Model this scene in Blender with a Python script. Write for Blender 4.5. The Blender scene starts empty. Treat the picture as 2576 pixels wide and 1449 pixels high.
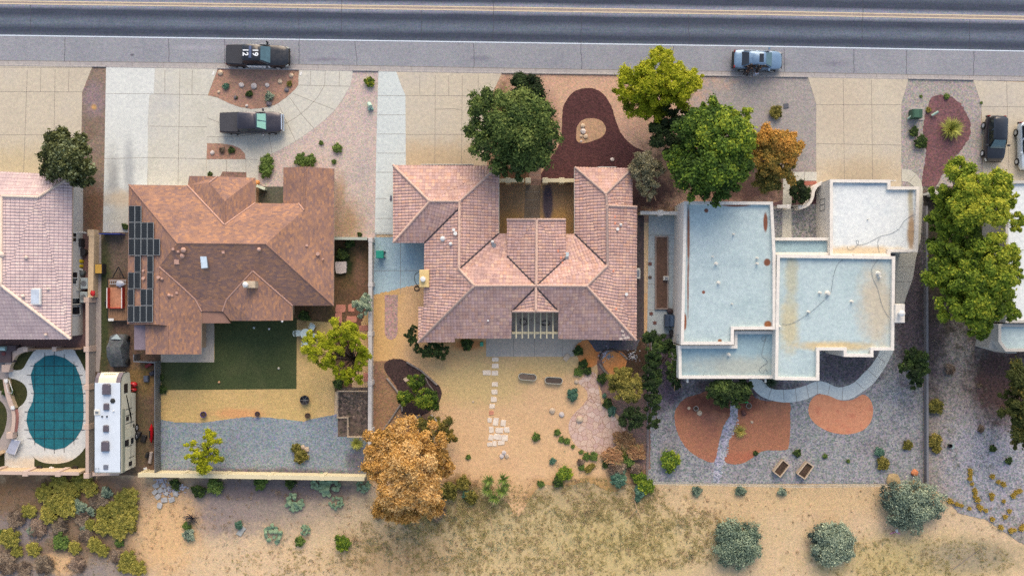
import bpy, bmesh, math, random
import numpy as np
from mathutils import Vector, Matrix
from mathutils.geometry import tessellate_polygon, intersect_ray_tri
SC = bpy.context.scene
COL = SC.collection
R = math.radians
# ------------------------------------------------------------------ camera, light, exposure
S = 0.038; H = 75.0; CX = 1288.0; CY = 724.5          # metres per plan unit, flying height, plan centre
cam = bpy.data.cameras.new('camera'); camo = bpy.data.objects.new('camera', cam); COL.objects.link(camo)
camo.location = (0, 0, H); camo.rotation_euler = (0, 0, 0)
cam.sensor_width = 36; cam.lens = 18 * H / (CX * S); cam.clip_end = 3000; cam.clip_start = 1
SC.camera = camo
W = bpy.data.worlds.new('World'); SC.world = W; W.use_nodes = True
nt = W.node_tree; nt.nodes.clear()
sky = nt.nodes.new('ShaderNodeTexSky'); sky.sky_type = 'NISHITA'; sky.sun_disc = False
SUN_EL, SUN_AZ = 33, 6                                   # azimuth clockwise from photo-up (+Y)
sky.sun_elevation = R(SUN_EL); sky.sun_rotation = R(SUN_AZ); sky.air_density = 1.0; sky.dust_density = 2.0
bg = nt.nodes.new('ShaderNodeBackground'); bg.inputs[1].default_value = 0.15
wo = nt.nodes.new('ShaderNodeOutputWorld'); hs = nt.nodes.new('ShaderNodeHueSaturation'); hs.inputs['Saturation'].default_value = 0.7; nt.links.new(sky.outputs[0], hs.inputs['Color']); nt.links.new(hs.outputs[0], bg.inputs[0]); nt.links.new(bg.outputs[0], wo.inputs[0])
sl = bpy.data.lights.new('sun', 'SUN'); sl.energy = 1.8; sl.angle = R(50); sl.color = (1.0, 0.74, 0.47)
so = bpy.data.objects.new('sun', sl); COL.objects.link(so)
so.rotation_euler = (R(90 - SUN_EL), 0, R(180 - SUN_AZ))
so.location = (0, 60, 60)
SC.view_settings.view_transform = 'Standard'; SC.view_settings.look = 'None'
SC.view_settings.exposure = 0.8; SC.view_settings.gamma = 1
SC.cycles.max_bounces = 6; SC.cycles.use_denoising = False

# ------------------------------------------------------------------ helpers
rnd = random.Random(7)
def P(v, w, z=0.0):
    k = S * (1 - z / H)
    return Vector(((v - CX) * k, (CY - w) * k, z))
def lin(c):
    c = c / 255.0
    return c / 12.92 if c <= 0.04045 else ((c + 0.055) / 1.055) ** 2.4
def C(r, g, b, k=0.86):
    return (lin(r) * k, lin(g) * k, lin(b) * k, 1)
def tag(o, label=None, cat=None, group=None, kind=None):
    if label: o['label'] = label
    if cat: o['category'] = cat
    if group: o['group'] = group
    if kind: o['kind'] = kind
    return o
def thing(name, label, cat, loc, rz=0, group=None):
    o = bpy.data.objects.new(name, None); COL.objects.link(o)
    o.location = loc; o.rotation_euler = (0, 0, rz); o.empty_display_size = 0.3
    return tag(o, label, cat, group)
def dup(root, loc, rz=0, label=None, scale=None):
    r = root.copy(); COL.objects.link(r); r.location = loc; r.rotation_euler = (0, 0, rz)
    if scale: r.scale = scale
    if label: r['label'] = label
    for ch in root.children:
        c = ch.copy(); COL.objects.link(c); c.parent = r
        for g in ch.children:
            d = g.copy(); COL.objects.link(d); d.parent = c
    return r
ORD = ['first','second','third','fourth','fifth','sixth','seventh','eighth','ninth','tenth','eleventh','twelfth','thirteenth','fourteenth','fifteenth','sixteenth','seventeenth','eighteenth','nineteenth','twentieth']
def nth(i):
    if i < 20: return ORD[i]
    t = ['twenty', 'thirty', 'forty', 'fifty', 'sixty'][(i + 1) // 10 - 2]
    u = (i + 1) % 10
    return (t[:-1] + 'ieth') if u == 0 else t + '-' + ORD[u - 1]

class MB:
    def __init__(s): s.v = []; s.f = []; s.m = []; s.uv = {}
    def add(s, vs, fs, mi=0):
        n = len(s.v); s.v += [tuple(x) for x in vs]
        for f in fs: s.f.append([i + n for i in f]); s.m.append(mi)
    def poly(s, pts, mi=0): s.add(pts, [list(range(len(pts)))], mi)
    def prism(s, pts, z0, z1, mi=0, ch=0.0, bottom=False):
        """pts: xy list counter-clockwise"""
        pts = [Vector((p[0], p[1])) for p in pts]
        if area2(pts) < 0: pts = pts[::-1]
        n = len(pts)
        rings = [[(p.x, p.y, z0) for p in pts]]
        if ch > 0:
            ins = offset(pts, -ch)
            rings.append([(p.x, p.y, z1 - ch) for p in pts]); rings.append([(p.x, p.y, z1) for p in ins])
        else: rings.append([(p.x, p.y, z1) for p in pts])
        vs = [q for r in rings for q in r]; fs = []
        for k in range(len(rings) - 1):
            for i in range(n):
                j = (i + 1) % n; fs.append([k*n+i, k*n+j, (k+1)*n+j, (k+1)*n+i])
        fs.append([(len(rings)-1)*n + i for i in range(n)])
        if bottom: fs.append([i for i in range(n)][::-1])
        s.add(vs, fs, mi)
    def box(s, c, d, rz=0, mi=0, ch=0.0):
        """c centre of the base, d (x, y, z size)"""
        co, si = math.cos(rz), math.sin(rz); hx, hy = d[0] / 2, d[1] / 2
        pts = [(c[0] + x * co - y * si, c[1] + x * si + y * co) for x, y in ((-hx,-hy),(hx,-hy),(hx,hy),(-hx,hy))]
        s.prism(pts, c[2], c[2] + d[2], mi, ch, True)
    def cyl(s, c, r, h, n=14, r2=None, mi=0, cap=True):
        r2 = r if r2 is None else r2
        a = [2 * math.pi * i / n for i in range(n)]
        vs = [(c[0]+r*math.cos(t), c[1]+r*math.sin(t), c[2]) for t in a] + [(c[0]+r2*math.cos(t), c[1]+r2*math.sin(t), c[2]+h) for t in a]
        fs = [[i, (i+1) % n, (i+1) % n + n, i + n] for i in range(n)]
        if cap: fs += [list(range(n, 2*n)), list(range(n))[::-1]]
        s.add(vs, fs, mi)
    def lathe(s, c, prof, n=14, mi=0):
        vs = []; fs = []
        for (r, z) in prof:
            for i in range(n):
                t = 2 * math.pi * i / n; vs.append((c[0] + r * math.cos(t), c[1] + r * math.sin(t), c[2] + z))
        for k in range(len(prof) - 1):
            for i in range(n):
                j = (i + 1) % n; fs.append([k*n+i, k*n+j, (k+1)*n+j, (k+1)*n+i])
        s.add(vs, fs, mi)
    def tube(s, pts, r, n=6, mi=0):
        pts = [Vector(p) for p in pts]
        rs = r if isinstance(r, (list, tuple)) else [r] * len(pts)
        vs = []
        for i, p in enumerate(pts):
            d = (pts[min(i+1, len(pts)-1)] - pts[max(i-1, 0)])
            d = d.normalized() if d.length > 1e-6 else Vector((0, 0, 1))
            a = d.cross(Vector((0, 0, 1)) if abs(d.z) < 0.9 else Vector((1, 0, 0))).normalized(); b = d.cross(a)
            for k in range(n):
                t = 2 * math.pi * k / n; vs.append(tuple(p + (a * math.cos(t) + b * math.sin(t)) * rs[i]))
        fs = []
        for i in range(len(pts) - 1):
            for k in range(n):
                l = (k + 1) % n; fs.append([i*n+k, (i+1)*n+k, (i+1)*n+l, i*n+l])
        fs += [list(range(n)), [(len(pts)-1)*n + k for k in range(n)][::-1]]
        s.add(vs, fs, mi)
    def ico(s, c, r, sub=2, noise=0.0, rg=rnd, flat=1.0, mi=0, rz=0):
        vs, fs = ICO[sub]; r = r if isinstance(r, (list, tuple)) else (r, r, r * flat)
        co, si = math.cos(rz), math.sin(rz); out = []
        for v in vs:
            k = 1 + rg.uniform(-noise, noise); x, y = v[0]*r[0]*k, v[1]*r[1]*k
            out.append((c[0] + x*co - y*si, c[1] + x*si + y*co, c[2] + v[2]*r[2]*k))
        s.add(out, fs, mi)
    def build(s, name, mats, parent=None, smooth=False, label=None):
        me = bpy.data.meshes.new(name); me.from_pydata(s.v, [], s.f)
        if not isinstance(mats, (list, tuple)): mats = [mats]
        for m in mats: me.materials.append(m)
        if len(mats) > 1: me.polygons.foreach_set('material_index', s.m)
        me.update()
        if smooth:
            me.polygons.foreach_set('use_smooth', [True] * len(me.polygons))
            if smooth != 'all': me.set_sharp_from_angle(angle=R(40))
        o = bpy.data.objects.new(name, me); COL.objects.link(o)
        if parent: 
            o.parent = parent
        if label: o['label'] = label
        return o
def area2(p): return sum(p[i][0]*p[(i+1) % len(p)][1] - p[(i+1) % len(p)][0]*p[i][1] for i in range(len(p)))
def offset(pts, d):
    """positive d grows a ccw polygon"""
    pts = [Vector((p[0], p[1])) for p in pts]; n = len(pts); out = []
    sg = 1 if area2(pts) > 0 else -1
    for i in range(n):
        a, b, c = pts[i-1], pts[i], pts[(i+1) % n]
        e1 = (b - a).normalized(); e2 = (c - b).normalized()
        n1 = Vector((e1.y, -e1.x)) * sg; n2 = Vector((e2.y, -e2.x)) * sg
        m = n1 + n2
        m = m / max(0.3, m.dot(n1)) if m.length > 1e-5 else n1
        out.append(b + m * d)
    return out
def _ico(sub):
    bm = bmesh.new(); bmesh.ops.create_icosphere(bm, subdivisions=sub, radius=1)
    r = ([tuple(v.co) for v in bm.verts], [[v.index for v in f.verts] for f in bm.faces]); bm.free(); return r
ICO = {1: _ico(1), 2: _ico(2), 3: _ico(3)}
def local(mb, root):
    """world coordinates -> coordinates of an unscaled root"""
    m = (Matrix.Translation(root.location) @ Matrix.Rotation(root.rotation_euler.z, 4, 'Z')).inverted()
    mb.v = [tuple(m @ Vector(v)) for v in mb.v]; return mb
def part(mb, name, mat, root, smooth=False, label=None): return local(mb, root).build(name, mat, root, smooth, label)
def smooth_poly(pts, k=4, closed=True):
    n = len(pts); out = []; pts = [Vector(p) for p in pts]
    rng = range(n) if closed else range(n - 1)
    for i in rng:
        p0 = pts[(i-1) % n] if closed or i > 0 else pts[0]; p1 = pts[i]; p2 = pts[(i+1) % n]
        p3 = pts[(i+2) % n] if closed or i + 2 < n else pts[-1]
        for j in range(k):
            t = j / k
            out.append(0.5 * ((2*p1) + (p2-p0)*t + (2*p0-5*p1+4*p2-p3)*t*t + (3*p1-p0-3*p2+p3)*t*t*t))
    if not closed: out.append(pts[-1])
    return out
def interp(xs, ys, x):
    return float(np.interp(x, xs, ys))

# ------------------------------------------------------------------ materials
def N(nt, t, **kw):
    n = nt.nodes.new(t)
    for k, v in kw.items(): setattr(n, k, v)
    return n
def newmat(name):
    m = bpy.data.materials.new(name); m.use_nodes = True; nt = m.node_tree
    return m, nt, nt.nodes['Principled BSDF']
def math_(nt, op, a, b=None, clamp=False):
    n = N(nt, 'ShaderNodeMath', operation=op, use_clamp=clamp)
    for i, x in enumerate((a, b)):
        if x is None: continue
        if isinstance(x, (int, float)): n.inputs[i].default_value = x
        else: nt.links.new(x, n.inputs[i])
    return n.outputs[0]
def mix(nt, f, a, b, blend='MIX'):
    n = N(nt, 'ShaderNodeMix', data_type='RGBA', blend_type=blend)
    for i, x in ((0, f), (6, a), (7, b)):
        if isinstance(x, (int, float)): n.inputs[i].default_value = x
        elif isinstance(x, tuple): n.inputs[i].default_value = x
        else: nt.links.new(x, n.inputs[i])
    return n.outputs[2]
def noise(nt, vec, sc, det=3, rough=0.55):
    n = N(nt, 'ShaderNodeTexNoise'); n.inputs['Scale'].default_value = sc; n.inputs['Detail'].default_value = det
    n.inputs['Roughness'].default_value = rough
    nt.links.new(vec, n.inputs['Vector']); return n
def ramp(nt, fac, stops):
    r = N(nt, 'ShaderNodeValToRGB'); e = r.color_ramp.elements
    while len(e) > 1: e.remove(e[0])
    e[0].position = stops[0][0]; e[0].color = stops[0][1]
    for p, c in stops[1:]: x = e.new(p); x.color = c
    nt.links.new(fac, r.inputs[0]); return r.outputs[0]
def maprange(nt, v, a, b, c=0.0, d=1.0, smooth=True):
    n = N(nt, 'ShaderNodeMapRange'); n.interpolation_type = 'SMOOTHSTEP' if smooth else 'LINEAR'
    for i, x in enumerate((v, a, b, c, d)):
        if isinstance(x, (int, float)): n.inputs[i].default_value = x
        else: nt.links.new(x, n.inputs[i])
    return n.outputs[0]
def grain(nt, pos, col, sc, amp, chroma=0.35):
    """multiply a colour by a per-pebble random value"""
    v = N(nt, 'ShaderNodeTexVoronoi'); v.inputs['Scale'].default_value = sc; nt.links.new(pos, v.inputs['Vector'])
    bw = N(nt, 'ShaderNodeSeparateColor'); nt.links.new(v.outputs['Color'], bw.inputs[0])
    g = N(nt, 'ShaderNodeCombineColor')
    for i in range(3): nt.links.new(bw.outputs[0], g.inputs[i])
    m = mix(nt, chroma, g.outputs[0], v.outputs['Color'])
    vm = N(nt, 'ShaderNodeVectorMath', operation='MULTIPLY_ADD'); nt.links.new(m, vm.inputs[0])
    vm.inputs[1].default_value = (2*amp,)*3; vm.inputs[2].default_value = (1-amp,)*3
    return mix(nt, 1.0, col, vm.outputs[0], 'MULTIPLY'), v
PZ = [0.0]
def patches(nt, pos, col, plist, nz):
    for (v, w, rx, ry, c, soft, *ex) in plist:
        sub = N(nt, 'ShaderNodeVectorMath', operation='SUBTRACT'); nt.links.new(pos, sub.inputs[0])
        p = P(v, w, PZ[0]); sub.inputs[1].default_value = (p.x, p.y, 0)
        mul = N(nt, 'ShaderNodeVectorMath', operation='MULTIPLY'); nt.links.new(sub.outputs[0], mul.inputs[0])
        mul.inputs[1].default_value = (1/(rx*S), 1/(ry*S), 0)
        ln = N(nt, 'ShaderNodeVectorMath', operation='LENGTH'); nt.links.new(mul.outputs[0], ln.inputs[0])
        d = math_(nt, 'ADD', ln.outputs['Value'], math_(nt, 'MULTIPLY', math_(nt, 'SUBTRACT', nz, 0.5), ex[0] if ex else 1.6))
        f = maprange(nt, d, 1 + soft, 1 - soft)
        col = mix(nt, f, col, c)
    return col
def G(name, cols, ls=0.35, gs=11, amp=0.28, chroma=0.35, plist=(), bump=0.25, rough=0.95, fine=None):
    m, nt, b = newmat(name)
    geo = N(nt, 'ShaderNodeNewGeometry'); pos = geo.outputs['Position']
    n1 = noise(nt, pos, ls, 5, 0.6); st = [(0.28 + 0.44*i/max(1, len(cols)-1), c) for i, c in enumerate(cols)]
    col = ramp(nt, n1.outputs['Fac'], st)
    n2 = noise(nt, pos, 0.9, 6, 0.7)
    if plist: col = patches(nt, pos, col, plist, n2.outputs['Fac'])
    col, v = grain(nt, pos, col, gs, amp, chroma)
    n3 = noise(nt, pos, 3.2, 4, 0.7)
    col = mix(nt, 1.0, col, ramp(nt, n3.outputs['Fac'], [(0.3, (.86,.86,.88,1)), (0.7, (1.14,1.13,1.1,1))]), 'MULTIPLY')
    nt.links.new(col, b.inputs['Base Color']); b.inputs['Roughness'].default_value = rough
    b.inputs['Specular IOR Level'].default_value = 0.25
    if bump:
        bp = N(nt, 'ShaderNodeBump'); bp.inputs['Strength'].default_value = bump; bp.inputs['Distance'].default_value = 0.04
        nt.links.new(v.outputs['Distance'], bp.inputs['Height']); nt.links.new(bp.outputs[0], b.inputs['Normal'])
    return m
def M(name, c, rough=0.6, metal=0.0, spec=0.5, var=0.12, sc=2.0, dirt=None):
    m, nt, b = newmat(name); geo = N(nt, 'ShaderNodeNewGeometry')
    tc = N(nt, 'ShaderNodeTexCoord')
    n1 = noise(nt, tc.outputs['Object'], sc, 5, 0.65)
    d = tuple(x * (1 - var*1.6) for x in c[:3]) + (1,); l = tuple(min(1, x * (1 + var)) for x in c[:3]) + (1,)
    if dirt: d = dirt
    col = ramp(nt, n1.outputs['Fac'], [(0.3, d), (0.55, c), (0.75, l)])
    nt.links.new(col, b.inputs['Base Color'])
    b.inputs['Roughness'].default_value = rough; b.inputs['Metallic'].default_value = metal; b.inputs['Specular IOR Level'].default_value = spec
    return m
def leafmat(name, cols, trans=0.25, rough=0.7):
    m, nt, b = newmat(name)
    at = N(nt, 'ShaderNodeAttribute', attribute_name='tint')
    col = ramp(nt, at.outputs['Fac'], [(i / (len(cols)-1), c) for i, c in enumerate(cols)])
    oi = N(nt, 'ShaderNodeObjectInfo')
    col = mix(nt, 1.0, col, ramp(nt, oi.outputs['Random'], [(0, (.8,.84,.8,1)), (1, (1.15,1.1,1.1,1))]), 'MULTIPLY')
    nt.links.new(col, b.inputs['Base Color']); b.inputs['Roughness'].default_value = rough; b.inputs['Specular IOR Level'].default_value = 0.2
    tr = N(nt, 'ShaderNodeBsdfTranslucent'); nt.links.new(col, tr.inputs[0])
    ms = N(nt, 'ShaderNodeMixShader'); ms.inputs[0].default_value = trans
    out = nt.nodes['Material Output']; nt.links.new(b.outputs[0], ms.inputs[1]); nt.links.new(tr.outputs[0], ms.inputs[2]); nt.links.new(ms.outputs[0], out.inputs[0])
    return m
sand = C(212,178,128); sand2 = C(200,166,122); sand3 = C(222,190,142)
tanw = C(180,158,132); purp = C(140,122,128); weed = C(150,134,86); brown = C(112,90,74); orange = C(206,150,92)
m_desert = G('desert_soil', [C(198,174,144), C(208,184,150), C(212,184,146)], 0.25, 12, .2, .3, plist=[
    (60,1255,150,70, C(130,98,66), .5), (150,1340,230,120, C(130,110,90), .5), (60,1330,70,40, C(142,134,134), .5),
    (230,1230,170,40, C(134,108,86), .4), (100,1440,260,40, C(144,134,128), .6), (150,1420,60,26, C(206,172,130), .4),
    (600,1260,260,75, C(150,138,128), .6), (480,1290,150,60, C(150,136,130), .6), (700,1230,240,30, C(116,106,106), .5),  # last, narrow dark ellipse paints the soft shade behind the rear wall
    (420,1330,80,120, C(214,178,132), .6), (1150,1265,150,70, C(112,92,64), .6), (1260,1310,190,70, C(146,130,96), .7),  # dark brown ellipse carries the orange tree's soft shadow in the soil colour
    (1500,1270,150,60, C(146,128,98), .6), (1420,1340,420,100, C(192,174,130), .9), (1350,1420,360,60, C(196,176,132), .8),
    (1560,1370,150,70, C(190,172,122), .8), (1000,1400,140,70, C(190,162,122), .6),
    (2300,1410,220,60, C(190,172,122), .7), (2440,1400,120,40, C(160,148,122), .6), (2000,1250,330,50, C(208,180,138), .8)])
m_asphalt = None
def road_mat():
    m, nt, b = newmat('asphalt')
    uv = N(nt, 'ShaderNodeUVMap'); sep = N(nt, 'ShaderNodeSeparateXYZ'); nt.links.new(uv.outputs[0], sep.inputs[0])
    geo = N(nt, 'ShaderNodeNewGeometry'); pos = geo.outputs['Position']
    mp = N(nt, 'ShaderNodeMapping'); nt.links.new(pos, mp.inputs[0]); mp.inputs['Scale'].default_value = (.12, 1, 1)
    n1 = noise(nt, mp.outputs[0], 1.2, 4)
    v = math_(nt, 'ADD', sep.outputs[1], math_(nt, 'MULTIPLY', math_(nt, 'SUBTRACT', n1.outputs['Fac'], .5), .06))
    A, B_, D = C(60,69,86), C(80,89,104), C(96,107,123); Lg = C(134,140,156)
    col = ramp(nt, v, [(0, Lg), (.05, Lg), (.16, A), (.30, A), (.5, D), (.6, D), (.76, A), (.86, A), (.95, B_), (1, D)])
    col, vv = grain(nt, pos, col, 12, .3, .5)
    n3 = noise(nt, mp.outputs[0], 2.5, 5); col = mix(nt, 1.0, col, ramp(nt, n3.outputs['Fac'], [(.3, (.86,.86,.88,1)), (.7, (1.14,1.14,1.12,1))]), 'MULTIPLY')
    nt.links.new(col, b.inputs['Base Color']); b.inputs['Roughness'].default_value = .9; b.inputs['Specular IOR Level'].default_value = .3
    return m
m_asphalt = road_mat()
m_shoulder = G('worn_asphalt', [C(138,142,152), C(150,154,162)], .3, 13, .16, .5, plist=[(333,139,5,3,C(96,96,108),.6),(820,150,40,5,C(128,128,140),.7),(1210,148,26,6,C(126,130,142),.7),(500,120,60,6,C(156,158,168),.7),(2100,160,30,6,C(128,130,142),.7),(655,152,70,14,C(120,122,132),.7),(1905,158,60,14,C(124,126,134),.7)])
m_gutter = G('kerb_concrete', [C(158,156,160), C(176,172,168)], .3, 9, .07, .3, bump=.05)
m_tan = G('tan_concrete', [C(186,178,162), C(196,188,170), C(190,184,172)], .18, 13, .07, .4, bump=.04, plist=[(40,420,160,50,C(188,176,148),.8),(1090,400,160,40,C(190,172,144),.8),(2160,440,110,40,C(188,174,150),.8),(2120,270,60,90,C(192,182,164),.6)])
m_pale = G('pale_concrete', [C(202,208,206), C(210,216,214), C(198,202,198)], .15, 13, .05, .3, bump=.03, plist=[(316,560,60,60,C(190,190,180),.6),(285,450,14,60,C(168,172,172),.8),(325,430,12,70,C(172,178,180),.8),(300,500,40,20,C(196,184,164),.7)])
m_circ = G('light_concrete', [C(190,190,178), C(200,200,190), C(190,192,188)], .25, 13, .06, .4, bump=.04)
m_blue = G('blue_concrete', [C(198,208,208), C(204,214,214)], .2, 14, .06, .3, bump=.03)
m_joint = M('joint_seal', C(136,130,122), .9)
m_line_w = M('white_line_paint', C(208,222,236), .7, var=.08); m_line_y = M('yellow_line_paint', C(214,198,168), .7, var=.08)
m_crack = M('crack_seal', C(72,72,84), .9)
m_pink = G('pink_gravel', [C(184,170,164), C(194,180,172), C(178,168,164)], .3, 10, .24, .45, plist=[(870,560,40,50,C(168,144,118),.7),(856,500,14,60,C(172,150,130),.7)])
m_red_bed = G('red_gravel', [C(158,124,108), C(168,134,116), C(150,122,110)], .35, 10, .24, .4)
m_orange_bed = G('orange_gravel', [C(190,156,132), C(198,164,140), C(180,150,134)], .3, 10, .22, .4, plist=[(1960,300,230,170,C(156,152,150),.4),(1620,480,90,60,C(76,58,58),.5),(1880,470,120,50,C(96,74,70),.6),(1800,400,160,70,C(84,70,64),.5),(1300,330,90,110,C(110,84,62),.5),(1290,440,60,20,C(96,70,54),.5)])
m_gray = G('gray_gravel', [C(140,138,142), C(154,152,154), C(146,140,142)], .3, 8, .38, .45)
m_front_gravel = G('front_gravel', [C(156,150,148), C(166,160,156)], .3, 9, .34, .45)
m_white_yard = G('grey_stone_yard', [C(134,136,140), C(148,150,152), C(130,129,132)], .25, 8, .5, .25, plist=[(2290,760,50,200,C(92,84,88),.4),(2130,920,90,50,C(96,92,98),.4),(1680,930,40,110,C(94,84,96),.5),(1860,975,140,30,C(88,76,80),.5)])  # ellipse behind the main block has the white house's soft shade painted in
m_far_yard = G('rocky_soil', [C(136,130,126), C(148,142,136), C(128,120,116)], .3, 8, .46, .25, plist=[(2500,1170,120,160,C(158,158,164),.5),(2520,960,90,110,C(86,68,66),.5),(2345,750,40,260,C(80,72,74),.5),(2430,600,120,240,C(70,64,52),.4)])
m_dirt = G('dark_dirt', [C(96,78,68), C(112,92,78), C(86,72,64)], .4, 9, .3, .3, plist=[(300,640,50,60,C(112,98,86),.5),(262,780,18,200,C(66,74,46),.6),(350,960,40,40,C(136,112,70),.5),(346,1080,30,100,C(104,92,70),.6)])
m_side_dirt = G('side_yard_dirt', [C(92,76,58), C(110,88,64), C(74,66,44)], .5, 9, .3, .3, plist=[(865,660,30,40,C(40,52,26),.5),(910,690,18,50,C(120,94,76),.6),(905,880,40,120,C(110,78,66),.6)])
m_strip = G('brown_gravel_strip', [C(142,124,106), C(132,118,108), C(122,102,88)], .3, 9, .3, .35, plist=[(234,530,30,70,C(120,92,72),.6),(236,250,30,40,C(138,122,124),.5),(236,270,6,6,C(190,150,100),.6)])
m_mulch = G('dark_red_mulch', [C(78,50,52), C(88,58,58)], .5, 9, .35, .2, bump=.5)
m_island = G('tan_gravel', [C(186,152,118), C(176,146,122)], .5, 10, .2, .35)
m_court = G('courtyard_sand', [C(146,124,96), C(154,130,100), C(140,118,98)], .4, 11, .2, .3, plist=[(1400,560,45,30,C(170,138,88),.7),(1290,560,30,30,C(166,134,86),.7),(1378,510,13,50,C(84,76,86),.3,.4)])
m_sandyard = G('sand_yard', [C(208,172,130), C(215,180,138), C(210,172,134)], .2, 14, .15, .3, plist=[
    (960,800,50,200,C(208,172,118),.5), (1150,880,110,60,C(212,172,122),.6), (1180,868,40,12,C(200,140,90),.6),(1380,920,120,26,C(198,174,126),.7),(1200,960,120,60,C(200,176,126),.5),
    (1510,1290,60,60,C(184,160,140),.4),(1480,1240,160,40,C(180,146,96),.5),(1150,1245,70,45,C(128,102,66),.4),(1620,1180,60,80,C(140,112,88),.5)])  # small dark brown ellipse continues the orange tree's painted shadow onto the sand
m_tansand = G('tan_gravel_yard', [C(206,178,118), C(200,172,116), C(212,180,126)], .3, 12, .18, .3, plist=[(770,850,26,50,C(160,140,100),.6),(600,1040,60,12,C(210,160,110),.5)])
m_bluegravel = G('blue_grey_gravel', [C(130,142,152), C(142,154,162)], .25, 9, .38, .45, plist=[(650,1190,280,12,C(112,106,110),.6),(900,1160,30,30,C(104,106,116),.5)])
m_turf = G('artificial_turf', [C(74,82,52), C(66,78,48), C(82,88,58)], .3, 14, .22, .2, bump=.3)
m_lawn2 = G('dark_lawn', [C(56,62,34), C(66,68,40)], .5, 12, .3, .3)
m_patio = G('grey_patio', [C(184,176,164), C(190,182,170)], .3, 13, .1, .4, bump=.04)
m_pebble = G('pebble_strip', [C(172,144,138), C(180,152,146)], .4, 8, .34, .4)
m_brownpeb = G('brown_pebble', [C(142,112,88), C(152,122,94), C(134,104,92)], .4, 9, .3, .35)
m_bark = G('black_bark', [C(64,50,50), C(76,60,58)], .6, 9, .4, .2, bump=.5)
m_redsoil = G('red_gravel_bed', [C(166,112,88), C(174,120,92), C(158,106,88)], .3, 12, .2, .35, plist=[(1730,1010,30,40,C(140,92,76),.6),(1830,1010,90,30,C(110,70,58),.5),(1900,1150,80,14,C(178,112,86),.8)])
m_pinksoil = G('pink_clay', [C(204,138,104), C(212,150,116), C(196,124,98)], 1.0, 13, .1, .3, bump=.05)
m_garden = G('garden_soil', [C(130,106,98), C(140,114,104), C(110,90,84)], .4, 9, .3, .35, plist=[(1600,900,40,60,C(80,64,52),.5),(1490,885,16,26,C(214,134,76),.4),(1470,940,30,24,C(190,150,112),.5)])
m_orangesand = G('orange_sand', [C(222,142,76), C(206,150,100)], .6, 12, .15, .2)
m_poolsand = G('pool_deck', [C(202,206,206), C(210,214,212)], .3, 13, .05, .3, bump=.03, plist=[(110,1165,90,16,C(206,196,180),.5)])
m_walk = G('grey_walk', [C(160,152,150), C(170,162,158)], .3, 12, .1, .3, bump=.05)
m_pinkpave = G('pink_paving', [C(126,100,98), C(136,108,104)], .4, 9, .1, .3, bump=.05)
m_flagbase = None
def flag_mat():
    m, nt, b = newmat('flagstone_paving'); geo = N(nt, 'ShaderNodeNewGeometry'); pos = geo.outputs['Position']
    nz = noise(nt, pos, 1.5, 2); vm = N(nt, 'ShaderNodeVectorMath', operation='MULTIPLY_ADD'); nt.links.new(nz.outputs['Color'], vm.inputs[0]); vm.inputs[1].default_value = (.4,.4,.4); nt.links.new(pos, vm.inputs[2])
    v = N(nt, 'ShaderNodeTexVoronoi', feature='DISTANCE_TO_EDGE'); v.inputs['Scale'].default_value = 1.9; nt.links.new(vm.outputs[0], v.inputs['Vector'])
    v2 = N(nt, 'ShaderNodeTexVoronoi'); v2.inputs['Scale'].default_value = 1.9; nt.links.new(vm.outputs[0], v2.inputs['Vector'])
    sp = N(nt, 'ShaderNodeSeparateColor'); nt.links.new(v2.outputs['Color'], sp.inputs[0])
    col = ramp(nt, sp.outputs[0], [(0, C(206,176,158)), (.4, C(214,186,164)), (.7, C(200,168,156)), (1, C(216,192,176))])
    f = maprange(nt, v.outputs['Distance'], .02, .06); col = mix(nt, f, C(166,132,112), col)
    col, _ = grain(nt, pos, col, 13, .1, .3)
    nt.links.new(col, b.inputs['Base Color']); b.inputs['Roughness'].default_value = .85; return m
m_flag = flag_mat()
m_stucco = G('tan_stucco', [C(206,184,152), C(198,176,146)], .6, 12, .06, .2, bump=.1)
m_stuccog = G('grey_stucco', [C(170,164,158), C(160,154,150)], .6, 12, .06, .2, bump=.1)
m_pinkcap = M('pink_cap', C(200,178,164), .85, var=.06)
m_wallwhite = G('pale_block', [C(186,184,182), C(196,194,192)], .6, 10, .05, .2, bump=.05)
m_cream = M('cream_stucco', C(214,204,170), .85, var=.06)
m_greywall = M('grey_wall', C(190,188,182), .85, var=.06)
m_white = M('white_paint', C(226,228,226), .5, var=.04); m_offwhite = M('offwhite_paint', C(214,214,206), .6, var=.05)
m_black = M('black_plastic', C(26,26,28), .5); m_dark = M('dark_rubber', C(20,20,22), .8)
m_glass = M('dark_glass', C(30,36,44), .08, spec=.8); m_metal = M('grey_metal', C(150,154,158), .4, .6)
m_wood = M('weathered_wood', C(150,120,92), .85, sc=5, var=.2); m_woodlt = M('pale_wood', C(196,176,150), .8, sc=5)
m_soil = G('planter_soil', [C(70,58,48), C(84,68,56)], 1, 9, .35, .2)

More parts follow.
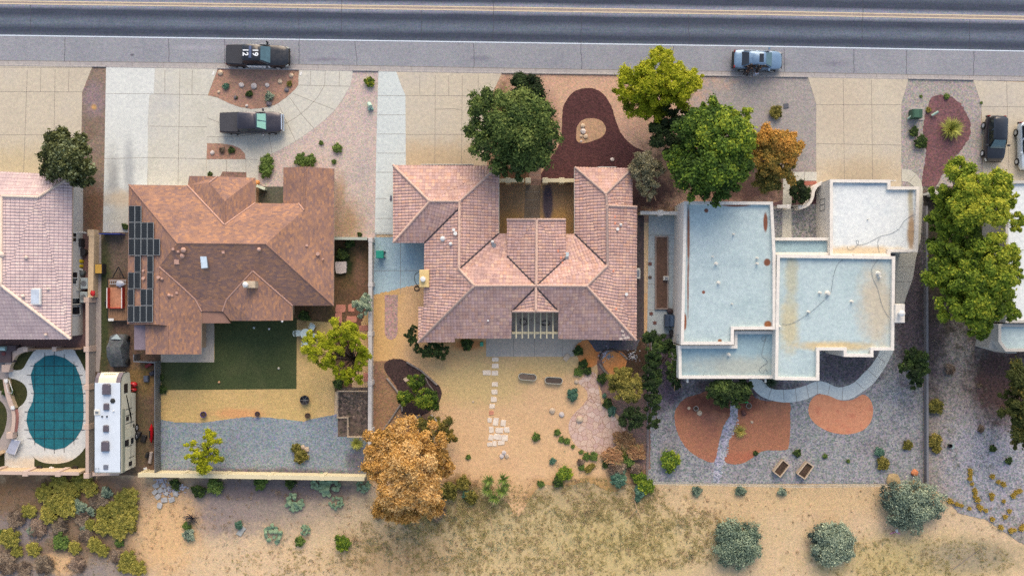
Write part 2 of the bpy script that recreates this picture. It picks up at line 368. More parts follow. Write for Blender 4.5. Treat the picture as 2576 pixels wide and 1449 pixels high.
SEQ = [0]
def sheet(name, pts, mat, lvl, label, cat='ground', joints=(), smooth=0, edge=0.0, jw=0.035, kind='structure', jm=None, seed=1):
    pts = [(p[0], p[1]) for p in pts]
    if smooth: pts = smooth_poly(pts, smooth)
    if edge:
        rg = random.Random(seed); out = []
        for i, p in enumerate(pts):
            q = pts[(i+1) % len(pts)]; L = math.hypot(q[0]-p[0], q[1]-p[1]); n = max(1, int(L/5))
            for j in range(n):
                t = j/n; out.append((p[0]+(q[0]-p[0])*t + rg.uniform(-edge, edge), p[1]+(q[1]-p[1])*t + rg.uniform(-edge, edge)))
        pts = out
    SEQ[0] += 1
    mb = MB(); z = lvl * .004 + SEQ[0] * .00045
    w = [P(*p) for p in pts]; w = [Vector((p.x, p.y, z)) for p in w]
    if area2(w) < 0: w = w[::-1]
    mb.poly(w)
    for j in joints: strip(mb, j, jw, z + .003, 1)
    return tag(mb.build(name, [mat, jm or m_joint]), label, cat, kind=kind)
def strip(mb, pl, w, z, mi=0):
    pts = [P(*p) for p in pl]; n = len(pts); L = []; Rr = []
    for i in range(n):
        d = (pts[min(i+1, n-1)] - pts[max(i-1, 0)]); d.z = 0; d.normalize(); nn = Vector((-d.y, d.x, 0)) * (w/2)
        L.append(Vector((pts[i].x, pts[i].y, z)) + nn); Rr.append(Vector((pts[i].x, pts[i].y, z)) - nn)
    mb.add(L + Rr, [[n+i, n+i+1, i+1, i] for i in range(n-1)], mi)

# ------------------------------------------------------------------ ground and street
gb = MB(); gb.poly([(-900,-900,0),(900,-900,0),(900,900,0),(-900,900,0)])
tag(gb.build('ground', m_desert), 'sandy desert ground with weeds behind the garden walls', 'ground', kind='structure')
XS = [-1400, 0, 644, 1288, 1932, 2576, 4000]
Yd1 = [-18, 3, 11, 19.5, 29.5, 42, 72]; Yd2 = [-10, 10, 18.5, 28, 38, 50, 80]
Yw = [68, 89.5, 98.7, 108, 117.5, 129.5, 160]; Ysh = [132, 153, 161, 172.5, 182, 193, 222]; Ykb = [146, 166, 175.5, 186, 194.5, 205, 232]
def line_at(Y, x): return interp(XS, Y, x)
def band(name, Ya, Yb, mat, lvl, label, uvs=None, cat='road', da=0, db=0):
    xs = [-1400, -600] + list(range(0, 2577, 92)) + [3200, 4000]; mb = MB(); z = lvl*.004
    top = [P(x, line_at(Ya, x)+da) for x in xs]; bot = [P(x, line_at(Yb, x)+db) for x in xs]; n = len(xs)
    mb.add([(p.x, p.y, z) for p in top] + [(p.x, p.y, z) for p in bot], [[n+i, n+i+1, i+1, i] for i in range(n-1)])
    o = mb.build(name, mat)
    if uvs:
        uv = o.data.uv_layers.new(name='UVMap')
        for l in o.data.loops: uv.data[l.index].uv = (0, uvs[0] if l.vertex_index < n else uvs[1])
    return tag(o, label, cat, kind='structure')
band('road', Yd2, Yw, m_asphalt, 1, 'dark asphalt lane between yellow centre lines and white edge line', (0, 1), da=0, db=0)
band('road', [y-87 for y in Yd1], Yd1, m_asphalt, 1, 'far asphalt lane beyond the double yellow line', (1, 0))
band('road', Yd1, Yd2, G('centre_strip', [C(150,140,140), C(170,158,146)], .3, 12, .15, .3), 1, 'strip of road between the two yellow lines')
band('parking_lane', Yw, Ysh, m_shoulder, 1, 'grey worn asphalt parking lane beside the white line')
band('gutter', Ysh, Ykb, m_gutter, 2, 'pale concrete gutter along the kerb', cat='kerb', db=-3)
band('road_marking', Yd1, Yd1, m_line_y, 3, 'upper pale yellow centre line', cat='road marking', da=-1.3, db=1.3)
band('road_marking', Yd2, Yd2, m_line_y, 3, 'lower pale yellow centre line', cat='road marking', da=-1.3, db=1.3)
band('road_marking', Yw, Yw, m_line_w, 3, 'white edge line of the road', cat='road marking', da=-1.4, db=1.4)
mb = MB(); rg = random.Random(3)
for x, a, b_ in [(164,'w','s'),(424,'w','s'),(565,'w','s'),(749,'d','s'),(893,'w','s'),(1190,'w','s'),(1461,'d','s'),(1695,'w','s'),(1972,'w','s'),(2148,'w','s'),(2281,'w','s'),(2450,'w','s'),(861,'t','w'),(1242,'t','w'),(77,'d','w'),(1733,'d','w'),(2170,'t','w'),(2440,'d','w'),(1060,'d','w')]:
    y0 = {'w': line_at(Yw, x)+2, 'd': line_at(Yd2, x)+2, 't': line_at(Yd1, x)-40}[a]; y1 = {'s': line_at(Ysh, x), 'w': line_at(Yw, x)-2}[b_]
    pts = []; xx = x; y = y0
    while y < y1: pts.append((xx, y)); y += 7; xx += rg.uniform(-1.2, 1.2)
    pts.append((xx, y1)); strip(mb, pts, .035, .0145)
tag(mb.build('road_crack', m_crack), 'thin dark sealed cracks running across the asphalt', 'road crack', kind='structure')
mb = MB(); mb2 = MB()
strip(mb2, [(x, line_at(Ysh, x)) for x in range(-200, 2800, 60)], .05, .0125)
for x in range(20, 2600, 78): strip(mb2, [(x, line_at(Ysh, x)), (x+1, line_at(Ykb, x)-3)], .03, .0125)
tag(mb2.build('gutter_joint', m_joint), 'dark joints across the concrete gutter', 'kerb', kind='structure')
def kerb(x0, x1, h, label):
    xs = [x0 + (x1-x0)*i/8 for i in range(9)]
    a = [P(x, line_at(Ykb, x)-3.4) for x in xs]; b_ = [P(x, line_at(Ykb, x)+.4) for x in xs]
    mb = MB(); mb.prism([(p.x, p.y) for p in b_] + [(p.x, p.y) for p in a[::-1]], 0, h, 0, .02)
    tag(mb.build('kerb', m_gutter), label, 'kerb', kind='structure')
KB = [(-200,232,.03),(232,267,.13),(267,547,.03),(547,752,.13),(752,887,.03),(887,952,.13),(952,1262,.03),(1262,2032,.13),(2032,2284,.03),(2284,2448,.13),(2448,2800,.03)]
KN = ['dropped kerb at the tan driveway of the leftmost house','short raised kerb at the brown gravel strip','dropped kerb before the pale and tan driveway of the brown house','raised kerb along the planted island by the black pickup','dropped kerb at the far end of the curved driveway','raised kerb at the pink gravel','dropped kerb at the blue-white and tan driveway','long raised kerb along the orange and grey front gravel','dropped kerb before the driveway of the white house','raised kerb by the yucca bed','dropped kerb by the two parked cars at the right']
for (a, b_, h), l in zip(KB, KN): kerb(a, b_, h, l)
K = lambda x: line_at(Ykb, x)
# front yards
sheet('driveway', [(-300,160),(232,K(232)),(207,232),(205,335),(205,450),(-300,450)], m_tan, 3, 'tan concrete driveway of the leftmost house', 'driveway',
      joints=[[(-300,231),(207,232)],[(-300,340),(205,340)],[(69,178),(59,450)],[(139,176),(134,450)],[(103,172),(102,231)],[(174,174),(172,231)],[(0,K(0)+4),(232,K(232)+2)]])
sheet('gravel_strip', [(232,K(232)),(267,K(267)),(262,592),(205,592),(205,335),(207,232)], m_strip, 2, 'brown gravel strip between two driveways', 'gravel', edge=.8)
sheet('driveway', [(267,K(267)),(390,K(390)),(387,237),(376,240),(373,360),(371,468),(330,478),(326,590),(259,588),(263,400)], m_pale, 4, 'bluish white concrete driveway beside the brown house', 'driveway',
      joints=[[(267,236),(387,237)],[(263,400),(372,397)]], jw=.03)
sheet('driveway', [(390,K(390)),(548,K(548)),(523,240),(521,355),(519,402),(519,480),(372,480),(372,300),(376,240),(387,237)], m_circ, 5, 'tan concrete driveway left of the grey pickup', 'driveway',
      joints=[[(387,237),(524,240)],[(374,318),(521,320)],[(372,397),(519,400)],[(453,176),(448,465)],[(415,177),(415,237)],[(484,178),(483,238)]])
sheet('gravel_bed', [(548,K(548)),(752,K(752)),(750,214),(742,226),(718,248),(690,266),(662,273),(632,275),(604,270),(578,261),(545,245),(524,241)], m_red_bed, 6, 'red gravel island between kerb and curved driveway', 'gravel bed', edge=.7)
gl = [(752,K(752)),(889,K(889)),(881,217),(862,250),(842,278),(815,304),(790,324),(742,357),(700,380),(672,392),(656,402),(650,420),(650,480),(519,480),(521,240),(523,240),(600,262),(640,270),(700,252),(742,215)]
sheet('driveway', gl, m_circ, 4, 'light curved concrete driveway under the grey pickup', 'driveway',
      joints=[[(751,215),(881,218)],[(782,180),(780,215)],[(818,180),(817,216)],[(854,181),(853,217)],[(816,217),(800,244),(775,272),(745,296),(712,315),(680,326),(640,338),(600,344),(521,345)],
              [(738,236),(790,257),(843,277)],[(729,246),(760,290),(790,324)],[(700,262),(722,310),(744,356)],[(521,297),(560,312),(600,344)],[(675,330),(685,388)],[(570,400),(650,402)],[(570,402),(570,440)],[(619,402),(619,440)]])
sheet('gravel_bed', [(521,361),(560,362),(585,366),(604,374),(616,387),(618,401),(520,401)], m_red_bed, 6, 'small red planting bed in front of the brown house', 'gravel bed', edge=.5)
sheet('planting_bed', [(560,432),(620,434),(620,450),(552,448)], m_garden, 6, 'narrow planting bed at the eave of the brown house', 'gravel bed')
sheet('gravel_yard', [(870,K(870)),(953,K(953)),(947,590),(946,604),(830,604),(830,440),(640,520),(640,400),(700,370),(830,270)], m_pink, 2, 'pale pink gravel yard beside the curved driveway', 'gravel', edge=.5)
sheet('courtyard_floor', [(651,470),(717,470),(717,515),(651,515)], G('entry_gravel',[C(96,98,88),C(84,88,76)],.5,9,.3,.3), 5, 'dark gravel entry court of the brown house', 'gravel')
sheet('driveway', [(952,K(952)),(997,K(997)),(1009,215),(1020,240),(1021,416),(1050,440),(1050,590),(943,590),(947,360)], m_blue, 4, 'blue-white concrete driveway left of the tile-roofed house', 'driveway',
      joints=[[(951,241),(1020,242)],[(950,290),(1020,290)],[(949,338),(1020,338)],[(948,386),(1020,386)],[(947,434),(1000,434)],[(946,500),(1000,500)],[(945,550),(1000,550)]])
sheet('concrete_slab', [(942,597),(1075,597),(1075,742),(940,742)], G('blue_slab',[C(160,188,202),C(172,198,208)],.3,12,.1,.4,bump=.03), 4, 'blue-grey concrete slab with the green bin on it', 'slab', joints=[[(1008,597),(1007,742)],[(942,681),(1066,681)]])
sheet('driveway', [(997,K(997)),(1262,K(1262)),(1236,241),(1225,300),(1225,440),(1021,440),(1020,240),(1009,215)], m_tan, 3, 'tan concrete driveway of the tile-roofed house', 'driveway',
      joints=[[(1020,241),(1236,242)],[(1020,339),(1200,339)],[(1095,189),(1094,416)],[(1163,190),(1161,416)],[(1056,189),(1056,241)],[(1129,190),(1129,241)],[(1203,190),(1203,241)],[(1094,276),(1120,275),(1140,274),(1163,278)]])
sheet('gravel_yard', [(1262,K(1262)),(2033,K(2033)),(2053,240),(2054,560),(1600,560),(1225,470),(1225,300),(1236,241)], m_orange_bed, 2, 'front yard of orange gravel turning grey to the right', 'gravel', edge=.4)
isl = [(1486,298),(1512,304),(1524,324),(1518,342),(1500,352),(1470,361),(1452,356),(1449,336),(1454,314),(1468,302)]
sheet('mulch_bed', [(1480,222),(1505,228),(1524,245),(1538,268),(1548,300),(1560,332),(1578,355),(1600,372),(1624,384),(1600,402),(1585,430),(1500,460),(1362,460),(1366,430),(1392,388),(1408,360),(1413,330),(1414,290),(1420,262),(1436,238),(1456,226)], m_mulch, 4, 'dark red mulch bed in front of the tile-roofed house', 'mulch bed', smooth=3, edge=.6)
sheet('gravel_bed', isl, m_island, 5, 'teardrop of tan gravel inside the dark red mulch', 'gravel bed', smooth=3, edge=.5)
sheet('path', [(1331,400),(1361,400),(1361,470),(1331,470)], G('entry_path',[C(150,122,110),C(140,114,104)],.5,10,.1,.3), 5, 'reddish paved path leading to the courtyard gate', 'path', joints=[[(1331,441),(1361,441)],[(1331,418),(1361,418)]])
sheet('courtyard_floor', [(1235,452),(1470,452),(1470,610),(1235,610)], m_court, 3, 'brown sand courtyard between the two wings', 'courtyard')
sheet('path', [(1322,466),(1360,466),(1358,553),(1318,553)], G('court_pavers',[C(112,102,90),C(122,110,94)],.5,10,.1,.3), 5, 'worn concrete stepping slabs inside the courtyard', 'path', joints=[[(1322,483),(1358,483)],[(1320,503),(1356,503)],[(1318,524),(1356,524)],[(1318,546),(1356,546)]])
sheet('driveway', [(2033,K(2033)),(2285,K(2285)),(2267,262),(2267,470),(2053,470),(2053,262)], m_tan, 4, 'tan concrete driveway of the white flat-roofed house', 'driveway', joints=[[(2053,264),(2267,264)],[(2121,198),(2124,460)],[(2192,202),(2195,460)],[(2054,362),(2267,366)]])
sheet('gravel_yard', [(2285,K(2285)),(2449,K(2449)),(2468,262),(2474,520),(2267,520),(2267,262)], m_front_gravel, 2, 'grey gravel bed between the driveways at the right', 'gravel', edge=.5)
sheet('mulch_bed', [(2356,240),(2385,243),(2410,255),(2428,280),(2440,310),(2438,345),(2420,375),(2395,405),(2370,440),(2345,480),(2318,480),(2325,420),(2330,380),(2322,330),(2328,285),(2340,252)], G('purple_mulch',[C(122,90,94),C(110,80,84)],.6,8,.35,.35), 4, 'purple-brown mulch bed round the yucca', 'mulch bed', smooth=3, edge=2)
sheet('driveway', [(2449,K(2449)),(2900,220),(2900,470),(2474,470),(2470,300),(2468,262)], m_tan, 3, 'tan concrete driveway under the two cars at the right edge', 'driveway', joints=[[(2468,269),(2900,272)],[(2532,205),(2538,440)]])
sheet('path', [(2268,425),(2290,428),(2306,440),(2317,456),(2322,480),(2320,520),(2316,600),(2304,650),(2296,700),(2280,745),(2262,800),(2252,800),(2252,600),(2300,600),(2300,470),(2284,458),(2268,456)], m_circ, 5, 'curved concrete path round the corner of the white garage', 'path', joints=[[(2288,457),(2303,440)],[(2266,671),(2302,671)],[(2253,709),(2292,709)]])
sheet('path', [(1996,433),(2054,433),(2054,455),(1991,455),(1991,600),(1967,600),(1970,450),(1990,446)], m_circ, 5, 'narrow tan path to the white house entry', 'path', joints=[[(2023,433),(2023,455)],[(1968,455),(1992,455)],[(1968,520),(1991,520)]])
sheet('brick_edging', [(1992,456),(2054,456),(2054,464),(2020,468),(1992,464)], M('red_brick', C(170,104,88), .9), 6, 'red brick edging beside the clipped round hedge', 'edging')
sheet('courtyard_floor', [(1935,515),(2090,460),(2090,605),(1935,605)], G('entry_mulch',[C(104,80,84),C(92,72,76)],.5,9,.25,.3), 3, 'purple-brown gravel entry court of the white house', 'courtyard')
# back yards
sheet('dirt_yard', [(241,585),(420,585),(420,830),(405,905),(403,1195),(226,1195),(226,700)], m_dirt, 2, 'dark dirt side yard with trailer and motorhome', 'ground', edge=.5)
sheet('footing', [(241,590),(255,590),(255,880),(250,935),(241,935)], m_walk, 4, 'narrow concrete footing strip beside the tan wall', 'path')
sheet('dirt_yard', [(820,600),(938,600),(935,985),(838,985),(838,820),(736,820),(736,760),(820,760)], m_side_dirt, 2, 'shaded dirt yard right of the brown house', 'ground')
sheet('sand_yard', [(404,905),(748,805),(846,812),(842,985),(840,1060),(404,1062)], m_tansand, 3, 'tan gravel yard around the dark turf', 'gravel')
sheet('gravel_yard', [(404,1055),(440,1062),(500,1064),(560,1056),(620,1048),(680,1050),(730,1056),(765,1060),(790,1052),(830,1045),(850,1040),(876,1050),(876,1098),(934,1098),(930,1195),(404,1195)], m_bluegravel, 4, 'blue-grey gravel behind the brown house', 'gravel', edge=.9)
sheet('lawn', [(405,905),(540,905),(540,800),(747,800),(746,978),(407,981)], m_turf, 5, 'dark green artificial turf behind the brown house', 'lawn')
sheet('patio', [(500,800),(539,800),(539,911),(405,911),(405,880),(500,880)], m_patio, 6, 'grey concrete patio strip round the brown house corner', 'patio')
sheet('dirt_yard', [(849,974),(932,974),(932,1098),(850,1098)], G('dead_garden',[C(112,98,88),C(92,82,74)],.8,5,.5,.15), 5, 'bare soil of the fenced garden bed', 'ground')
sheet('sand_yard', [(940,742),(1640,742),(1640,1130),(1630,1230),(1590,1215),(1540,1238),(1480,1212),(1420,1222),(1360,1222),(1330,1260),(1300,1300),(1275,1262),(1210,1228),(1150,1215),(1100,1215),(930,1215)], m_sandyard, 2, 'open tan sand yard behind the tile-roofed house', 'ground', smooth=3, edge=2)
sheet('gravel_yard', [(940,908),(1010,908),(1080,1010),(1090,1090),(1040,1120),(938,1120)], m_brownpeb, 3, 'brown pebble ground beside the pale wall', 'gravel', edge=.8)
sheet('pebble_strip', [(968,742),(1001,742),(1000,838),(995,850),(984,855),(973,850),(968,838)], m_pebble, 4, 'long pinkish pebble strip with a rounded end', 'gravel bed', edge=.5)
sheet('bark_bed', [(1001,902),(1024,909),(1060,932),(1104,969),(1111,994),(1105,1012),(1090,1028),(1060,1045),(1010,1040),(1006,991),(985,955),(970,935),(967,915),(980,905)], m_bark, 5, 'black bark bed holding three bright round shrubs', 'mulch bed', smooth=2, edge=.8)
sheet('patio', [(1223,840),(1478,840),(1466,880),(1440,897),(1223,897)], m_patio, 5, 'grey concrete patio behind the tile-roofed house', 'patio', joints=[[(1292,852),(1292,897)],[(1345,840),(1345,897)],[(1414,856),(1415,897)]])
sheet('patio', [(1280,770),(1410,770),(1410,840),(1280,840)], G('pergola_floor',[C(170,164,156),C(180,172,162)],.3,13,.1,.3), 5, 'grey patio floor below the pergola', 'patio')
sheet('garden_ground', [(1446,850),(1636,850),(1636,1180),(1590,1180),(1560,1120),(1570,1060),(1520,1010),(1505,960),(1500,900),(1480,870)], m_garden, 3, 'brown garden soil beside the right fence', 'ground', edge=1.5)
sheet('flagstone_terrace', [(1443,957),(1460,955),(1480,935),(1500,942),(1506,975),(1512,1010),(1530,1035),(1560,1060),(1576,1085),(1578,1105),(1560,1130),(1530,1142),(1490,1140),(1455,1125),(1436,1100),(1430,1070),(1440,1045),(1465,1020),(1478,1000),(1474,980),(1458,966)], m_flag, 5, 'pink flagstone terrace and winding path', 'terrace', smooth=3)
sheet('gravel_yard', [(1478,853),(1610,853),(1600,880),(1530,880),(1500,885)], G('dark_blue_gravel',[C(94,96,106),C(84,84,92)],.5,9,.35,.4), 4, 'dark grey gravel below the tile roof corner', 'gravel', edge=.8)
sheet('sand_patch', [(1448,870),(1475,855),(1488,872),(1498,890),(1502,915),(1478,925),(1455,905)], m_orangesand, 6, 'orange sand patch beside the dark round shrubs', 'ground', smooth=3, edge=1)
sheet('sand_patch', [(1535,885),(1560,883),(1576,900),(1572,925),(1550,950),(1528,935),(1515,915),(1520,895)], m_orangesand, 6, 'round orange sand bed with timber edge', 'ground', smooth=3, edge=1)
sheet('patio', [(1632,535),(1712,535),(1712,840),(1628,840)], G('side_slab',[C(168,180,184),C(178,190,194)],.4,12,.1,.4,bump=.03), 4, 'pale concrete side patio of the white house', 'patio', joints=[[(1630,592),(1700,592)],[(1630,652),(1646,652)],[(1680,664),(1698,664)],[(1630,780),(1700,780)],[(1630,715),(1646,715)]])
sheet('gravel_strip', [(1604,530),(1620,530),(1620,850),(1598,850)], G('eave_gravel',[C(82,76,80),C(92,84,86)],.5,8,.3,.3), 3, 'dark gravel strip beside the tile-roofed house', 'gravel')
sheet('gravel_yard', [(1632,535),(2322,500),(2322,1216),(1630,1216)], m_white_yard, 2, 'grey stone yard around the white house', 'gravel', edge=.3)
def kid(a): return a
sheet('red_gravel_bed', [(1760,990),(1800,975),(1845,990),(1838,1020),(1836,1045),(1820,1070),(1812,1100),(1805,1130),(1796,1162),(1770,1156),(1735,1135),(1712,1105),(1699,1070),(1698,1035),(1712,1012),(1730,998)], m_redsoil, 4, 'left half of the round red gravel bed', 'gravel bed', smooth=3, edge=.7)
sheet('red_gravel_bed', [(1862,985),(1884,985),(1900,1000),(1930,1009),(1985,1011),(1987,1040),(1988,1075),(1984,1120),(1975,1132),(1930,1132),(1905,1140),(1880,1160),(1850,1168),(1822,1160),(1826,1135),(1834,1105),(1848,1075),(1856,1040),(1858,1010)], m_redsoil, 4, 'right half of the red gravel bed with the spiky yellow plant', 'gravel bed', smooth=2, edge=.7)
sheet('stone_channel', [(1838,1010),(1856,1010),(1855,1040),(1848,1072),(1836,1098),(1830,1120),(1822,1155),(1815,1190),(1808,1215),(1792,1212),(1796,1170),(1806,1128),(1812,1100),(1822,1070),(1836,1045)], G('white_cobbles',[C(164,166,178),C(150,152,166)],.6,6,.5,.2,bump=.8), 5, 'winding channel of pale cobbles between the red beds', 'gravel bed', edge=1.2)
sheet('clay_bed', [(2066,990),(2090,995),(2115,1007),(2145,1005),(2170,992),(2188,1004),(2196,1030),(2190,1060),(2170,1082),(2130,1092),(2085,1085),(2050,1065),(2034,1040),(2036,1015),(2048,997)], m_pinksoil, 4, 'kidney-shaped pink clay bed', 'gravel bed', smooth=3)
pth = [(1884,955),(1892,975),(1915,997),(1950,1009),(1990,1012),(2030,1003),(2055,990),(2066,991),(2085,995),(2105,1004),(2120,1006),(2140,1003),(2165,988),(2190,970),(2210,948),(2228,920),(2240,898),(2247,875),(2217,875),(2207,895),(2190,920),(2170,940),(2148,962),(2120,973),(2100,972),(2080,962),(2055,958),(2030,968),(1995,978),(1960,980),(1935,975),(1915,955)]
sheet('path', pth, m_blue, 6, 'curving pale blue concrete path behind the white house', 'path', smooth=2, joints=[[(2206,895),(2225,912)],[(2180,928),(2206,950)],[(2150,958),(2172,978)],[(2120,973),(2118,1006)],[(2088,965),(2082,994)],[(2055,958),(2056,990)],[(2028,968),(2034,1000)],[(2000,977),(2004,1010)],[(1970,980),(1972,1010)],[(1940,977),(1932,1004)]])
sheet('slab', [(2075,876),(2135,876),(2130,898),(2085,890)], m_circ, 5, 'small concrete step slab behind the white house', 'slab')
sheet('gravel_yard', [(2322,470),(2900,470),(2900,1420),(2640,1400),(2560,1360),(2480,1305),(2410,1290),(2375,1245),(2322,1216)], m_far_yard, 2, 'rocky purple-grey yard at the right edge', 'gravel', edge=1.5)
# pool yard
def Z7(x, y): return (x*.23706, 858.7 + y*.23706)
sheet('pool_lawn', [(-200,875),(224,875),(224,1192),(-200,1192)], m_lawn2, 2, 'dark lawn around the pool deck', 'lawn')
sheet('side_court', [(178,585),(224,585),(224,880),(-200,880),(-200,845),(178,845)], m_pinkpave, 3, 'pink paved side court of the leftmost house', 'patio', joints=[[(205,700),(222,700)],[(205,790),(222,790)],[(178,837),(222,837)]])
deck = [Z7(*p) for p in [(400,80),(580,78),(770,80),(810,130),(860,215),(900,300),(928,370),(932,700),(928,1060),(900,1130),(850,1195),(770,1255),(680,1285),(580,1295),(470,1285),(390,1250),(310,1180),(240,1100),(195,1020),(185,860),(190,740),(200,700),(240,670),(275,620),(292,560),(285,500),(255,450),(210,420),(160,400),(95,380),(110,305),(170,305),(225,300),(260,270),(290,215),(330,150)]]
sheet('pool_deck', deck, m_poolsand, 4, 'pale concrete deck around the covered pool', 'pool deck', smooth=2, joints=[[Z7(595,1180),Z7(600,1295)],[Z7(810,1090),Z7(875,1160)],[Z7(370,1110),Z7(310,1180)]], jw=.03, jm=m_white)
sheet('patio', [Z7(*p) for p in [(50,1180),(185,1000),(240,1095),(320,1190),(368,1240),(365,1370),(55,1372)]], m_poolsand, 3, 'pale corner patio at the bottom left', 'patio')
sheet('walkway', [Z7(*p) for p in [(0,520),(60,560),(110,620),(170,720),(185,850),(180,960),(120,1060),(50,1180),(0,1180),(0,1050),(50,950),(78,820),(70,720),(30,650),(0,620)]], m_walk, 4, 'curving grey walk left of the pool', 'path', smooth=2)
sheet('walkway', [Z7(*p) for p in [(0,40),(190,60),(160,170),(110,250),(90,390),(70,400),(0,400)]], m_walk, 4, 'grey barbecue terrace at the left edge', 'patio')

# ------------------------------------------------------------------ roofs and houses
def uvroof(name, kind, cols, pu, pv):
    m, nt, b = newmat(name); uv = N(nt, 'ShaderNodeUVMap'); geo = N(nt, 'ShaderNodeNewGeometry'); pos = geo.outputs['Position']
    sc = N(nt, 'ShaderNodeVectorMath', operation='MULTIPLY'); nt.links.new(uv.outputs[0], sc.inputs[0]); sc.inputs[1].default_value = (1/pu, 1/pv, 1)
    sp = N(nt, 'ShaderNodeSeparateXYZ'); nt.links.new(sc.outputs[0], sp.inputs[0])
    fv = math_(nt, 'FLOOR', sp.outputs[1]); ux = sp.outputs[0]
    if kind == 'shingle': ux = math_(nt, 'ADD', ux, math_(nt, 'MULTIPLY', fv, .37))
    cb = N(nt, 'ShaderNodeCombineXYZ'); nt.links.new(math_(nt, 'FLOOR', ux), cb.inputs[0]); nt.links.new(fv, cb.inputs[1])
    wn = N(nt, 'ShaderNodeTexWhiteNoise', noise_dimensions='2D'); nt.links.new(cb.outputs[0], wn.inputs['Vector'])
    col = ramp(nt, wn.outputs['Value'], [(i/(len(cols)-1), c) for i, c in enumerate(cols)])
    fr = math_(nt, 'FRACT', sp.outputs[1])
    if kind == 'tile':
        f = maprange(nt, fr, .06, .16); col = mix(nt, f, mix(nt, 1, col, (.55,.52,.55,1), 'MULTIPLY'), col)
        fu = math_(nt, 'ABSOLUTE', math_(nt, 'SUBTRACT', math_(nt, 'FRACT', sp.outputs[0]), .5))
        g = maprange(nt, fu, .18, .40, 1, .72); gg = N(nt, 'ShaderNodeCombineColor')
        for i in range(3): nt.links.new(g, gg.inputs[i])
        col = mix(nt, .0, col, gg.outputs[0], 'MULTIPLY')
    n1 = noise(nt, pos, .5, 5, .65); col = mix(nt, 1, col, ramp(nt, n1.outputs['Fac'], [(.3, (.84,.84,.86,1)), (.7, (1.14,1.12,1.1,1))]), 'MULTIPLY')
    n2 = noise(nt, pos, 14, 3, .7); col = mix(nt, 1, col, ramp(nt, n2.outputs['Fac'], [(.3, (.82,.8,.84,1)), (.7, (1.18,1.16,1.18,1))]), 'MULTIPLY')
    nt.links.new(col, b.inputs['Base Color']); b.inputs['Roughness'].default_value = .85; b.inputs['Specular IOR Level'].default_value = .25
    return m
m_tile = uvroof('clay_tile', 'tile', [C(184,156,148), C(204,172,158), C(194,164,154), C(216,184,162), C(192,158,144), C(206,176,168), C(176,148,142), C(212,172,148)], .285, .36)
m_tile_pale = uvroof('pale_clay_tile', 'tile', [C(196,178,176), C(210,192,188), C(202,184,182), C(216,200,192)], .285, .36)
m_shingle = uvroof('brown_shingle', 'shingle', [C(146,116,102), C(162,126,104), C(132,108,102), C(178,136,104), C(152,120,102), C(138,112,106)], .3, .16)
m_ridge = M('ridge_tile', C(200,172,158), .85, sc=3, var=.12); m_ridge_p = M('pale_ridge_tile', C(224,206,192), .85, sc=3)
m_ridge_s = M('shingle_ridge', C(196,158,142), .85, sc=3, var=.1)
m_flash = M('valley_flashing', C(60,56,64), .8); m_fascia = M('fascia_board', C(200,180,160), .7)

